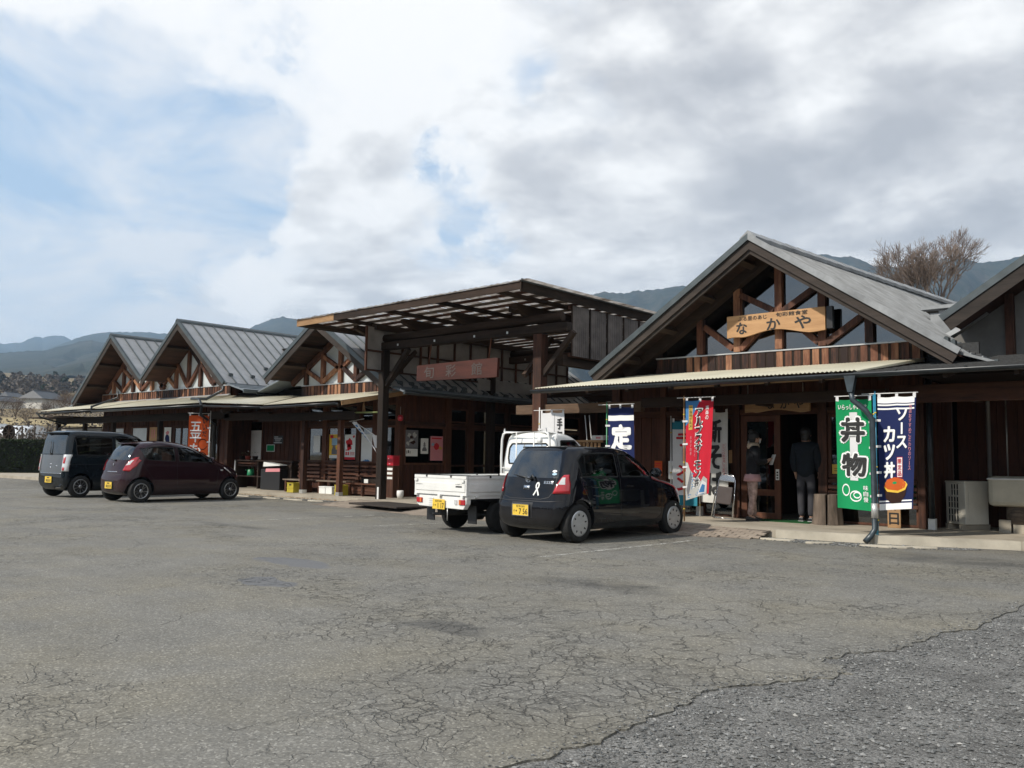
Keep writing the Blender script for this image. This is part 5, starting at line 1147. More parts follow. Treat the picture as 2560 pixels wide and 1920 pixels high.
def car(name, label, cat, loc, rotz, prof, col, wb, r, side_windows, rear_glass, front_glass, doors, handles, wheel_style='cap', W=.7, gl_rear='glass_privacy', shell_kw={}, floor=.30, zt_in=None, well_r=None, group=None, seat_y=(-.55, .25), seat_mat='seat_cloth'):
    root = thing(name, label, cat, loc, rotz, group); Sh = Shell(prof, **shell_kw); root_col = col; well_r = well_r or r + .055
    me = Sh.loft(); hi = Sh.ztop
    cut = [Sh.loft(z0=floor + .14, inset=.055, ztop=(zt_in or hi - .055), crown=.0)]
    for s in (-1, 1):
        for y in (-wb / 2, wb / 2): 
            a = wheel_well(well_r, y, .17, r + .01); a.transform(Matrix.Translation((s * (W - .06), 0, 0))); cut.append(a)
    for k, pl in enumerate(side_windows): cut.append(prism_mesh(pl[0], 'x', -1, 1))
    cut.append(prism_mesh(rear_glass, 'y', prof[0][1] - .5, -.75)); cut.append(prism_mesh(front_glass, 'y', -.05 if prof[-1][2] < .5 else .5, 2.2))
    me2 = carve(me, cut)
    me2.materials.clear(); me2.materials.append(MATS[col]); me2.materials.append(MATS['black_plastic'])
    mi = []
    for p in me2.polygons:
        c = p.center; inside = abs(c.x) < Sh.X(c.y, c.z) - .035 and Sh.YR(c.x, c.z) + .035 < c.y < Sh.YF(c.x, c.z) - .035 and c.z < hi - .03
        mi.append(1 if inside or (c.z < Sh.zs[0] + .005) else 0)
    me2.polygons.foreach_set('material_index', mi); 
    b = bpy.data.objects.new('body', me2); COL.objects.link(b); b.parent = root
    try: me2.set_sharp_from_angle(angle=math.radians(38))
    except Exception: pass
    lin = mb('black_rubber')
    for k, (pl, gl) in enumerate(side_windows):
        cx = sum(p[0] for p in pl) / len(pl); cz_ = sum(p[1] for p in pl) / len(pl); big = [(cx + (p[0] - cx) * 1.03, cz_ + (p[1] - cz_) * 1.05) for p in pl]
        for s in 'RL': m = mb(gl, True); patch(m, Sh, s, big, -.012, step=.12); m.build('side_window', root)
        # rubber seal round the opening
        for s in 'RL':
            m = mb('black_rubber', True)
            for q in strip(pl + [pl[0]], .022): patch(m, Sh, s, q, .002, step=.1)
            m.build('window_seal', root)
    for nm, pl, sd, gl in (('rear_window', rear_glass, 'B', gl_rear), ('windscreen', front_glass, 'F', 'glass_car')):
        cx = 0; cz_ = sum(p[1] for p in pl) / len(pl); big = [(p[0] * 1.04, cz_ + (p[1] - cz_) * 1.06) for p in pl]
        m = mb(gl, True); patch(m, Sh, sd, big, .003 if sd == 'B' else -.004, step=.07); m.build(nm, root)
    for s in 'RL':
        for ln_ in doors:
            m = mb('black_rubber', True)
            for q in strip(ln_, .009): patch(m, Sh, s, q, .0015, step=.06)
            m.build('door_gap', root)
    for (y, z) in handles:
        for s in (-1, 1): m = mb(col); x = s * (Sh.X(y, z) + .016); m.obox(Matrix.Translation((x, y, z)), .022, .17, .030); m.build('door_handle', root, bevel=.008)
    m = mb('black_plastic'); m.box(-W + .22, W - .22, prof[0][1] + .25, prof[0][2] - .3, .16, floor + .16); m.build('underbody', root)
    for y in (-wb / 2, wb / 2): m = mb('black_plastic'); m.tube([(-W + .1, y, r), (W - .1, y, r)], .035, 8); m.build('axle', root)
    seats(root, seat_y, W, mat=seat_mat)
    m = mb('black_plastic'); yb = prof[-1][2]; m.box(-W + .12, W - .12, .62 if yb < .5 else .9, .95, .55, .88); m.build('dashboard', root)
    m = mb('black_plastic', True); m.lathe([(.17, -.012), (.185, 0), (.17, .012), (.155, 0), (.17, -.012)], Matrix.Translation((.32, .56, .86)) @ Matrix.Rotation(1.15, 4, 'X'), 20); m.build('steering_wheel', root)
    add_wheels(root, r, W - .085, (-wb / 2, wb / 2), wheel_style)
    return root, Sh
def mirror(root, Sh, y, z, col, s):
    x = s * (Sh.X(y, z) + .02); m = mb(col, True); m.lathe([(.0, -.055), (.055, -.05), (.075, -.02), (.075, .03), (.06, .05), (.0, .052)], Matrix.Translation((x + s * .10, y, z + .05)) @ Matrix.Rotation(math.pi / 2, 4, 'X') @ Matrix.Scale(1.25, 4, (1, 0, 0)), 20)
    m.mat('black_plastic'); m.beam((x - s * .03, y, z), (x + s * .06, y, z + .03), .04, .03); o = m.build('door_mirror', root)
    g = mb('chrome', True); g.lathe([(0, .0), (.068, .0)], Matrix.Translation((x + s * .10, y - .0535, z + .05)) @ Matrix.Rotation(math.pi / 2, 4, 'X') @ Matrix.Scale(1.25, 4, (1, 0, 0)), 20); g.build('mirror_glass', o)
def wiper(root, Sh, p0, p1, z_off=.03):
    m = mb('black_plastic'); a = (p0[0], Sh.YR(*p0) - z_off, p0[1]); b = (p1[0], Sh.YR(*p1) - z_off, p1[1]); m.tube([a, b], [.012, .007], 6); m.lathe([(0, -.03), (.022, -.03), (.022, .01), (0, .01)], Matrix.Translation(a) @ Matrix.Rotation(math.pi / 2, 4, 'X'), 10); m.build('wiper', root)
def sym(l): return l + [(-x, z) for x, z in l[::-1]]
# --- small black hatchback nearest the camera
HB, HS = car('hatchback_car', 'black small hatchback parked beside the white truck, ribbon sticker on its tailgate', 'car', (-7.93, 11.30, 0), -.072,
    [(.17, -1.50, 1.60, .60), (.24, -1.60, 1.68, .665), (.36, -1.655, 1.735, .69), (.50, -1.66, 1.74, .695), (.60, -1.625, 1.72, .692), (.70, -1.59, 1.68, .688), (.78, -1.57, 1.60, .683), (.84, -1.55, 1.40, .678), (.90, -1.53, 1.12, .672), (.96, -1.505, .98, .660), (1.06, -1.46, .86, .635), (1.18, -1.40, .68, .602), (1.28, -1.34, .50, .572), (1.335, -1.29, .36, .548), (1.365, -1.22, .22, .520), (1.38, -1.12, .06, .475)],
    'paint_navy', 2.36, .275,
    [([(-1.12, .94), (-.28, .94), (-.28, 1.285), (-.60, 1.29), (-1.02, 1.27), (-1.14, 1.18)], 'glass_car'), ([(-.18, .94), (.72, .94), (.58, 1.09), (.36, 1.25), (.22, 1.285), (-.18, 1.285)], 'glass_car')],
    sym([(-.50, .93), (-.455, 1.15), (-.40, 1.30)]), sym([(-.52, .96), (-.50, 1.10), (-.42, 1.29)]),
    [[(-.23, 1.30), (-.23, .42), (-.20, .30)], [(.80, .93), (.86, .70), (.82, .34), (.70, .27), (-.20, .27), (-.80, .27), (-.92, .52), (-1.14, .86), (-1.19, 1.1)], [(-1.03, .93), (-.98, 1.27)]],
    [(-1.0, .80), (-.02, .80)], 'cap', .695, 'glass_privacy', dict(rr=(.24, .26), rf=(.36, .46), bow_r=.07, bow_f=.16))
def lamp(root, Sh, side, poly, mat, off=.014, name='tail_lamp', flip=True, inner=None):
    for s in ((1, -1) if flip else (1,)):
        m = mb(mat, True); patch(m, Sh, side, [(s * x, z) for x, z in poly], off, -.004, step=.05); o = m.build(name, root)
        if inner:
            m = mb(inner[1], True); patch(m, Sh, side, [(s * x, z) for x, z in inner[0]], off + .002, step=.05); m.build('lamp_reflector', o)
lamp(HB, HS, 'B', [(.50, .70), (.665, .70), (.650, .84), (.615, .97), (.575, .965), (.535, .85)], 'lamp_red', .02, inner=([(.545, .83), (.618, .83), (.600, .93), (.572, .93)], 'lamp_clear'))
plain('panel_gap', (.004, .004, .005), .6, 0, .1, 4)
def outline(root, Sh, side, pts, w=.008, off=.002, mat='panel_gap', name='panel_gap'):
    m = mb(mat, True)
    for q in strip(pts, w): patch(m, Sh, side, q, off, step=.05)
    return m.build(name, root)
outline(HB, HS, 'B', [(-.50, .93), (-.50, .74), (-.44, .645), (-.30, .615), (.30, .615), (.44, .645), (.50, .74), (.50, .93)])
outline(HB, HS, 'B', [(-.50, .925), (.50, .925)], .012)
outline(HB, HS, 'B', [(-.66, .60), (-.4, .585), (.4, .585), (.66, .60)], .010); outline(HB, HS, 'R', [(-1.62, .60), (-1.46, .60)], .008)
m = mb('black_plastic', True); patch(m, HS, 'B', [(-.225, .345), (.19, .345), (.19, .565), (-.225, .565)], .003); m.build('plate_recess', HB)
plate(HB, -.02, .375, -1.672, '松本580', ('そ', '・7 56'))
m = mb('chrome'); fn = lambda u, v: (u, HS.YR(u, v) - .004, v); put_text(m, 'ESSE', .31, .47, .835, .872, fn, .02); m.build('model_lettering', HB)
m = mb('chrome', True); M0 = Matrix.Translation((0, HS.YR(0, .885) - .008, .885)) @ Matrix.Rotation(math.pi / 2, 4, 'X') @ Matrix.Scale(1.35, 4, (1, 0, 0))
m.lathe([(.030, .0), (.036, .006), (.042, .0)], M0, 24); m.prism([(-.022, -.022), (-.01, -.022), (.02, -.004), (.022, .012), (.006, .024), (-.018, .022), (-.018, .014), (.004, .014), (.010, .006), (-.008, -.010)], lambda u, v, d: M0 @ Vector((u, v, d)), -.002, .004); m.build('badge', HB)
m = mb('chrome', True); patch(m, HS, 'B', [(-.06, .745), (.06, .745), (.06, .805), (-.06, .805)], .006, 0); m.mat('black_plastic'); patch(m, HS, 'B', [(-.045, .75), (.045, .75), (.045, .772), (-.045, .772)], .010, 0); m.build('tailgate_handle', HB)
def ribbon():
    m = mb('paper_white', True); c = (.205, .745); P = [(-.045, -.075), (-.012, -.01), (.025, .045), (.020, .085), (0, .098), (-.020, .085), (-.025, .045), (.012, -.01), (.045, -.075)]
    for q in strip([(c[0] + a * 1.05, c[1] + b * 1.05) for a, b in P], .024): patch(m, HS, 'B', q, .004)
    m.build('ribbon_sticker', HB)
    for (x, z, mt_) in ((.44, 1.015, 'lamp_clear'), (.45, .975, 'sticker_blue')):
        s = mb(mt_, True); patch(s, HS, 'B', [(x + .036 * math.cos(t), z + .017 * math.sin(t)) for t in [k * math.pi / 6 for k in range(12)]], .008); s.build('window_sticker', HB)
plain('sticker_blue', (.25, .42, .55), .5); ribbon()
wiper(HB, HS, (.06, .90), (-.30, .955)); m = mb('black_plastic', True); m.tube([(.06, HS.YR(.06, .90) - .03, .90), (.09, HS.YR(.09, .94) - .04, .955), (.16, HS.YR(.1, .86) - .02, .87)], [.016, .014, .012], 6); m.build('wiper_cover', HB)
for s in (-1, 1): mirror(HB, HS, .66, .95, 'paint_navy', s)
lamp(HB, HS, 'F', [(.36, .60), (.60, .62), (.62, .74), (.44, .76)], 'lamp_clear', .01, 'headlight')
m = mb('paper_white', True); patch(m, HS, 'R', [(1.2, .47), (1.26, .47), (1.26, .50), (1.2, .50)], .004); m.build('side_marker', HB)
m = mb('paint_navy', True); m.prism([(-.42, 0), (.42, 0), (.40, .022), (-.40, .022)], lambda u, v, d: (u, d - .1 * (u / .42) ** 2 * -1, 1.352 + v), -1.33, -1.20); m.build('roof_spoiler', HB)

# --- dark plum hatchback on the left
PB_, PS = car('hatchback_car', 'dark plum hatchback with red tail lamps parked between the boxy van and the entrance', 'car', (-20.87, 11.12, 0), .045,
    [(.17, -1.50, 1.50, .60), (.25, -1.62, 1.60, .67), (.38, -1.66, 1.66, .70), (.55, -1.66, 1.68, .705), (.68, -1.62, 1.65, .702), (.78, -1.59, 1.56, .697), (.86, -1.57, 1.40, .690), (.94, -1.55, 1.18, .680), (1.02, -1.52, .98, .665), (1.12, -1.48, .80, .640), (1.24, -1.41, .58, .600), (1.34, -1.32, .36, .560), (1.41, -1.20, .14, .520), (1.45, -1.02, -.05, .475), (1.465, -.90, -.16, .43)],
    'paint_plum', 2.44, .275,
    [([(-1.16, 1.10), (-1.08, 1.02), (-.36, .985), (-.36, 1.325), (-.80, 1.335), (-1.22, 1.29)], 'glass_car'), ([(-.26, .98), (.68, .965), (.48, 1.12), (.22, 1.27), (.05, 1.325), (-.26, 1.33)], 'glass_car')],
    sym([(-.50, 1.02), (-.46, 1.20), (-.40, 1.36)]), sym([(-.50, 1.04), (-.48, 1.20), (-.40, 1.37)]),
    [[(-.31, 1.34), (-.31, .50), (-.27, .33)], [(.72, .96), (.84, .76), (.80, .38), (.70, .29), (-.27, .29), (-.80, .30), (-.96, .60), (-1.2, .92), (-1.26, 1.1)]],
    [(-1.02, .86), (-.08, .84)], 'alloy5', .705, 'glass_privacy', dict(rr=(.26, .30), rf=(.38, .5), bow_r=.08, bow_f=.18))
lamp(PB_, PS, 'B', [(.46, .76), (.60, .74), (.655, .86), (.66, 1.0), (.60, 1.08), (.54, 1.00), (.50, .90)], 'lamp_red', .024, inner=([(.50, .88), (.58, .90), (.60, 1.02), (.56, 1.0)], 'lamp_clear'))
for s in (1, -1):
    m = mb('lamp_red', True); patch(m, PS, 'R' if s > 0 else 'L', [(-1.50, .90), (-1.40, 1.03), (-1.27, 1.09), (-1.30, 1.02), (-1.42, .86), (-1.52, .76)], .018, -.004); m.build('tail_lamp', PB_)
outline(PB_, PS, 'B', [(-.52, 1.0), (-.50, .78), (-.42, .66), (.42, .66), (.50, .78), (.52, 1.0)])
m = mb('chrome', True); patch(m, PS, 'B', [(-.25, .715), (.25, .715), (.25, .735), (-.25, .735)], .012, 0); m.build('tailgate_trim', PB_)
m = mb('chrome', True); M0 = Matrix.Translation((0, PS.YR(0, .89) - .008, .89)) @ Matrix.Rotation(math.pi / 2, 4, 'X')
m.prism([(-.032, .012), (0, .036), (.032, .012), (.014, .0), (.032, -.012), (0, -.036), (-.032, -.012), (-.014, 0)], lambda u, v, d: M0 @ Vector((u, v, d)), -.002, .004); m.build('badge', PB_)
m = mb('black_plastic', True); patch(m, PS, 'B', [(-.20, .30), (.20, .30), (.20, .52), (-.20, .52)], .003); m.build('plate_recess', PB_)
plate(PB_, 0, .325, -1.672, '', None, frame=False)
wiper(PB_, PS, (.02, 1.0), (-.34, 1.05))
for s in (-1, 1): mirror(PB_, PS, .60, .97, 'paint_plum', s)
for s in (1, -1):
    m = mb('lamp_clear', True); patch(m, PS, 'R' if s > 0 else 'L', [(1.02, .84), (1.20, .80), (1.36, .70), (1.34, .66), (1.20, .70), (1.06, .79)], .012, -.004); m.build('headlight', PB_)
    m = mb('lamp_clear', True); patch(m, PS, 'R' if s > 0 else 'L', [(.90, .755), (.97, .755), (.97, .785), (.90, .785)], .008, 0); m.build('side_repeater', PB_)
m = mb('paint_plum', True); m.prism([(-.42, 0), (.42, 0), (.40, .024), (-.40, .024)], lambda u, v, d: (u * .9, d, 1.395 + v), -1.30, -1.14); m.build('roof_spoiler', PB_)
m = mb('paper_white', True)
# --- boxy dark van
VB, VS = car('box_van', 'boxy dark blue-black van with clear lamp clusters, parked left of the plum hatchback', 'van', (-23.92, 10.90, 0), .11,
    [(.20, -1.52, 1.52, .62), (.30, -1.62, 1.62, .68), (.45, -1.66, 1.66, .70), (.62, -1.655, 1.66, .70), (.80, -1.645, 1.60, .698), (.90, -1.635, 1.46, .695), (1.0, -1.625, 1.30, .690), (1.10, -1.615, 1.18, .682), (1.30, -1.59, 1.0, .665), (1.48, -1.565, .80, .645), (1.60, -1.535, .62, .622), (1.67, -1.50, .45, .595), (1.71, -1.44, .25, .555), (1.73, -1.36, .12, .50)],
    'paint_ink', 2.40, .285,
    [([(-1.32, 1.10), (-.36, 1.10), (-.36, 1.57), (-1.38, 1.57)], 'glass_privacy'), ([(-.28, 1.10), (.86, 1.08), (.74, 1.28), (.56, 1.50), (.46, 1.57), (-.28, 1.57)], 'glass_car')],
    sym([(-.55, 1.14), (-.52, 1.35), (-.49, 1.60)]), sym([(-.56, 1.12), (-.54, 1.30), (-.48, 1.58)]),
    [[(-.32, 1.60), (-.32, .40)], [(.90, 1.06), (.94, .80), (.86, .40), (.72, .30), (-.80, .30)], [(-1.44, .86), (-.33, .865), (.85, .865)]],
    [(-.45, .92), (-.10, .92)], 'alloy10', .70, 'glass_privacy', dict(rr=(.13, .12), rf=(.34, .4), bow_r=.04, bow_f=.14), seat_y=(-.5, .2))
for s in (1, -1): 
    m = mb('lamp_clear', True); patch(m, VS, 'B', [(s * .545, .68), (s * .69, .68), (s * .685, 1.11), (s * .545, 1.11)], .022, -.004, step=.03); o = m.build('tail_lamp', VB)
    for z0, z1 in ((.70, .78), (.88, 1.04)): m = mb('lamp_red', True); patch(m, VS, 'B', [(s * .565, z0), (s * .63, z0), (s * .63, z1), (s * .565, z1)], .025, .01, step=.03); m.build('red_reflector', o)
m = mb('gate_reflection', True); patch(m, VS, 'B', [(-.535, .635), (.535, .635), (.535, 1.10), (-.535, 1.10)], .003); m.build('tailgate_reflection', VB)  # reflection on the dark tailgate, painted as a lighter grey patch
outline(VB, VS, 'B', [(-.54, 1.64), (-.54, .66), (-.46, .60), (.46, .60), (.54, .66), (.54, 1.64)])
m = mb('chrome', True); patch(m, VS, 'B', [(-.52, .615), (.52, .615), (.52, .63), (-.52, .63)], .006, 0); m.build('tailgate_trim', VB)
for x, z in ((0, .84), (0, .76), (.28, .80)): m = mb('chrome', True); patch(m, VS, 'B', [(x - .05, z), (x + .05, z), (x + .04, z + .03), (x - .04, z + .03)], .008, 0); m.build('badge', VB)
plate(VB, -.02, .38, -1.674, '', None, frame=False); wiper(VB, VS, (-.05, 1.12), (-.1, 1.45)); 
m = mb('paint_ink'); m.prism([(-.52, 0), (.52, 0), (.50, .03), (-.50, .03)], lambda u, v, d: (u, d, 1.665 + v), -1.60, -1.40); m.build('roof_spoiler', VB)
m = mb('chrome', True); m.tube([(.38, -1.70, .27), (.38, -1.5, .27)], .035, 12, False); m.build('exhaust_tip', VB)
for s in (-1, 1): mirror(VB, VS, .86, 1.06, 'paint_ink', s)

# --- white keitora (small flatbed truck)
TK = thing('flatbed_truck', 'small white flatbed truck with low bed sides parked beside the black hatchback', 'truck', (-9.66, 11.45, 0), -.115)
TP = [(.36, .22, 1.56, .60), (.46, .20, 1.64, .66), (.62, .20, 1.68, .68), (.80, .20, 1.67, .68), (.92, .205, 1.63, .675), (1.05, .21, 1.54, .665), (1.20, .225, 1.42, .650), (1.36, .24, 1.28, .630), (1.50, .26, 1.12, .605), (1.58, .285, .98, .580), (1.625, .32, .84, .545), (1.65, .38, .66, .49)]
TS = Shell(TP, rr=(.10, .08), rf=(.30, .34), bow_r=.0, bow_f=.14)
def truck():
    sw = [(.38, 1.02), (1.24, .98), (1.02, 1.30), (.90, 1.46), (.80, 1.51), (.42, 1.50)]
    cut = [TS.loft(z0=.5, inset=.05, ztop=1.60, crown=0), prism_mesh(sw, 'x', -1, 1), prism_mesh(sym([(-.47, 1.10), (-.50, 1.20), (-.49, 1.38), (-.43, 1.45)]), 'y', -.2, .5), prism_mesh(sym([(-.54, 1.02), (-.50, 1.30), (-.42, 1.52)]), 'y', .85, 2.2)]
    me = carve(TS.loft(), cut); me.materials.clear(); me.materials.append(MATS['paint_white']); me.materials.append(MATS['black_plastic'])
    me.polygons.foreach_set('material_index', [1 if (abs(p.center.x) < TS.X(p.center.y, p.center.z) - .035 and TS.YR(p.center.x, p.center.z) + .035 < p.center.y < TS.YF(p.center.x, p.center.z) - .035 and p.center.z < 1.62) else 0 for p in me.polygons])
    b = bpy.data.objects.new('cab', me); COL.objects.link(b); b.parent = TK
    try: me.set_sharp_from_angle(angle=math.radians(38))
    except Exception: pass
    for s in 'RL':
        m = mb('glass_truck', True); patch(m, TS, s, [(.81 + (p[0] - .81) * 1.03, 1.25 + (p[1] - 1.25) * 1.05) for p in sw], -.01, step=.1); m.build('side_window', b)
        m = mb('black_rubber', True)
        for q in strip(sw + [sw[0]], .03): patch(m, TS, s, q, .002)
        m.build('window_seal', b); m = mb('panel_gap', True)
        for q in strip([(.33, 1.54), (.33, .55), (.5, .42), (1.28, .42), (1.34, .6), (1.28, .96)], .008): patch(m, TS, s, q, .002)
        m.build('door_gap', b)
    rg_ = sym([(-.47, 1.10), (-.50, 1.20), (-.49, 1.38), (-.43, 1.45)])
    m = mb('glass_truck', True); patch(m, TS, 'B', [(x * 1.03, 1.28 + (z - 1.28) * 1.05) for x, z in rg_], -.006); m.build('rear_window', b)
    m = mb('black_rubber', True)
    for q in strip(rg_ + [rg_[0]], .028): patch(m, TS, 'B', q, .003)
    m.build('window_seal', b)
    m = mb('glass_truck', True); patch(m, TS, 'F', sym([(-.55, 1.0), (-.51, 1.30), (-.43, 1.53)]), -.004); m.build('windscreen', b)
    m = mb('seat_cloth'); m.box(-.52, .52, .35, .75, .55, .72); m.build('bench_seat', b)
    for x in (-.28, .28): m = mb('seat_light'); m.box(x - .2, x + .2, .30, .40, .72, 1.12); m.box(x - .11, x + .11, .31, .38, 1.14, 1.30); m.build('seat_back', b, bevel=.02)
    for s in (-1, 1): mirror(b, TS, 1.22, 1.02, 'black_plastic', s)
    for s in (1, -1): m = mb('lamp_clear', True); patch(m, TS, 'F', [(s * .38, .62), (s * .60, .62), (s * .58, .78), (s * .40, .78)], .008); m.build('headlight', b)
    # load bed
    bw = .665; y0, y1 = -1.70, .12; zf, zt = .60, .905
    m = mb('paint_white'); m.box(-bw + .01, bw - .01, y0 + .03, y1, zf - .05, zf); m.build('bed_floor', TK)
    def gate(name, fn, L, hw=(.028)):
        m = mb('paint_white'); m.box(0, L, -.014, .014, 0, zt - zf); o = None
        m.box(.03, L - .03, -.024, -.0145, .06, .18)      # pressed swage
        m.box(0, L, -.022, -.0145, zt - zf - .045, zt - zf - .001)
        m.v = [tuple(fn(*p)) for p in m.v]; o = m.build(name, TK)
        k = mb('black_plastic'); k.box(.0, L, -.017, .017, zt - zf + .001, zt - zf + .012)
        for t in (.25, .72): k.box(L * t - .018, L * t + .018, -.028, .02, zt - zf - .03, zt - zf + .014)
        k.v = [tuple(fn(*p)) for p in k.v]; k.build('gate_edging', o)
        h = mb('paint_white')
        for t in (.04, .5, .93) if L < 1.5 else (.1, .5, .9): h.box(L * t - .03, L * t + .03, -.035, -.0, -.028, .004)
        for t in (.03, .93) if L < 1.5 else (.96,): h.box(L * t - .02, L * t + .05, -.038, -.024, zt - zf - .10, zt - zf - .06)
        h.v = [tuple(fn(*p)) for p in h.v]; h.build('gate_hinge', o); return o
    g = gate('tailgate', lambda a, b_, c: (-bw + a, y0 + b_, zf + c), 2 * bw)
    gate('side_gate', lambda a, b_, c: (bw - .0 - b_ * 1 - .014, y0 + .02 + a, zf + c), y1 - y0 - .03); gate('side_gate', lambda a, b_, c: (-bw + b_ + .014, y0 + .02 + a, zf + c), y1 - y0 - .03)
    t = mb('text_black'); fn = lambda u, v: (u, y0 - .0255, v); put_text(t, 'HIJET', bw - .25, bw - .10, .76, .785, fn, .01); put_text(t, 'DAIHATSU', -bw + .05, -bw + .22, .745, .76, fn, 0); t.box(bw - .25, bw - .10, y0 - .0258, y0 - .0252, .725, .748); t.build('lettering', g)
    # rear cross member with lamps
    m = mb('paint_white'); m.prism([(-bw + .02, .575), (bw - .02, .575), (bw - .03, .47), (bw - .10, .385), (-bw + .10, .40), (-bw + .03, .44)], lambda u, v, d: (u, d, v), -1.69, -1.60); cm = m.build('rear_crossmember', TK, bevel=.008)
    m = mb('white_metal')
    for k in range(4): m.box(-.30, -.18, -1.70, -1.692, .425 + .034 * k, .442 + .034 * k)
    m.build('step_rib', cm)
    for s in (-1, 1):
        m = mb('lamp_red'); m.box(s * .545 - .075, s * .545 + .075, -1.708, -1.692, .455, .535); l = m.build('tail_lamp', TK, bevel=.006); m = mb('lamp_amber'); m.box(s * .545 + (.02 if s < 0 else -.06), s * .545 + (.06 if s < 0 else -.02), -1.712, -1.709, .462, .528); m.build('indicator', l)
        m = mb('black_plastic'); m.box(s * .53 - .10, s * .53 + .10, -1.48, -1.46, .16, .44); m.build('mud_flap', TK)
    m = mb('lamp_clear'); m.box(.36, .42, -1.706, -1.692, .46, .53); m.build('reversing_lamp', TK)
    plate(TK, -.02, .37, -1.712, '松本480', ('そ', '・1 17'), .31, .155, False)
    m = mb('steel_pole'); m.tube([(.19, -1.70, .40), (.20, -1.705, .30), (.19, -1.70, .20)], .008, 6); m.build('chain', TK)
    # headboard frame
    m = mb('white_metal', True); hy = .155
    m.tube([(-.60, hy, .60), (-.615, hy, 1.2), (-.60, hy, 1.52), (-.565, hy, 1.62), (-.50, hy, 1.652), (.50, hy, 1.652), (.565, hy, 1.62), (.60, hy, 1.52), (.615, hy, 1.2), (.60, hy, .60)], .020, 8)
    for x in (-.22, .22): m.tube([(x, hy, .62), (x, hy, 1.645)], .013, 6)
    m.tube([(-.61, hy, 1.02), (.61, hy, 1.02)], .013, 6); fr = m.build('headboard_frame', TK)
    for x in (-.55, .50): m = mb('white_metal'); m.prism([(x, 1.655), (x + .03, 1.655), (x + .015, 1.72)], lambda u, v, d: (u, d, v), hy - .012, hy + .012); m.build('frame_horn', fr)
    m = mb('white_metal', True); m.lathe([(0, 0), (.05, .0), (.05, .05), (0, .055)], Matrix.Translation((.40, hy - .01, 1.50)) @ Matrix.Rotation(math.pi / 2, 4, 'X'), 14); m.build('work_lamp', fr)
    m = mb('white_metal'); m.box(-.62, .62, .13, .15, .60, .92); m.build('bed_headboard', TK)
    # frame, axle and wheels
    m = mb('black_plastic')
    for x in (-.30, .30): m.box(x - .035, x + .035, -1.58, 1.3, .36, .50)
    for y in (-1.5, -1.2, -.7, -.2): m.box(-.62, .62, y - .03, y + .03, .50, .548)
    m.build('chassis', TK); m = mb('black_plastic', True); m.tube([(-.55, -.92, .265), (.55, -.92, .265)], .035, 8); m.lathe([(0, -.10), (.09, -.05), (.09, .05), (0, .10)], Matrix.Translation((.05, -.92, .265)) @ Matrix.Rotation(math.pi / 2, 4, 'X'), 14); m.build('rear_axle', TK)
    m = mb('black_plastic', True); m.tube([(.1, -.4, .30), (-.15, -1.2, .27), (-.38, -1.55, .27)], .025, 8); m.build('exhaust', TK)
    m = mb('black_rubber')
    for s in (-1, 1): m = mb('black_plastic'); m.prism([(-1.22, .56), (-1.20, .50), (-1.10, .585), (-.74, .585), (-.62, .50), (-.60, .56)], lambda u, v, d: (d, u, v), s * .46, s * .64); m.build('mudguard', TK)
    m = mb('black_plastic'); m.box(-.5, -.25, -.55, -.15, .30, .5); m.build('fuel_tank', TK); m = mb('black_rubber', True)
    m.lathe([(.0, -.07), (.24, -.07), (.26, -.04), (.26, .04), (.24, .07), (0, .07)], Matrix.Translation((-.12, -1.33, .36)) @ Matrix.Rotation(.12, 4, 'X'), 28); m.build('spare_wheel', TK)
    add_wheels(TK, .265, .565, (-.92, .95), 'steel', .145)
    m = mb('paper_white'); m.prism([(-.15, .0), (-.05, .06), (.05, .03), (.16, .075), (.26, .0)], lambda u, v, d: (u, d, .84 + v), -1.2, -.9); o = m.build('load_sheet', TK, bevel=.02)
truck()
# ================================================================ BANNERS AND SIGNS
for nm, c in dict(cloth_green=(.010, .27, .095), cloth_navy=(.014, .022, .085), cloth_white=(.66, .66, .66), cloth_red=(.50, .018, .035), cloth_orange=(.62, .10, .025), cloth_teal=(.03, .20, .27), cloth_grey=(.42, .42, .39), cloth_blue=(.06, .20, .42), cloth_gold=(.55, .36, .08), ink_red=(.55, .03, .04), ink_pink=(.62, .25, .27), ink_grey=(.16, .16, .17), ink_brown=(.035, .016, .012), ink_orange=(.52, .10, .02), ink_yellow=(.72, .46, .06)).items(): plain(nm, c, .85, 0, .06, 3, .2)
plain('pole_blue', (.03, .22, .36), .35); plain('pole_green', (.04, .24, .12), .4); plain('pole_tan', (.30, .17, .08), .5); plain('tie_yellow', (.70, .52, .05), .6)
plain('cloth_old', (.62, .62, .58), .85, 0, .14, 2.5)
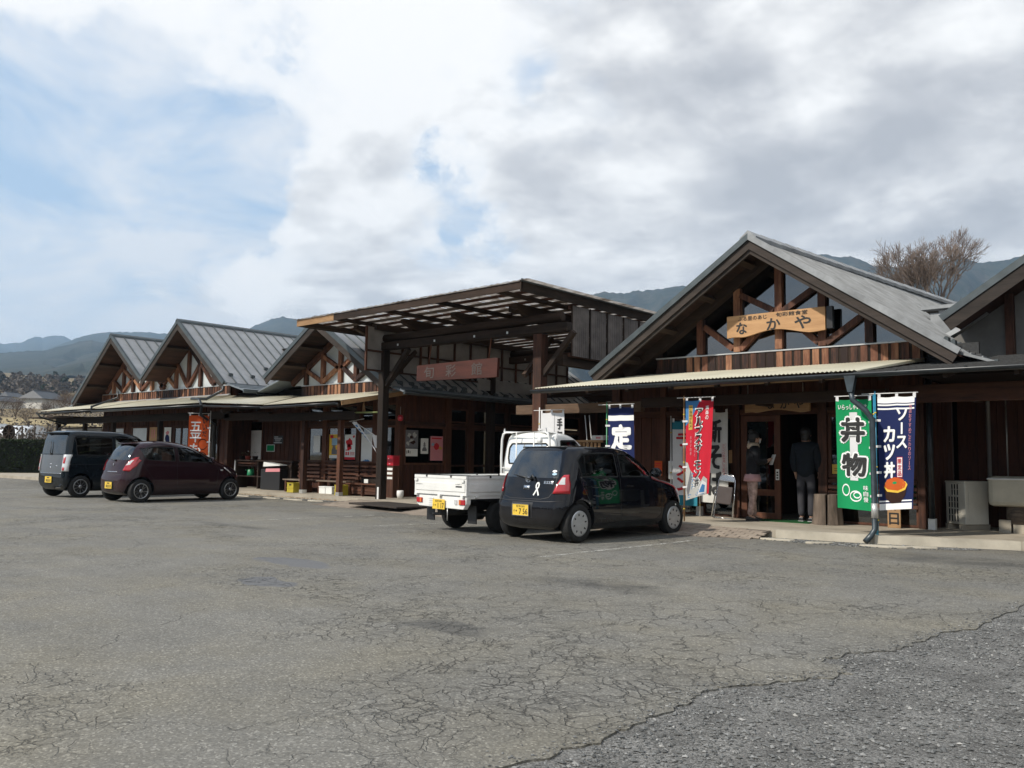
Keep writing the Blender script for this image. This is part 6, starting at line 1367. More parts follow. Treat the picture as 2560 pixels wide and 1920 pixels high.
class Cloth:
    """cloth hanging from a bar; u runs away from the pole, v upwards (0 bottom .. 1 top)"""
    def __init__(s, base, d, w, z0, z1, amp=.02, seed=0, skew=0, taper=0, lift=0, off0=.035):
        s.b = Vector((base[0], base[1], 0)); s.d = Vector((d[0], d[1], 0)).normalized(); s.n = Vector((s.d.y, -s.d.x, 0)); s.w = w; s.z0 = z0; s.z1 = z1; s.amp = amp; s.sd = seed; s.skew = skew; s.taper = taper; s.lift = lift; s.o = off0
        if s.n.y > 0: s.n = -s.n
    def P(s, u, v, o=0.0):
        uu = u / s.w
        wav = s.amp * uu * (math.sin(uu * 5.1 + s.sd + v * 1.3) + .6 * math.sin(uu * 11 + s.sd * 2 - v * 3) * (1.1 - v)) + s.amp * .5 * math.sin(v * 7 + s.sd) * (1 - v) * uu
        z = s.z0 + (s.z1 - s.z0) * v + s.lift * (1 - v) * uu - .014 * abs(math.sin(uu * 2 * math.pi)) * (v ** 8)
        du = s.o + u * (1 - s.taper * (1 - v)) + s.skew * (1 - v) * uu
        return s.b + s.d * du + s.n * (wav + o) + Vector((0, 0, z))
    def sheet(s, m, rects, o=0.0, nu=16, nv=34):
        for (u0, u1, v0, v1) in rects:
            a = max(2, int(nu * (u1 - u0) / s.w)); b_ = max(2, int(nv * (v1 - v0))); b = len(m.v); om = m.smooth; m.smooth = True
            m.v += [tuple(s.P(u0 + (u1 - u0) * i / a, v0 + (v1 - v0) * j / b_, o)) for j in range(b_ + 1) for i in range(a + 1)]
            for j in range(b_):
                for i in range(a): q = b + j * (a + 1) + i; m.face([q, q + 1, q + a + 2, q + a + 1])
            m.smooth = om
    def poly(s, m, pts, o=.004, step=.05):
        bm = bmesh.new(); bm.faces.new([bm.verts.new((u, v, 0)) for u, v in pts]); us = [p[0] for p in pts]; ws = [p[1] for p in pts]
        for ax, lo, hi, st in ((0, min(us), max(us), .05), (1, min(ws), max(ws), .05)):
            n = int((hi - lo) / st)
            for k in range(1, n + 1):
                c = [0, 0, 0]; c[ax] = lo + (hi - lo) * k / (n + 1); no = [0, 0, 0]; no[ax] = 1; bmesh.ops.bisect_plane(bm, geom=list(bm.verts) + list(bm.edges) + list(bm.faces), plane_co=c, plane_no=no)
        bm.verts.index_update(); b = len(m.v); m.v += [tuple(s.P(v.co.x, v.co.y, o)) for v in bm.verts]
        for f in bm.faces: m.face([b + v.index for v in f.verts])
        bm.free()
    def text(s, m, txt, u0, u1, v0, v1, o=.008, bold=.02): put_text(m, txt, u0, u1, v0, v1, lambda u, v: s.P(u, v, o), bold)
def banner(name, label, base, d, w, z0, z1, cloth, fields, writing, pole='steel_pole', pole_top=None, pole_bot=.12, group='tall advertising banners on poles', tabs=(0, .5, 1), arm=.1, bar=True, side_tabs=(.12, .32, .55, .78), **kw):
    r = thing(name, label, 'banner', (base[0], base[1], pole_bot), 0, group, world=True); C = Cloth(base, d, w, z0, z1, **kw)
    pt = pole_top or z1 + .10
    m = mb(pole, True); m.tube([(base[0], base[1], pole_bot), (base[0], base[1], pt)], [.014, .012], 8); po = m.build('pole', r)
    m = mb('tie_yellow', True)
    for z in (pole_bot + .22, z0 + (z1 - z0) * .38, z0 + (z1 - z0) * .86): m.lathe([(.018, -.01), (.018, .01)], Matrix.Translation((base[0], base[1], z)), 8)
    m.build('clip', po)
    if bar:
        m = mb('white_metal', True); a = C.b - C.d * arm + Vector((0, 0, z1 + .05)); e = C.b + C.d * (w + .06) + Vector((0, 0, z1 + .05)); m.tube([a, e], .008, 6); m.build('cross_bar', r)
    m = mb(cloth); C.sheet(m, [(0, w, 0, 1)]); cl = m.build('cloth', r)
    m = mb('cloth_white')
    for t in tabs: u = min(max(t * w, .025), w - .025); C.sheet(m, [(u - .022, u + .022, .985, 1.035)], .003, 4, 40)
    for v in side_tabs:
        p = C.P(0, v); z = p.z; q = C.b + C.d * (-.02); m.quad(q + Vector((0, 0, z)) + C.n * .02, C.P(.045, v) + C.n * .008, C.P(.045, v) + C.n * .008 + Vector((0, 0, .035)), q + Vector((0, 0, z + .035)) + C.n * .02)
    m.build('loop', cl)
    for k, (mt_, fs) in enumerate(fields):
        m = mb(mt_)
        for f in fs:
            if len(f) == 4 and not isinstance(f[0], tuple): C.sheet(m, [f], .003 + .001 * k)
            else: C.poly(m, f, .0035 + .001 * k)
        m.build('print', cl)
    groups = {}
    for (mt_, txt, u0, u1, v0, v1, bold, o) in writing: groups.setdefault((mt_, o), []).append((txt, u0, u1, v0, v1, bold))
    for (mt_, o), ws in groups.items():
        m = mb(mt_)
        for (txt, u0, u1, v0, v1, bold) in ws: C.text(m, txt, u0, u1, v0, v1, o, bold)
        m.build('lettering', cl)
    return r, C
def vert(txt, u0, u1, v1, v0, mat, bold=.02, o=.009, gap=.08):
    """vertical writing from v1 down to v0"""
    n = len(txt); h = (v1 - v0) / n; out = []
    for i, c in enumerate(txt):
        t = v1 - h * i; g = h * gap
        if c == 'ー': out.append((mat, 'l' if False else '|', (u0 + u1) / 2 - (u1 - u0) * .09, (u0 + u1) / 2 + (u1 - u0) * .09, t - h + g, t - g, .0, o))
        else: out.append((mat, c, u0, u1, t - h + g, t - g, bold, o))
    return out
# green rice-bowl banner and navy cutlet-bowl banner share the blue pole by the downpipe
W_ = []
W_ += [('text_white', 'いらっしゃいませ', .04, .47, .905, .955, .03, .009)]
W_ += [('text_white', '丼', .075, .435, .61, .83, .17, .008), ('text_black', '丼', .085, .425, .615, .825, .085, .018), ('text_white', '物', .075, .455, .30, .505, .17, .008), ('text_black', '物', .085, .445, .305, .50, .075, .018)]
W_ += vert('味自慢', .40, .47, .225, .07, 'text_white', .02)
fld = [('cloth_white', [(.20, .32, .26, .88)])]
ring = lambda cu, cv, a, b, n=14, r=0: [(cu + a * math.cos(t + r) , cv + b * math.sin(t + r)) for t in [2 * math.pi * k / n for k in range(n)]]
def band(pts, w): return strip(pts + [pts[0]], w)
veg = []
for cu, cv, a, b, r in ((.13, .17, .055, .05, .3), (.28, .12, .085, .045, .5), (.30, .13, .05, .025, .5)): veg += [[(p[0], p[1]) for p in q] for q in strip(ring(cu, cv, a, b, 14, r) + [ring(cu, cv, a, b, 14, r)[0]], .012)]
fld2 = [('cloth_white', [(.20, .32, .26, .88)] ), ('text_white', veg)]
banner('banner', 'green banner with large black characters, hung left of the blue pole', (-4.36, 13.60), (-1, 0), .54, .47, 2.19, 'cloth_green', [], [], 'pole_blue', 2.27, bar=True, arm=-.02, amp=.022, seed=1.0, lift=.03)
def mirror_banner():
    """the green cloth's print, laid out with u measured from the far edge so that it reads from the front"""
    r = [o for o in bpy.data.objects if o.name.startswith('banner') and o.type == 'EMPTY'][0]; cl = [c for c in r.children if c.name.startswith('cloth')][0]
    C = Cloth((-4.36, 13.60), (-1, 0), .54, .47, 2.19, amp=.022, seed=1.0, lift=.03); w = .54
    f = lambda o: (lambda u, v: C.P(w - u, v, o))
    m = mb('cloth_white'); C.sheet(m, [(w - .32, w - .20, .26, .88)], .004); m.build('print', cl)
    m = mb('text_white')
    for q in veg: C.poly(m, [(w - u, v) for u, v in q][::-1], .005)
    m.build('print', cl)
    for mt_ in ('text_white', 'text_black'):
        m = mb(mt_)
        for (k, txt, u0, u1, v0, v1, bold, o) in W_:
            if k == mt_: put_text(m, txt, u0, u1, v0, v1, f(o), bold)
        m.build('lettering', cl)
mirror_banner()
WB = vert('ソース', .285, .435, .90, .53, 'text_white', .075) + vert('カツ丼', .09, .25, .745, .27, 'text_white', .075) + vert('当店おすすめこだわりのソース', .465, .505, .93, .34, 'ink_pink', .0) + vert('限定品', .30, .355, .45, .29, 'ink_red', .02, .011)
bowl = [('text_white', [(0, .54, .92, 1), (0, .54, .885, .90), (0, .54, 0, .055), (0, .54, .07, .082)]), ('cloth_navy', [(0, .54, .935, .944)]), ('text_white', [(.285, .37, .28, .46)]), ('ink_red', [(.285, .29, .28, .46), (.365, .37, .28, .46), (.285, .37, .455, .46), (.285, .37, .28, .285)]),
        ('ink_brown', [[(.08, .19), (.11, .10), (.20, .055), (.34, .06), (.42, .12), (.45, .20)]]), ('ink_yellow', [[(.08, .20), (.13, .16), (.30, .145), (.42, .17), (.46, .215), (.42, .245), (.10, .24)]]), ('ink_orange', [[(.08, .21), (.14, .18), (.30, .165), (.41, .19), (.43, .225), (.38, .265), (.25, .285), (.13, .265)]]), ('cloth_green', [ring(.25, .235, .035, .012, 10)])]
banner('banner', 'navy banner picturing a cutlet bowl, hung right of the blue pole', (-4.335, 13.59), (1, 0), .56, .49, 2.21, 'cloth_navy', bowl, WB, 'pole_blue', 2.30, arm=.2, amp=.02, seed=2.2, skew=-.08, lift=.05)
# red and blue salmon lunch banner
WR = vert('アルプスサーモン丼', .20, .345, .92, .10, 'text_white', .09, .008, .02) + vert('アルプスサーモン丼', .215, .33, .915, .105, 'text_black', .035, .016, .05) + vert('ご当地グルメ', .075, .135, .94, .72, 'text_black', .01, .011) + vert('高森の', .40, .47, .95, .79, 'text_white', .02) + vert('さわやかな味と', .19, .225, .68, .42, 'ink_pink', 0) + vert('食感が自慢', .10, .135, .64, .44, 'ink_pink', 0)
wave = [[(.0, 0), (.50, 0), (.50, .16), (.42, .20), (.36, .15), (.28, .22), (.20, .17), (.16, .26), (.10, .30), (.05, .37), (0, .38)]]
def curls():
    out = []
    rr = random.Random(5)
    for k in range(15):
        cu, cv = rr.uniform(.05, .45), rr.uniform(.03, .24); 
        if cv > .34 - cu * .45: continue
        p = ring(cu, cv, rr.uniform(.025, .05), rr.uniform(.012, .024), 9, rr.uniform(0, 3)); out += strip(p[:7], .007)
    return [[tuple(a) for a in q] for q in out]
rb_ = [('cloth_blue', [[(0, 1), (.28, 1), (.20, .90), (.10, .80), (0, .74)]]), ('cloth_gold', [(.065, .145, .70, .955)]), ('cloth_grey', wave), ('cloth_blue', curls()), ('cloth_white', [[(.30, .02), (.48, .02), (.49, .12), (.40, .16), (.34, .09)]]), ('cloth_blue', [[(.33, .04), (.45, .03), (.46, .10), (.40, .12)]]), ('ink_grey', [[(.02, .10), (.08, .20), (.12, .29), (.15, .22), (.11, .10), (.06, .03)]])]
banner('banner', 'red and blue salmon bowl banner with breaking waves, in front of the black hatchback', (-7.71, 13.74), (1, 0), .56, .49, 2.27, 'cloth_red', rb_, WR, 'pole_tan', 2.36, arm=.14, amp=.028, seed=.6, taper=.22, lift=.14)
# greying soba banner behind it
banner('banner', 'greying white new-soba banner with large black brush characters beside the folding chair', (-8.20, 15.22), (1, 0), .57, .40, 2.14, 'cloth_old', [('ink_pink', [(.455, .46, .26, .66), (.535, .54, .26, .66)])], vert('新そば', .15, .44, .94, .07, 'text_black', .07, .009, .07) + vert('かたくり粉使用しております', .475, .52, .65, .27, 'ink_red', 0), 'white_metal', 2.20, bar=False, arm=0, amp=.02, seed=3.1, lift=-.02, side_tabs=(.3, .6))
# navy set-meal banner behind the car
banner('banner', 'navy banner with a white stripe and white set-meal characters rising behind the black hatchback', (-9.42, 13.80), (1, 0), .56, .50, 2.20, 'cloth_navy', [('text_white', [(0, .56, .845, .905)])], [('text_white', '定', .09, .50, .53, .79, .10, .008), ('text_white', '食', .09, .50, .21, .46, .10, .008)], 'pole_green', 2.30, arm=.2, amp=.02, seed=4.0, skew=.05)
# white hand-made noodles banner behind the truck
banner('banner', 'plain white banner with small black brush characters rising behind the truck cab', (-11.09, 13.80), (1, 0), .58, .50, 2.13, 'cloth_white', [('ink_grey', [(.355, .362, .2, .98)])], vert('手打そば', .42, .53, .94, .30, 'text_black', .05), 'white_metal', 2.24, arm=.15, amp=.03, seed=5.1)
# orange rice-cake banner on the left
banner('banner', 'orange banner with white brush characters standing beside the plum hatchback', (-24.22, 14.02), (-.49, -.87), .58, .50, 2.36, 'cloth_orange', [], [], 'white_metal', 2.50, arm=.0, amp=.02, seed=.4)
def orange_print():
    r = [o for o in bpy.data.objects if o.type == 'EMPTY' and str(o.get('label', '')).startswith('orange banner')][0]; cl = [c for c in r.children if c.name.startswith('cloth')][0]
    C = Cloth((-24.22, 14.02), (-.49, -.87), .58, .50, 2.36, amp=.02, seed=.4); w = .58
    m = mb('text_white')
    for (k, txt, u0, u1, v0, v1, b_, o) in vert('五平もち', .05, .36, .90, .18, 'text_white', .05) : put_text(m, txt, u0, u1, v0, v1, lambda u, v: C.P(w - u, v, .009), b_)
    m.build('lettering', cl); m = mb('text_black')
    for (k, txt, u0, u1, v0, v1, b_, o) in vert('いいだ', .40, .52, .96, .64, 'text_black', .04): put_text(m, txt, u0, u1, v0, v1, lambda u, v: C.P(w - u, v, .009), b_)
    m.build('lettering', cl); m = mb('ink_brown')
    for cv in (.52, .30):
        for q in strip(ring(.42, cv, .13, .085, 18) , .014): C.poly(m, [(w - u, v) for u, v in q][::-1], .005)
    m.build('print', cl)
orange_print()
# ramen banner against the wall
banner('banner', 'white ramen banner with red characters and teal ends, against the wall behind the salmon banner', (-8.78, 15.12), (1, 0), .56, .32, 1.98, 'cloth_white', [('cloth_teal', [(0, .56, .90, 1), (0, .56, 0, .12)])], vert('ラーメン', .10, .42, .86, .16, 'ink_red', .08), 'white_metal', 2.08, bar=False, arm=0, amp=.015, seed=2.0, side_tabs=(.5,))
# small leaning pennant by the canopy post
def pennant():
    r = thing('banner', 'small blue and white banner leaning out from the front post of the entrance canopy', 'banner', (-17.35, 14.85, .12), 0, 'tall advertising banners on poles', world=True)
    a, b = Vector((-17.0, 14.8, 1.55)), Vector((-17.95, 14.5, 2.10)); m = mb('white_metal', True); m.tube([a, b], .010, 6); m.tube([b + Vector((-.12, -.03, -.01)), b + Vector((.32, .1, .06))], .008, 6); m.build('pole', r)
    m = mb('cloth_white'); p = [b + Vector((-.03, -.02, -.04)), b + Vector((.10, .02, -.01)), Vector((-17.28, 14.74, 1.28)), Vector((-17.36, 14.74, 1.42))]
    q = [b + Vector((.16, .02, -.01)), b + Vector((.3, .08, -.35)), Vector((-17.25, 14.78, 1.75)), Vector((-17.26, 14.76, 1.25))]
    m.quad(p[0], p[1], q[3] + Vector((-.02, 0, .02)), p[3]); m.quad(Vector((-17.42, 14.70, 1.75)), Vector((-17.27, 14.8, 1.72)), Vector((-17.27, 14.78, 1.38)), Vector((-17.34, 14.74, 1.42))); m.build('cloth', r)
    m = mb('cloth_blue'); L = lambda s_, t: (p[0] * (1 - s_) + p[3] * s_) * (1 - t) + (p[1] * (1 - s_) + q[3] * s_) * t + Vector((-.002, -.008, 0))
    for k in range(5): m.quad(L(.10 + .13 * k, .22), L(.10 + .13 * k, .75), L(.18 + .13 * k, .70), L(.18 + .13 * k, .25))
    m.build('print', r)
pennant()

# main signboard on the right gable
def wavy_board(name, root, x0, x1, y0, y1, zt, zb, dz, mat, n=26):
    m = mb(mat)
    def bot(t): return zb + dz * math.sin(math.pi * min(1, max(0, (t - .18) / .64))) ** 1.4 if .18 < t < .82 else zb + .01 * math.sin(t * 20)
    pts = [(x0, zt), (x1, zt + .01)] + [(x0 + (x1 - x0) * t, bot(t)) for t in np.linspace(1, 0, n)]
    b = len(m.v); n2 = len(pts); m.v += [(x, y, z) for y in (y0, y1) for x, z in pts]
    ts = [k for k in range(2, n2)]
    for off, rev in ((0, False), (n2, True)):
        for i in range(2, n2 - 1):
            # fan between the straight top edge and the wavy bottom edge
            m.face([b + off + i, b + off + i + 1, b + off + (1 if i < 2 + (n // 2) else 0)])
        m.face([b + off, b + off + 1, b + off + 2 + n // 2])
    for i in range(n2): j = (i + 1) % n2; m.face([b + i, b + j, b + n2 + j, b + n2 + i])
    return m.build(name, root)
SG = thing('signboard', 'large pale wooden signboard with black brush lettering across the right-hand gable', 'signboard', (-6.65, 15.3, 3.5), world=True)
wavy_board('board', SG, -7.61, -5.70, 15.24, 15.30, 3.985, 3.565, .10, 'wood_sign')
m = mb('text_black'); fn = lambda u, v: (u, 15.236, v)
put_text(m, 'ふる里のあじ', -7.38, -6.80, 3.875, 3.955, fn, .02); put_text(m, '旬彩館食堂', -6.62, -6.02, 3.89, 3.97, fn, .02)
put_text(m, 'な', -7.41, -7.20, 3.625, 3.845, fn, .05); put_text(m, 'か', -6.80, -6.54, 3.66, 3.87, fn, .05); put_text(m, 'や', -6.26, -5.96, 3.635, 3.87, fn, .05); m.build('lettering', SG)
m = mb('black_plastic'); m.box(-5.69, -5.58, 15.27, 15.36, 3.60, 4.0); m.box(-7.5, -5.69, 15.305, 15.36, 3.70, 3.90); m.build('backing', SG)
S2 = thing('signboard', 'small orange-brown wooden signboard hanging over the sliding entrance door', 'signboard', (-6.7, 14.9, 2.1), world=True)
wavy_board('board', S2, -7.15, -5.92, 15.02, 15.07, 2.36, 2.10, .045, 'wood_raw')
m = mb('text_black'); fn = lambda u, v: (u, 15.016, v)
for c, a in (('な', -6.74), ('か', -6.46), ('や', -6.20)): put_text(m, c, a, a + .17, 2.165, 2.33, fn, .05)
m.build('lettering', S2)
for x in (-7.1, -6.05): m = mb('steel_pole'); m.tube([(x, 15.05, 2.34), (x, 15.05, 2.62)], .006, 6); m.build('hanger', S2)
S3 = thing('signboard', 'dark red-brown timber signboard with weathered carved characters hanging under the canopy', 'signboard', (-13.9, 14.2, 2.95), world=True)
m = mb('wood_sign_dark'); m.prism([(-15.18, 3.00), (-15.17, 3.38), (-12.66, 3.41), (-12.57, 3.40), (-12.59, 2.98), (-12.65, 2.97)], lambda u, v, d: (u, d, v), 14.14, 14.22); m.build('board', S3, bevel=.006)
plain('ink_faded', (.075, .062, .058), .8); m = mb('ink_faded'); fn = lambda u, v: (u, 14.132, v)
for c, a in (('旬', -14.90), ('彩', -14.18), ('館', -13.36)): put_text(m, c, a, a + .33, 3.05, 3.33, fn, .02)
m.build('lettering', S3)
for x in (-14.8, -12.87): m = mb('wood_mid'); m.tube([(x, 14.18, 3.38), (x, 14.25, 3.87)], .018, 6); m.build('hanger', S3)
S4 = thing('notice_board', 'narrow upright wooden holiday notice board leaning behind the navy banner', 'sign', (-4.6, 15.3, .12), world=True)
m = mb('wood_raw'); m.box(-4.71, -4.50, 15.27, 15.30, .12, .92); m.build('board', S4, bevel=.004); m = mb('text_black'); fn = lambda u, v: (u, 15.266, v)
for i, c in enumerate('定休日'): put_text(m, c, -4.68, -4.53, .66 - .24 * i, .85 - .24 * i, fn, .04)
m.build('lettering', S4)

# posters taped to the windows: flat printed sheets
def poster(name, label, x0, x1, z0, z1, y, prints, base='paper_white', axis='x', cat='poster', group='posters in the shop windows'):
    r = thing(name, label, cat, ((x0 + x1) / 2 if axis == 'x' else y, y if axis == 'x' else (x0 + x1) / 2, z0), 0, group, world=True)
    def B(m, a, b, c, d, e):
        if axis == 'x': m.box(a, b, y - e - .0012, y - e, c, d)
        else: m.box(y + e, y + e + .0012, a, b, c, d)
    m = mb(base); B(m, x0, x1, z0, z1, 0); s_ = m.build('sheet', r); w = x1 - x0; h = z1 - z0
    for k, (mt_, rects) in enumerate(prints):
        m = mb(mt_)
        for q in rects:
            if isinstance(q, list):
                fn = (lambda u, v, d: (x0 + u * w, y - d, z0 + v * h)) if axis == 'x' else (lambda u, v, d: (y + d, x0 + u * w, z0 + v * h))
                m.prism(q, fn, .0016 + .0006 * k, .0020 + .0006 * k)
            else: a, b, c, d = q; B(m, x0 + a * w, x0 + b * w, z0 + c * h, z0 + d * h, .0016 + .0006 * k)
        m.build('print', s_)
    return r
def blob(cx, cy, a, b, n=11, j=.25, seed=1):
    q = random.Random(seed); return [(cx + a * math.cos(2 * math.pi * k / n) * q.uniform(1 - j, 1 + j), cy + b * math.sin(2 * math.pi * k / n) * q.uniform(1 - j, 1 + j)) for k in range(n)]
tower = [(.25, .30), (.40, .50), (.30, .52), (.42, .60), (.34, .62), (.5, .78), (.66, .62), (.58, .60), (.70, .52), (.60, .50), (.75, .30)]
yw = WY - .035
poster('poster', 'plain pale vertical sheet in the left window of the third block', -20.87, -20.56, 1.27, 1.76, yw, [])
poster('poster', 'yellow poster with a dark castle tower, partly behind the wooden post', -20.13, -19.69, 1.11, 1.79, yw, [('ink_red', [(.08, .42, .84, .97)]), ('sticker_blue', [(.28, .82, .55, .84)]), ('ink_grey', [tower, (.28, .82, .16, .36)]), ('paper_white', [(.05, .95, .0, .13)])], 'ink_yellow')
poster('poster', 'white poster covered by red figures and a red foot strip', -19.42, -18.96, 1.08, 1.78, yw, [('ink_red', [blob(.45, .68, .30, .16, 12, .3, 3), blob(.42, .5, .25, .12, 12, .3, 4), blob(.85, .92, .10, .05), (0, 1, 0, .10), (.08, .45, .36, .40), (.08, .22, .17, .31), (.28, .42, .17, .31), (.5, .95, .18, .20), (.5, .95, .23, .25), (.5, .95, .28, .30)])])
poster('poster', 'large blank white sheet behind the window nearest the canopy post', -18.70, -18.23, .99, 1.79, yw, [('cloth_blue', [blob(.5, .08, .3, .06, 12, .5, 9)])])
yx = X3 + .034
poster('poster', 'dark photographic poster on the side window under the canopy', 15.56, 16.02, 1.42, 1.90, yx, [('cloth_grey', [blob(.3, .7, .16, .12, 9, .4, 1), blob(.7, .75, .14, .14, 9, .4, 2), blob(.5, .4, .2, .12, 9, .4, 3), blob(.2, .25, .12, .1, 9, .4, 4)]), ('ink_brown', [blob(.6, .3, .18, .1, 9, .4, 5), blob(.45, .6, .14, .08, 9, .4, 6)])], 'ink_grey', 'y')
poster('poster', 'low wide white notice with short black writing below the dark poster', 15.58, 16.01, 1.20, 1.40, yx, [('text_black', [(.06, .12, .35, .75), (.18, .27, .4, .8), (.34, .38, .35, .7)])], 'paper_white', 'y')
poster('poster', 'white poster with a dark castle keep beside the pink poster', 16.12, 16.40, 1.27, 1.69, yx, [('ink_grey', [tower, (.2, .8, .18, .34)]), ('paper_white', [(.3, .7, .44, .46), (.35, .65, .56, .57)])], 'paper_white', 'y')
poster('poster', 'tall pink poster with a red apple shape on the side window', 16.48, 16.96, 1.09, 1.76, yx, [('ink_red', [blob(.5, .58, .22, .14, 12, .12, 3), (.1, .9, .88, .94)]), ('sticker_blue', [blob(.2, .66, .12, .07, 9, .3, 3)]), ('cloth_gold', [blob(.8, .52, .12, .06, 9, .3, 2)]), ('ink_pink', [(.08, .3, .08, .2), (.4, .6, .1, .22), (.7, .9, .06, .25)])], 'ink_pink', 'y')
poster('notice', 'orange notice sheet fixed to the post left of the ramen banner', -9.30, -9.12, .88, 1.18, 15.36, [('ink_red', [(.1, .9, .80, .86), (.1, .9, .65, .70), (.1, .9, .5, .55), (.1, .9, .35, .4), (.1, .9, .2, .25)])], 'ink_orange', cat='notice', group='small notices on the walls')
poster('notice', 'pale paper tag pinned beside the grey soba banner', -7.66, -7.59, 1.16, 1.41, 15.38, [], 'wood_sign', cat='notice', group='small notices on the walls')
poster('notice', 'framed white sheet leaning in the window behind the ramen banner', -8.93, -8.79, .82, 1.18, 15.28, [('text_black', [blob(.7, .6, .10, .2, 9, .3, 2)])], 'paper_white', cat='notice', group='small notices on the walls')
poster('notice', 'yellow-green notice low in the window right of the entrance', -5.70, -5.32, 1.00, 1.17, 15.46, [('text_black', [(.1, .9, .55, .6), (.1, .8, .3, .35)])], 'cloth_gold', cat='notice', group='small notices on the walls')
poster('notice', 'small black board with white lines on the recessed boarded wall', -24.18, -23.66, 1.53, 1.80, 16.27, [('text_white', [(.08, .5, .82, .87), (.08, .9, .66, .71), (.15, .8, .48, .52), (.2, .7, .34, .38), (.05, .88, .12, .18)])], 'black_plastic', cat='notice', group='small notices on the walls')
poster('picture', 'small framed green landscape picture on the recessed boarded wall', -24.56, -24.10, 1.28, 1.51, 16.27, [('cloth_green', [(.06, .94, .1, .92)]), ('ink_grey', [blob(.5, .5, .35, .3, 10, .3, 4)])], 'paper_white', cat='picture', group='small notices on the walls')
poster('notice', 'beige paper notice with faint writing left of the shop door', -30.80, -30.25, 1.62, 2.12, WY - .04, [('ink_pink', [(.3, .4, .2, .8), (.6, .7, .2, .8)])], 'wood_sign', cat='notice', group='small notices on the walls')
poster('poster', 'purple and white poster left of the shop door', -29.72, -29.22, 1.45, 2.10, WY - .04, [('cloth_navy', [blob(.5, .35, .35, .28, 10, .3, 4)]), ('ink_pink', [blob(.5, .7, .25, .1)])])
for x, sd in ((-26.45, 'left'), (-26.22, 'right')): tag(poster('wood_tablet', '', x, x + .16, 1.5, 2.12, WY - .12, [], 'wood_raw'), sd + ' one of two pale wooden tablets hung beside the downpipe', 'tablet', 'hanging wooden tablets')

# ================================================================ THINGS ON THE WALKWAY
def legs(root, x0, x1, y0, y1, z0, z1, mat, w=.05, name='leg'):
    for x in (x0, x1 - w):
        for y in (y0, y1 - w): m = mb(mat); m.box(x, x + w, y, y + w, z0, z1); m.build(name, root)
# folding chair, folded and leaning
def folding_chair():
    r = thing('folding_chair', 'chrome folding chair with a dark brown seat standing folded beside the entrance door', 'chair', (-7.58, 14.95, .12), 0)
    M = Matrix.Rotation(-.10, 4, 'X') @ Matrix.Rotation(.09, 4, 'Y'); T = lambda l: [M @ Vector(p) for p in l]
    m = mb('chrome', True); m.tube(T([(-.19, 0, 0), (-.175, 0, .55), (-.165, 0, .72), (-.13, 0, .81), (-.06, 0, .845), (.06, 0, .845), (.13, 0, .81), (.165, 0, .72), (.175, 0, .55), (.19, 0, 0), (.17, 0, -.0), (-.17, 0, .0), (-.19, 0, 0)]), .0125, 8, False); m.build('back_frame', r)
    m = mb('chrome', True); m.tube(T([(-.215, -.03, .005), (-.20, -.03, .45), (-.19, -.03, .50)]), .0125, 8); m.tube(T([(.215, -.03, .005), (.20, -.03, .45), (.19, -.03, .50)]), .0125, 8); m.tube(T([(-.215, -.03, .01), (.215, -.03, .01)]), .011, 8); m.build('leg_frame', r)
    m = mb('chrome'); m.prism([(-.150, .70), (.150, .70), (.142, .77), (.10, .815), (0, .825), (-.10, .815), (-.142, .77)], lambda u, v, d: M @ Vector((u, d, v)), -.012, .006); m.build('backrest', r, bevel=.008)
    m = mb('seat_brown'); m.box(-.155, .155, -.055, -.02, .27, .60); m.v = [tuple(M @ Vector(p)) for p in m.v]; m.build('seat', r, bevel=.015)
plain('seat_brown', (.055, .042, .040), .6); folding_chair()
def stump():
    r = thing('tree_stump', 'thick grey log stump split in two halves standing beside the entrance', 'stump', (-5.66, 15.12, .12), .25)
    for s in (-1, 1):
        m = mb('stump_wood'); pts = []; n = 11
        for z, k in ((0, 1.12), (.12, 1.04), (.35, .97), (.525, .93)):
            ring_ = [(s * (.012 + .012 * z), -.20 * k)] + [(s * (.012 + (.225 * k) * math.sin(math.pi * (i + .5) / n) * (1 + .05 * math.sin(i * 3.1 + s))), -.21 * k * math.cos(math.pi * (i + .5) / n)) for i in range(n)] + [(s * (.012 + .012 * z), .20 * k)]
            pts.append([(a, b, z) for a, b in ring_])
        w = len(pts[0]); m.v = [p for q in pts for p in q]
        for i in range(len(pts) - 1):
            for k in range(w): m.face([i * w + k, i * w + (k + 1) % w, (i + 1) * w + (k + 1) % w, (i + 1) * w + k])
        m.face(list(range(w))); m.face([(len(pts) - 1) * w + k for k in range(w)]); m.build('stump_half', r, bevel=.008)
stump()
m = mb('turf'); 
plain('turf', (.012, .075, .022), .95, 0, .4, 40, .2, .5)
m = mb('turf'); m.prism([(-7.0, 15.0), (-5.95, 14.98), (-6.0, 15.55), (-6.6, 15.6), (-7.0, 15.42)], lambda u, v, d: (u, v, d), .121, .136); tag(m.build('turf_mat'), 'green artificial turf mat on the step of the restaurant entrance', 'mat')
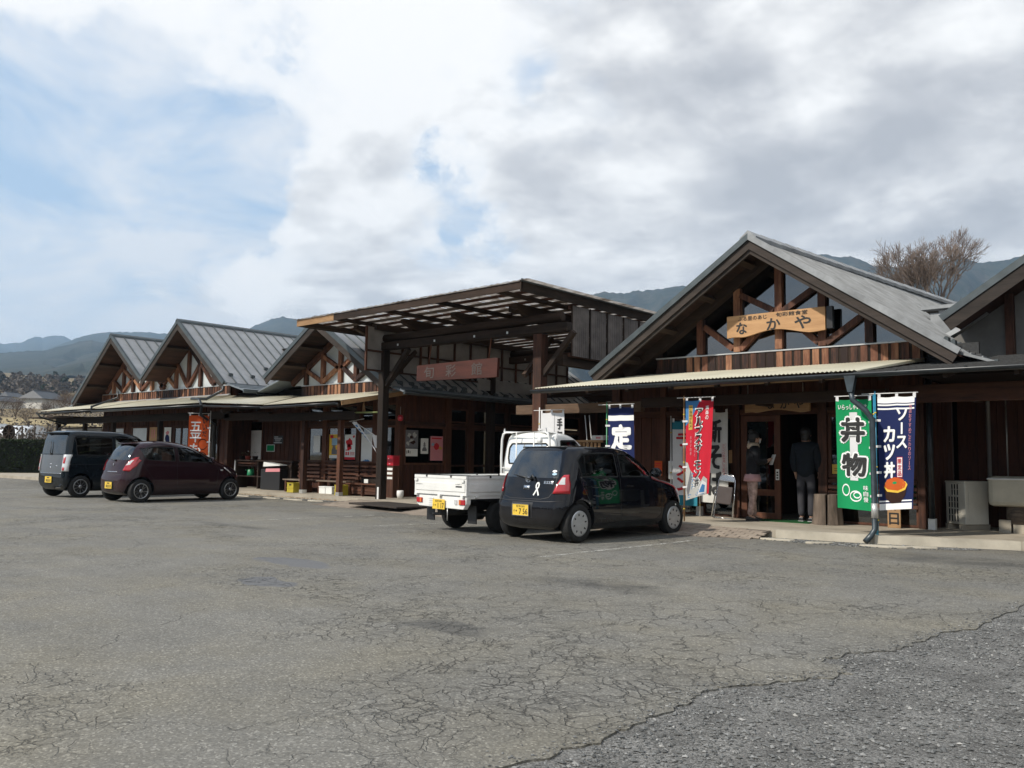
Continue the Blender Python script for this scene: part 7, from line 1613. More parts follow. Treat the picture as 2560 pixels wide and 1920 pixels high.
# outdoor unit
def ac_unit():
    r = thing('air_conditioner', 'cream outdoor air-conditioner unit with a black louvre grille in the dark bay', 'air conditioner', (-3.62, 15.75, .12), -.62)
    w, d, h = .44, .46, .70; m = mb('ac_cream'); m.box(-w, 0, 0, d, .09, .09 + h); m.box(-w - .006, .006, -.012, d + .01, .775, .805); b = m.build('casing', r, bevel=.01)
    x0, x1 = -w + .14, -.10
    for (a, e, lo, hi) in ((-w + .13, -.13, .57, .75), (-w + .06, -.13, .36, .54), (-w + .06, -.13, .13, .34)):
        m = mb('black_plastic'); m.box(a, e, -.004, -.001, lo, hi); g = m.build('grille_opening', r); m = mb('ac_cream'); n = 3 if a > -w + .1 else 4
        for k in range(n + 1): xx = a + (e - a) * k / n; m.box(xx - .010, xx + .010, -.012, -.005, lo - .008, hi + .008)
        for z in (lo - .008, hi + .002, (lo + hi) / 2): m.box(a - .01, e + .01, -.0115, -.0055, z, z + .008)
        m.build('louvre', g)
    for x in (-w + .04, -.09): m = mb('concrete'); m.box(x, x + .06, -.05, d + .05, 0, .088); m.build('foot', r)
    m = mb('ac_cream'); m.box(.0062, .012, .06, d - .06, .15, .68); m.build('side_panel', r); m = mb('black_plastic'); m.box(-w - .012, -w - .005, .05, .12, .60, .64); m.build('valve', r)
plain('tank_beige', (.42, .39, .31), .6, 0, .12, 3)
plain('ac_cream', (.60, .57, .49), .5, 0, .08, 3); ac_unit()
def basin():
    r = thing('water_tank', 'beige rectangular tank set on a wooden barrel and concrete blocks at the right edge', 'tank', (-2.86, 15.9, .12), .10)
    m = mb('tank_beige'); m.box(-.42, .52, -.25, .25, .42, .90); b = m.build('tank', r, bevel=.07); m = mb('steel_pole'); m.box(-.43, .53, -.26, .26, .84, .87); m.build('rim', r, bevel=.01)
    m = mb('wood_weathered', True); m.lathe([(0, .14), (.165, .14), (.175, .28), (.165, .42), (0, .42)], Matrix.Translation((-.02, 0, .0)), 18); m.build('barrel', r)
    for (x, y) in ((-.20, -.08), (.0, -.1), (.22, -.05)): m = mb('concrete'); m.box(x - .085, x + .085, y - .08, y + .10, 0, .20 if x else .138); m.build('concrete_block', r)
basin()
# mops and brooms leaning in the entrance passage, small stand with crate
def rods():
    for i, (x, y, dx, mt_) in enumerate(((-10.72, 15.2, -.34, 'steel_pole'), (-10.60, 15.22, -.36, 'steel_pole'), (-10.95, 15.2, -.05, 'wood_raw'))):
        m = mb(mt_, True); m.tube([(x, y, .12), (x + dx, y + .15, 2.15 - .5 * (i == 2))], .010, 6); tag(m.build('broom_handle'), ['grey pole leaning steeply behind the truck cab, left of its twin', 'grey pole leaning behind the truck cab, right of its twin', 'short wooden pole leaning behind the truck cab'][i], 'pole', 'poles leaning behind the truck')
rods()
def stall_crate():
    r = thing('slatted_stand', 'low slatted wooden stand behind the truck cab', 'stand', (-10.8, 15.1, .12)); 
    for k in range(7): m = mb('wood_raw'); m.box(-.32 + k * .10, -.26 + k * .10, -.02, .0, .9, 1.42); m.build('slat', r)
    for z in (.92, 1.43): m = mb('wood_raw'); m.box(-.36, .42, -.045, -.021, z, z + .05); m.build('rail', r)
    m = mb('wood_mid'); m.box(-.34, .40, .0, .25, .0, .9); m.build('base', r)
    b = thing('polystyrene_box', 'white polystyrene box with red print on the slatted stand', 'box', (-10.55, 15.2, 1.60)); m = mb('paper_white'); m.prism([(-.17, 0), (.17, 0), (.14, .10), (-.12, .10)], lambda u, v, d: (u, d, v), -.12, .12); s_ = m.build('body', b, bevel=.01); m = mb('ink_pink'); m.box(-.02, .10, -.124, -.122, .03, .07); m.build('print', s_)
    m = mb('wood_mid'); m.box(-10.8, -10.3, 15.1, 15.4, 1.56, 1.60); tag(m.build('shelf'), 'short wall shelf carrying the polystyrene box', 'shelf')
stall_crate()
# left front: benches, crates, boxes, table
def bench(x0, x1, y, z, label, d=.34, n=3):
    r = thing('bench', label, 'bench', ((x0 + x1) / 2, y + d / 2, .12), world=True)
    for k in range(n): m = mb('wood_weathered'); m.box(x0, x1, y + d * k / n + .008, y + d * (k + 1) / n - .008, z - .035, z); m.build('plank', r)
    for x in (x0 + .08, x1 - .14): m = mb('wood_mid'); m.box(x, x + .06, y + .03, y + d - .03, .12, z - .036); m.build('leg', r)
bench(-21.55, -20.45, 14.85, .49, 'weathered plank bench over the yellow crate, left of the poster window'); bench(-20.1, -18.75, 14.95, .49, 'weathered plank bench between the two wooden posts')
def crate(x, y, label, w=.30, h=.28, d=.30):
    r = thing('plastic_crate', label, 'crate', (x, y, .12), 0, 'yellow plastic crates under the benches')
    for (a, b, c, e) in ((-w / 2, w / 2, -d / 2, -d / 2 + .012), (-w / 2, w / 2, d / 2 - .012, d / 2), (-w / 2, -w / 2 + .012, -d / 2 + .013, d / 2 - .013), (w / 2 - .012, w / 2, -d / 2 + .013, d / 2 - .013)): m = mb('crate_yellow'); m.box(a, b, c, e, 0, h); m.build('side', r)
    m = mb('crate_yellow')
    for z in (.01, h * .45, h - .02): m.box(-w / 2 - .008, w / 2 + .008, -d / 2 - .010, -d / 2 - .001, z, z + .02)
    m.build('rib', r); m = mb('black_plastic'); m.box(-.05, .05, -d / 2 - .004, -d / 2 - .001, h * .72, h * .86); m.build('hand_hole', r)
plain('crate_yellow', (.42, .34, .03), .6); crate(-20.75, 14.72, 'yellow plastic crate beneath the left end of the weathered bench'); crate(-18.66, 14.78, 'yellow plastic crate beside the wooden table, right of the white boxes')
for i, x in enumerate((-19.75, -19.45)): r = thing('foam_box', ['white polystyrene box under the bench, left of its twin', 'white polystyrene box under the bench, right of its twin'][i], 'box', (x, 15.02, .12), 0, 'white boxes under the bench'); m = mb('paper_white'); m.box(-.14, .14, -.1, .1, 0, .17); m.build('body', r, bevel=.01); m = mb('paper_white'); m.box(-.148, .148, -.108, .108, .172, .205); m.build('lid', r, bevel=.01)
def table():
    r = thing('display_table', 'two-tier dark wooden display table left of the canopy post', 'table', (-18.0, 14.95, .12))
    for z, a, b, y0 in ((.55, -.45, .75, .10), (.34, -.62, .75, -.12)): m = mb('wood_mid_x'); m.box(a, b, y0, y0 + .35, z - .035, z); m.build('table_top', r)
    for x in (-.5, .05, .7): m = mb('wood_mid'); m.box(x - .03, x + .03, -.10, .3, 0, .304); m.build('leg', r)
    for z in (.05, .13, .21): m = mb('wood_mid_x'); m.box(-.46, .02, -.04, -.02, z, z + .07); m.build('front_slat', r); m = mb('wood_mid_x'); m.box(.08, .66, -.04, -.02, z, z + .07); m.build('front_slat', r)
    m = mb('wood_dark'); m.box(-.3, .6, .16, .42, .345, .51); m.build('shelf_box', r)
    b = thing('notice_card', 'small white card standing on the lower tier of the display table', 'card', (-17.95, 15.0, .47)); m = mb('paper_white'); m.box(-.08, .08, -.01, .0, 0, .10); m.build('card', b)
table()
def post_box():
    r = thing('suggestion_box', 'bright red metal box on a wooden stand right of the canopy post', 'box', (-16.98, 15.05, .12))
    m = mb('box_red'); m.box(-.14, .14, -.1, .12, .83, 1.07); m.build('body', r, bevel=.012); m = mb('box_red'); m.box(-.15, .15, -.11, .13, 1.072, 1.09); m.build('lid', r); m = mb('paper_white'); m.box(-.06, -.03, -.104, -.101, 1.0, 1.02); m.box(-.03, .03, -.104, -.101, .87, .88); m.build('label_plate', r)
    m = mb('wood_mid'); m.box(-.12, .12, -.08, .1, 0, .82); m.build('stand', r)
    for k, z in enumerate((.48, .60, .71)): m = mb('paper_white'); m.box(-.10, .10, -.088, -.081, z, z + .06); m.build('price_card', r)
plain('box_red', (.45, .015, .03), .35, 0, .08, 3, .5, 0, 0, .5); post_box()
def lantern():
    m = mb('box_red', True); m.lathe([(0, -.08), (.05, -.075), (.075, -.03), (.075, .03), (.05, .075), (0, .08)], Matrix.Translation((-17.0, 15.3, 2.20)), 16); m.mat('black_plastic'); m.lathe([(.04, .075), (.04, .09)], Matrix.Translation((-17.0, 15.3, 2.20)), 12); m.mat('steel_pole'); m.tube([(-17, 15.3, 2.29), (-17, 15.3, 2.5)], .004, 5); tag(m.build('paper_lantern'), 'small round red lantern hanging at the corner of the side wall', 'lantern')
lantern()
def white_pot(): 
    m = mb('white_paint', True); m.lathe([(0, 0), (.07, 0), (.09, .10), (.088, .19), (.07, .2), (.06, .12), (0, .1)], Matrix.Translation((-16.62, 15.02, .12)), 16); tag(m.build('white_bucket'), 'small white bucket on the walkway right of the red box stand', 'bucket')
white_pot()
def bamboo():
    r = thing('hanging_ornament', 'green bamboo pole with straw hanging under the awning beside the canopy post', 'ornament', (-17.3, 14.25, 2.3), world=True)
    m = mb('bamboo', True); m.tube([(-17.65, 14.3, 2.31), (-16.75, 14.3, 2.295)], .022, 8); m.build('bamboo_pole', r); m = mb('wood_raw', True)
    for k in range(5): m.tube([(-17.35 + .03 * k, 14.3, 2.33), (-17.33 + .012 * k, 14.3, 2.5), (-17.28, 14.3, 2.62)], .006, 5)
    m.build('straw', r); m = mb('steel_pole', True); m.tube([(-17.28, 14.3, 2.6), (-17.28, 14.3, 2.85)], .004, 5); m.build('cord', r)
plain('bamboo', (.22, .26, .09), .5); bamboo()
# planter counter in the recess with pots and watering cans
def counter():
    r = thing('work_counter', 'long dark slatted counter in the recess behind the plum hatchback', 'counter', (-23.3, 15.5, .12), world=True)
    m = mb('wood_dark_x'); m.box(-24.85, -21.75, 15.3, 15.75, .97, 1.01); m.build('counter_top', r)
    for x in (-24.80, -23.6, -21.85): m = mb('wood_dark'); m.box(x, x + .05, 15.33, 15.72, .12, .968); m.build('leg', r)
    for z in (.80, .88): m = mb('wood_mid_x'); m.box(-24.74, -23.62, 15.36, 15.38, z, z + .05); m.build('slat', r)
    m = mb('wood_dark_x'); m.box(-24.74, -23.3, 15.34, 15.70, .48, .51); m.build('shelf', r)
    m = mb('white_paint'); m.box(-24.86, -24.80, 15.30, 15.31, .2, 1.0); m.build('corner_strip', r)
    m = mb('wood_dark'); m.box(-23.45, -21.9, 15.4, 15.7, .12, .90); m.build('cupboard', r)
counter()
def can(x, label, s):
    r = thing('watering_can', label, 'watering can', (x, 15.5, .512), 0, 'green watering cans'); m = mb('can_green', True); m.lathe([(0, 0), (.11 * s, 0), (.115 * s, .02), (.10 * s, .19 * s), (.08 * s, .20 * s)], None, 18); m.build('body', r)
    m = mb('can_green', True); m.tube([(-.08 * s, 0, .05), (-.20 * s, 0, .16 * s), (-.27 * s, 0, .17 * s)], [.022, .014, .014], 8); m.build('spout', r); m = mb('can_green', True); m.tube([(.02, 0, .2 * s), (.05, 0, .27 * s), (.14 * s, 0, .24 * s), (.17 * s, 0, .12 * s), (.10 * s, 0, .05)], .010, 6); m.build('handle', r)
    m = mb('paper_white', True); m.lathe([(0, 0), (.025, .0)], Matrix.Translation((-.285 * s, -.0, .17 * s)) @ Matrix.Rotation(-math.pi / 2, 4, 'Y'), 10); m.build('rose', r)
plain('can_green', (.01, .20, .08), .4); can(-24.22, 'larger green plastic watering can on the counter shelf, left one', 1.0); can(-23.62, 'smaller green plastic watering can on the counter shelf, right one', .85)
def pots():
    for i, (x, c, lb) in enumerate(((-24.75, 'can_green', 'small leafy pot plant at the left end of the counter'), (-24.4, 'pot_red', 'red flowerpot with a white bloom in the middle of the counter'), (-24.0, 'wood_raw', 'straggly pot plant at the right on the counter'))):
        r = thing('pot_plant', lb, 'pot plant', (x, 15.5, 1.01), 0, 'pot plants on the counter'); m = mb('pot_red' if i == 1 else 'wood_dark', True); m.lathe([(0, 0), (.07, 0), (.095, .11), (.10, .12), (.08, .12)], None, 14); m.build('pot', r)
        m = mb('leaf_olive'); q = random.Random(i)
        for k in range(26):
            a = q.uniform(0, 6.3); h = q.uniform(.12, .24); p = Vector((math.cos(a) * q.uniform(0, .11), math.sin(a) * q.uniform(0, .11), h)); t = Vector((math.cos(a), math.sin(a), q.uniform(-.3, .6))) * .05; s_ = Vector((-math.sin(a), math.cos(a), 0)) * .018; m.quad(p - s_, p + t * .5 - s_ * .2, p + t, p + s_)
        m.build('leaves', r, stuff=True)
        if i == 1: m = mb('paper_white', True); m.lathe([(0, -.02), (.025, 0), (0, .02)], Matrix.Translation((.03, -.02, .27)), 8); m.build('flower', r)
plain('pot_red', (.35, .06, .04), .6); plain('leaf_olive', (.10, .12, .035), .7, 0, .4, 9); pots()
def barbecue():
    r = thing('sink_unit', 'dark box with a tilted white tray and pink cloth right of the counter', 'cabinet', (-22.5, 15.25, .12)); m = mb('black_plastic'); m.box(-.55, .45, -.15, .12, .0, .62); m.build('box', r, bevel=.01)
    m = mb('paper_white'); m.prism([(-.42, .70), (.45, .74), (.45, .76), (-.40, .84)], lambda u, v, d: (u, d, v), -.16, .1); m.build('tray', r); m = mb('ink_pink'); m.prism([(-.28, .54), (.46, .56), (.46, .66), (-.26, .64)], lambda u, v, d: (u, d, v), -.165, -.152); m.build('cloth', r)
barbecue()
# ================================================================ PEOPLE
plain('skin', (.45, .27, .19), .6, 0, .06, 6, .4); plain('hair', (.012, .010, .009), .5, 0, .3, 30); plain('jacket_black', (.013, .014, .017), .8, 0, .3, 7, .3, .4); plain('jacket_navy', (.008, .012, .018), .8, 0, .3, 7, .3, .4)
plain('fleece', (.50, .40, .29), .95, 0, .2, 30, .2, .6); plain('tunic_pink', (.52, .30, .30), .85, 0, .1, 6); plain('trouser_check', (.40, .28, .24), .85, 0, .35, 16); plain('trouser_grey', (.035, .035, .042), .85, 0, .2, 8); plain('mask_white', (.7, .7, .7), .8)
def skin_mesh(name, V, E_, mat, parent, root=0, sub=2):
    me = bpy.data.meshes.new(name); me.from_pydata([v[:3] for v in V], E_, []); o = bpy.data.objects.new(name, me); COL.objects.link(o)
    md = o.modifiers.new('s', 'SKIN'); md.use_smooth_shade = True; sv = me.skin_vertices[0].data
    for i, v in enumerate(V): sv[i].radius = (v[3], v[4] if len(v) > 4 else v[3]); sv[i].use_root = i == root
    s = o.modifiers.new('u', 'SUBSURF'); s.levels = sub; s.render_levels = sub
    dg = bpy.context.evaluated_depsgraph_get(); dg.update(); nm = bpy.data.meshes.new_from_object(o.evaluated_get(dg)); bpy.data.objects.remove(o)
    nm.materials.clear(); nm.materials.append(MATS[mat]); nm.polygons.foreach_set('use_smooth', [True] * len(nm.polygons))
    n = bpy.data.objects.new(name, nm); COL.objects.link(n); n.parent = parent; return n
def person(label, loc, rotz, H, hold, top, trouser, hem=None, hood=None, bun=True, lean=0.0, stride=.06, mask=False, shoe='black_plastic', sole=None, bulk=1.12):
    """front faces local +y; hold: reaching hand target in front of the chest (or None: arms down)"""
    r = thing('person', label, 'person', loc, rotz, 'people at the restaurant entrance'); k = H / 1.7; P = lambda *a: tuple(x * k for x in a)
    hip, sh, wst = .93, 1.40, 1.06; lx = .09
    legs_ = [(0, 0, .92, .13, .10), (lx, 0, .88, .085), (lx + .005, .01, .50, .058), (lx, -.01 - stride, .09, .038), (lx, .10 - stride, .035, .035), (-lx, 0, .88, .085), (-lx - .005, .01, .50, .058), (-lx, -.01 + stride, .09, .038), (-lx, .10 + stride, .035, .035)]
    tors = [(0, lean * .3, 1.06, .115, .09), (0, lean * .7, 1.24, .135, .10), (0, lean, 1.38, .11, .085), (0, lean + .01, 1.45, .055), (0, lean + .02, 1.49, .055)]
    head = [(0, lean + .035, 1.575, .088, .098), (0, lean + .03, 1.645, .076, .088)]
    if hold: arms = [(.17, lean, 1.37, .056), (.20, lean + .02, 1.13, .043), (.10, lean + .24, 1.16, .032), (.05, lean + .31, 1.20, .026), (-.17, lean, 1.37, .056), (-.21, lean + .02, 1.13, .043), (-.10, lean + .22, 1.12, .032), (-.04, lean + .30, 1.16, .026)]
    else: arms = [(.18, lean, 1.37, .056), (.225, lean - .02, 1.12, .043), (.215, lean + .08, .90, .031), (.21, lean + .11, .83, .026), (-.18, lean, 1.37, .056), (-.225, lean - .02, 1.12, .043), (-.215, lean + .08, .90, .031), (-.21, lean + .11, .83, .026)]
    V = legs_ + tors + head + arms; E_ = [(0, 1), (1, 2), (2, 3), (3, 4), (0, 5), (5, 6), (6, 7), (7, 8), (0, 9), (9, 10), (10, 11), (11, 12), (12, 13), (13, 14), (14, 15), (11, 16), (16, 17), (17, 18), (18, 19), (11, 20), (20, 21), (21, 22), (22, 23)]
    S = lambda L: [P(*v) for v in L]
    body = skin_mesh('body', S(V), E_, 'skin', r)
    # five fingers and a thumb to each hand
    for s, ib, iw in ((1, 18, 19), (-1, 22, 23)):
        a = Vector(V[iw][:3]); d = (a - Vector(V[ib][:3])).normalized(); side = d.cross(Vector((0, 0, 1)) if abs(d.z) < .8 else Vector((0, 1, 0))).normalized()
        for f in range(5):
            o_ = side * (f - 1.5) * .016 if f < 4 else side * -.032 * s; L = (.062, .072, .068, .052, .045)[f]; dn = Vector((0, 0, -1)) if hold else Vector((0, .4, -.2))
            p0 = a + o_ * .7; p1 = p0 + d * L * .55 + (o_ * .6 if f == 4 else Vector()); p2 = p1 + d * L * .3 + dn * L * .25
            m = mb('skin', True); m.tube([p * k for p in (p0, p1, p2)], [.009 * k, .0082 * k, .0065 * k], 6); m.build('finger', r)
    # face
    fy = lean + .035
    m = mb('skin', True); m.prism([(-.012, 1.56), (.012, 1.56), (.006, 1.60), (-.006, 1.60)], lambda u, v, d: (u * k, d * k, v * k), fy + .085, fy + .115); m.build('nose', r)
    for s in (-1, 1):
        m = mb('text_black', True); m.lathe([(0, -.004), (.009, 0), (0, .006)], Matrix.Translation(P(s * .032, fy + .090, 1.597)) @ Matrix.Rotation(math.pi / 2, 4, 'X'), 8); m.build('eye', r)
        m = mb('skin', True); m.lathe([(0, -.012), (.022, 0), (0, .012)], Matrix.Translation(P(s * .085, fy + .005, 1.585)) @ Matrix.Rotation(math.pi / 2, 4, 'Y'), 10); m.build('ear', r)
    m = mb('ink_pink'); m.box(-.022 * k, .022 * k, (fy + .085) * k, (fy + .093) * k, 1.528 * k, 1.536 * k); m.build('mouth', r)
    if mask: m = mb('mask_white', True); m.lathe([(.0, .0), (.035, -.008), (.052, -.03)], Matrix.Translation(P(0, fy + .105, 1.545)) @ Matrix.Rotation(-math.pi / 2, 4, 'X'), 14); m.build('face_mask', r)
    # hair: cap behind and above, optional bun
    def ball(name, c, rx, ry, rz, mat): m = mb(mat, True); m.lathe([(math.sin(math.pi * t / 10), -math.cos(math.pi * t / 10)) for t in range(11)], Matrix.Translation(P(*c)) @ Matrix.Diagonal((rx * k, ry * k, rz * k, 1)), 18); return m.build(name, r)
    hr = ball('hair', (0, fy - .030, 1.635), .103, .104, .112, 'hair'); ball('hair', (0, fy - .055, 1.555), .088, .065, .075, 'hair')
    if bun: ball('hair_bun', (0, fy - .085, 1.725), .052, .052, .048, 'hair')
    b = bulk
    jk = [(0, lean * .2, .76, .165 * b, .125 * b), (0, lean * .3, 1.06, .150 * b, .120 * b), (0, lean * .7, 1.24, .165 * b, .128 * b), (0, lean, 1.37, .135 * b, .110 * b), (0, lean + .005, 1.47, .078)] + [(v[0], v[1], v[2], v[3] * 1.42 * b) for v in arms[0:3]] + [(v[0], v[1], v[2], v[3] * 1.42 * b) for v in arms[4:7]]
    skin_mesh('jacket', S(jk), [(0, 1), (1, 2), (2, 3), (3, 4), (3, 5), (5, 6), (6, 7), (3, 8), (8, 9), (9, 10)], top, r)
    tr = [(0, 0, .92, .125, .105), (lx, 0, .80, .095), (lx + .005, .005, .50, .075), (lx, -.01 - stride, .09, .066), (-lx, 0, .80, .095), (-lx - .005, .005, .50, .075), (-lx, -.01 + stride, .09, .066), (0, 0, 1.04, .12, .095)]
    skin_mesh('trousers', S(tr), [(0, 1), (1, 2), (2, 3), (0, 4), (4, 5), (5, 6), (0, 7)], trouser, r)
    if hem: m = mb(hem, True); m.lathe([(.17, .90), (.195, .82), (.205, .76), (.197, .76), (.16, .90)], Matrix.Scale(k, 4) @ Matrix.Scale(.82, 4, (0, 1, 0)), 22); m.build('tunic_hem', r)
    if hood: m = mb(hood, True); m.lathe([(.06, 1.39), (.115, 1.39), (.135, 1.43), (.128, 1.48), (.10, 1.515), (.07, 1.47), (.06, 1.39)], Matrix.Scale(k, 4) @ Matrix.Translation((0, lean - .01, 0)) @ Matrix.Scale(.9, 4, (0, 1, 0)), 20); m.build('hood', r)
    for s, st in ((1, -stride), (-1, stride)):
        m = mb(shoe, True); m.smooth = False; m.prism([(-.075, .02), (-.07, .085), (.0, .085), (.08, .055), (.15, .045), (.165, .02)], lambda u, v, d: (d * k, (u + st - .01) * k, v * k), s * lx - .042, s * lx + .042); o = m.build('shoe', r, bevel=.012)
        m = mb(sole or shoe); m.box((s * lx - .046) * k, (s * lx + .046) * k, (-.09 + st) * k, (.16 + st) * k, 0, .022 * k); m.build('sole', o)
    return r
person('woman in black jacket, beige hood and pink tunic reading by the sliding door', (-6.97, 14.93, .12), -.95, 1.60, True, 'jacket_black', 'trouser_check', 'tunic_pink', 'fleece', lean=.03, mask=True)
c = thing('menu_sheet', 'white folded menu sheet held up by the woman at the sliding door', 'menu', (-6.66, 15.10, 1.22), -.7); m = mb('paper_white'); m.prism([(-.07, -.08), (.07, -.08), (.07, .11), (-.07, .11)], lambda u, v, d: (u, d + v * .35, v), -.002, .002); m.build('sheet', c)
person('person in navy jacket and grey trousers standing back turned in the doorway', (-6.16, 15.42, .12), .12, 1.68, False, 'jacket_navy', 'trouser_grey', None, None, False, stride=.02, sole='mask_white', bulk=1.22)
person('dim figure in black facing out from inside the dark restaurant entrance', (-6.48, 16.25, .12), math.pi + .3, 1.60, True, 'jacket_black', 'trouser_grey', None, None, True, bulk=1.0)

# ================================================================ LANDSCAPE
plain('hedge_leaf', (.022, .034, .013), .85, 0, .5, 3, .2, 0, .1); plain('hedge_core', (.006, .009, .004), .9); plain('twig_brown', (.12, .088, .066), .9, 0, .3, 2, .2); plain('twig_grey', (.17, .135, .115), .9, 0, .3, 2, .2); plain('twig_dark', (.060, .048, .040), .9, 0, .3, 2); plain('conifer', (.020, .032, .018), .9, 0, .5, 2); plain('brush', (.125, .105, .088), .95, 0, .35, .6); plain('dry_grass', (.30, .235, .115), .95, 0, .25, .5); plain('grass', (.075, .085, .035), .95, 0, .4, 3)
plain('tile_grey', (.05, .054, .06), .6, 0, .15, .6); plain('plaster', (.55, .53, .48), .8, 0, .1, .5); plain('tunnel_film', (.66, .69, .72), .4, 0, .12, .4)
def leaves(m, pts, size, rs, flat=1.0):
    for p in pts:
        a = rs.normal(0, 1, 3); a /= np.linalg.norm(a) + 1e-6; b = np.cross(a, rs.normal(0, 1, 3)); b /= np.linalg.norm(b) + 1e-6; s = size * rs.uniform(.6, 1.4); a = a * s; b = b * s * .6
        m.quad(tuple(p - a), tuple(p - b), tuple(p + a), tuple(p + b))
rs0 = np.random.RandomState(2)
def hedge():
    r = thing('hedge', 'long dark clipped hedge at the far left behind the parked vans', 'hedge', (-47, 20, 0), world=True)
    a = Vector((-50.5, 7.5)); b = Vector((-40.5, 25.5)); d = (b - a).normalized(); n = Vector((d.y, -d.x)); L = (b - a).length
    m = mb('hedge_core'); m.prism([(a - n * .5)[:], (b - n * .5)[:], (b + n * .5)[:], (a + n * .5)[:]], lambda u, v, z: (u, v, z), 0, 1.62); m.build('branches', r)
    m = mb('hedge_leaf'); P = []
    for i in range(15000):
        t = rs0.rand() * L; s = rs0.rand()
        if s < .62: o = .52 + rs0.normal(0, .04); z = rs0.rand() * 1.70
        else: o = rs0.uniform(-.52, .52); z = 1.68 + rs0.normal(0, .035)
        q = a + d * t + n * o; P.append(np.array((q.x, q.y, z)))
    leaves(m, P, .055, rs0); m.build('foliage', r, stuff=True)
    m = mb('grass'); P = []
    for i in range(5000):
        q = a + d * rs0.rand() * L + n * (.6 + abs(rs0.normal(0, .55))); P.append((q.x, q.y))
    for x, y in P: h = rs0.uniform(.05, .16); w = .012; m.quad((x - w, y, 0), (x + w, y, 0), (x + rs0.normal(0, .04), y + rs0.normal(0, .03), h))
    g = m.build('grass'); g['kind'] = 'stuff'
hedge()
gz = lambda x, y: gh(x, y) - .1
def polar(azd, d): a = math.radians(azd); return d * math.sin(a), d * math.cos(a)
def bare_tree(name, label, cat, x, y, z, H, spread, seed, depth=5, mat='twig_brown', trunk_h=.35, r0=None, nb=3, group=None, l1=None):
    r = thing(name, label, cat, (x, y, z), 0, group); q = random.Random(seed); tr = mb('bark', True); cr = mb(mat); r0 = r0 or H * .022
    def grow(p, d, L, rad, lv):
        steps = 3; pts = [p]; dd = d.copy()
        for k in range(steps):
            dd = (dd + Vector((q.gauss(0, .09), q.gauss(0, .09), q.gauss(.02, .05)))).normalized(); pts.append(pts[-1] + dd * L / steps)
        m = tr if lv <= 1 else cr; rr = [max(H * .0005, rad * (1 - .28 * k / steps)) for k in range(steps + 1)]
        m.tube(pts, rr, 6 if lv < 2 else 3, False, lv < 2)
        if lv >= depth: return
        n = nb + (1 if lv < 2 else 0) + (q.random() < .5)
        for i in range(n):
            ang = 2 * math.pi * (i + q.random() * .6) / n; t = q.uniform(.45, 1) if i else 1.0; b = pts[0].lerp(pts[-1], t) if t < 1 else pts[-1]
            side = dd.orthogonal().normalized(); side.rotate(Matrix.Rotation(ang, 3, dd)); nd = (dd + side * q.uniform(.35, .75) * spread + Vector((0, 0, .12))).normalized()
            grow(b, nd, (l1 if l1 and lv == 0 else L) * q.uniform(.62, .82), rad * (.62 if i == 0 else q.uniform(.42, .56)), lv + 1)
    grow(Vector((0, 0, 0)), Vector((0, 0, 1)), H * trunk_h, r0, 0)
    tr.build('trunk', r); cr.build('crown', r, stuff=False); return r
x_, y_ = polar(-12.75, 46)
bare_tree('bare_tree', 'tall bare winter tree with a wide fan of fine twigs above the right-hand roof', 'tree', x_, y_, gz(x_, y_), 13.6, .74, 12, 7, 'twig_grey', .60, .22, 3, None, 2.55)
for i, (azd, d, H, lb) in enumerate(((-70.6, 150, 5.5, 'bare tree left of the far grey-roofed house'), (-69.2, 165, 5, 'bare tree below the far grey-roofed house, above the white tunnel'), (-68.25, 140, 6.5, 'bare tree between the far houses and the shop gable'), (-67.7, 200, 8, 'bare tree just beside the lower end of the left gable'), (-71.3, 190, 6, 'bare tree at the left edge below the small far house'), (-69.9, 120, 3.6, 'small bare tree above the far end of the hedge'), (-68.8, 105, 3.6, 'small bare tree behind the boxy van roof'))):
    x_, y_ = polar(azd, d); bare_tree('bare_tree', lb, 'tree', x_, y_, gz(x_, y_), H, 1.0, 30 + i, 5, 'twig_brown', .28, H * .018, 3, 'bare trees on the far slope')
# scrub and brush across the slope
def scrub():
    m = mb('brush'); P = []
    for k in range(420):
        azd = rs0.uniform(-75, -62); d = rs0.choice([rs0.uniform(62, 110), rs0.uniform(110, 330)]); x, y = polar(azd, d)
        if 128 < d < 150: continue
        w = d * .010 + .5; h = w * .8
        for j in range(46): P.append(np.array((x + rs0.normal(0, w * .6), y + rs0.normal(0, w * .6), gz(x, y) + abs(rs0.normal(0, h * .6)) + .1)))
    leaves(m, P[:], .16, rs0); o = m.build('scrub'); o['kind'] = 'stuff'
    m = mb('dry_grass')
    v = []
    for i in range(24):
        a0 = -74 + i * .5
        p = [polar(a, d) for a, d in ((a0, 126), (a0 + .5, 126), (a0 + .5, 152), (a0, 152))]; m.quad(*[(x, y, gh(x, y) + (.5 if k < 2 else .75)) for k, (x, y) in enumerate(p)]); m.quad((p[0][0], p[0][1], gh(*p[0]) - 1), (p[1][0], p[1][1], gh(*p[1]) - 1), (p[1][0], p[1][1], gh(*p[1]) + .5), (p[0][0], p[0][1], gh(*p[0]) + .5))
    o = m.build('dry_bank'); struct(o)
scrub()
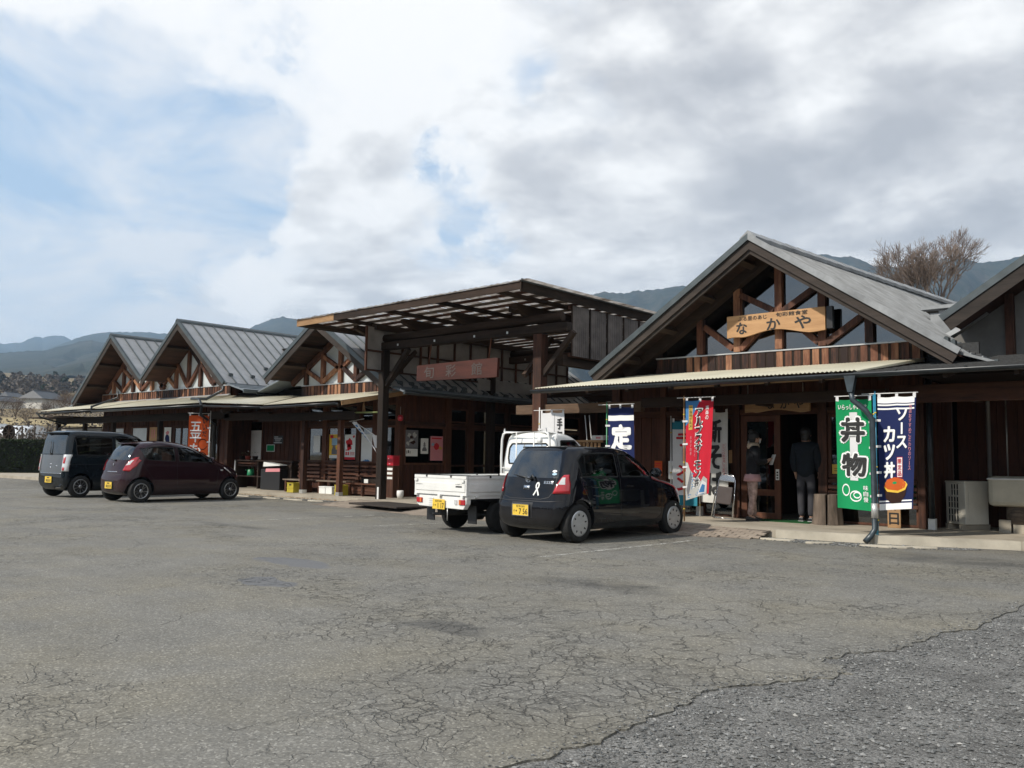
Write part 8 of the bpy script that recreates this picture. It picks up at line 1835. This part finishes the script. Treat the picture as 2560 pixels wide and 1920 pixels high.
def woods():
    for nm, mt_, n, zz in (('bare_wood', 'brush', 190, 1.0), ('conifer_wood', 'conifer', 26, 1.1)):
        m = mb(mt_); P = []
        for k in range(n):
            azd = rs0.uniform(-76, -60); d = rs0.uniform(380, 620); x, y = polar(azd, d); H = rs0.uniform(6, 10) * zz; z = gz(x, y) - 1
            for j in range(110):
                t = rs0.rand() ** .7; R = H * .34 * math.sin(math.pi * (.15 + .8 * t)); a = rs0.uniform(0, 6.28); P.append(np.array((x + R * math.cos(a) * rs0.rand() ** .5, y + R * math.sin(a) * rs0.rand() ** .5, z + H * (.15 + .85 * t))))
        leaves(m, P, .75 if nm == 'bare_wood' else 1.0, rs0); o = m.build(nm); o['kind'] = 'stuff'
woods()
def house(azd, d, w, dp, hw, hr, label, rot, tiers=1, group='houses on the far slope'):
    x, y = polar(azd, d); r = thing('farmhouse', label, 'house', (x, y, gz(x, y) - .5), math.radians(rot), group)
    m = mb('plaster'); m.box(-w / 2, w / 2, -dp / 2, dp / 2, 0, hw); wl = m.build('wall', r)
    for k in range(4): m = mb('dark_room'); a = -w / 2 + w * (k + .3) / 4; m.box(a, a + w * .12, -dp / 2 - .05, -dp / 2 - .01, hw * .35, hw * .75); f = m.build('window', wl); m = mb('glass_shop'); m.box(a + .05, a + w * .12 - .05, -dp / 2 - .08, -dp / 2 - .06, hw * .38, hw * .72); m.build('pane', f)
    def hip(z0, z1, e, k, gab=.25):
        m = mb('tile_grey'); A = [(-w / 2 * k - e, -dp / 2 * k - e, z0), (w / 2 * k + e, -dp / 2 * k - e, z0), (w / 2 * k + e, dp / 2 * k + e, z0), (-w / 2 * k - e, dp / 2 * k + e, z0)]; t1, t2 = (-w / 2 * k + gab, 0, z1), (w / 2 * k - gab, 0, z1)
        m.quad(A[0], A[1], t2, t1); m.quad(A[2], A[3], t1, t2); m.quad(A[1], A[2], t2); m.quad(A[3], A[0], t1); m.quad(*A[::-1]); rf = m.build('roof', r)
        m = mb('tile_grey'); m.tube([t1, t2], .16, 6); m.build('ridge', rf)
    hip(hw, hw + hr, .9, 1.0, .1 if tiers > 1 else .8)
    if tiers > 1: m = mb('tile_grey'); m.prism([(-dp / 2 - 2.0, hw * .52), (-dp / 2, hw * .72), (-dp / 2, hw * .66), (-dp / 2 - 2.0, hw * .46)], lambda u, v, dd: (dd, u, v), -w / 2 - 1.2, w / 2 + 1.2); m.build('lower_roof', r)
house(-69.25, 300, 9.5, 7, 3.4, 2.5, 'far Japanese house with a grey hip-and-gable tiled roof and pale walls', -60, 2)
house(-71.35, 280, 8.0, 6, 2.6, 1.6, 'low far house at the left edge with pale wall and grey roof', -62); house(-67.95, 330, 8, 6, 2.4, 1.6, 'far grey-roofed house partly hidden by the lower left gable', -60); house(-70.9, 380, 7, 6, 2.4, 1.8, 'small far house with a long roof higher up the slope', -70)
def tunnels():
    for i, (azd, d, L) in enumerate(((-70.2, 92, 3.6), (-71.6, 95, 2.4))):
        x, y = polar(azd, d); r = thing('plastic_tunnel', ['white plastic greenhouse tunnel beyond the hedge, nearest the vans', 'white plastic greenhouse tunnel beyond the hedge at the left edge'][i], 'greenhouse', (x, y, gz(x, y) - .2), math.radians(22)); m = mb('tunnel_film', True); n = 8
        for xx in (-L / 2, L / 2): m.v += [(xx, 1.6 * math.cos(math.pi * k / n), 1.75 * math.sin(math.pi * k / n) ** .8) for k in range(n + 1)]
        for k in range(n): m.face([k, k + 1, n + 2 + k, n + 1 + k])
        m.smooth = False; m.face(list(range(n + 1))); m.face([n + 1 + k for k in range(n + 1)]); m.build('film', r)
        for xx in np.linspace(-L / 2, L / 2, 5): m = mb('steel_pole', True); m.tube([(xx, 1.62 * math.cos(math.pi * k / n), 1.78 * math.sin(math.pi * k / n) ** .8) for k in range(n + 1)], .02, 4); m.build('hoop', r)
tunnels()
def wheel_ornament():
    x, y = polar(-70.9, 60); r = thing('wooden_wheel', 'large old wooden wheel standing behind the hedge at the far left', 'wheel', (x, y, gz(x, y)), math.radians(20)); m = mb('wood_dark', True); M = Matrix.Translation((0, 0, 2.15)) @ Matrix.Rotation(math.pi / 2, 4, 'X'); m.lathe([(.40, -.05), (.46, -.05), (.46, .05), (.40, .05), (.40, -.05)], M, 28); m.build('rim', r)
    for k in range(8): a = math.pi * k / 4; m = mb('wood_dark'); m.beam((0, 0, 2.15), (.41 * math.cos(a), 0, 2.15 + .41 * math.sin(a)), .04, .05, (0, 1, 0)); m.build('spoke', r)
    for xx in (-.1, .9, 1.9, 2.9): m = mb('twig_dark'); m.box(xx, xx + .07, .1, .17, 0, 2.5); m.build('post', r)
wheel_ornament()
# dark trees behind and to the right of the viewer: they show only as reflections in glass and paint
def grove():
    m = mb('conifer'); P = []
    for k in range(64):
        t = k / 63; x = -70 + 105 * t + rs0.normal(0, 2); y = -52 + rs0.normal(0, 3)
        if k > 44: x = 26 + rs0.normal(0, 2); y = -50 + (k - 44) * 3.9
        H = rs0.uniform(5, 9)
        for j in range(150): u = rs0.rand() ** .8; R = (1 - u) * H * .26 + .3; a = rs0.uniform(0, 6.28); P.append(np.array((x + R * math.cos(a), y + R * math.sin(a), H * u)))
    leaves(m, P, .75, rs0); o = m.build('conifer_wood'); o['kind'] = 'stuff'
grove()
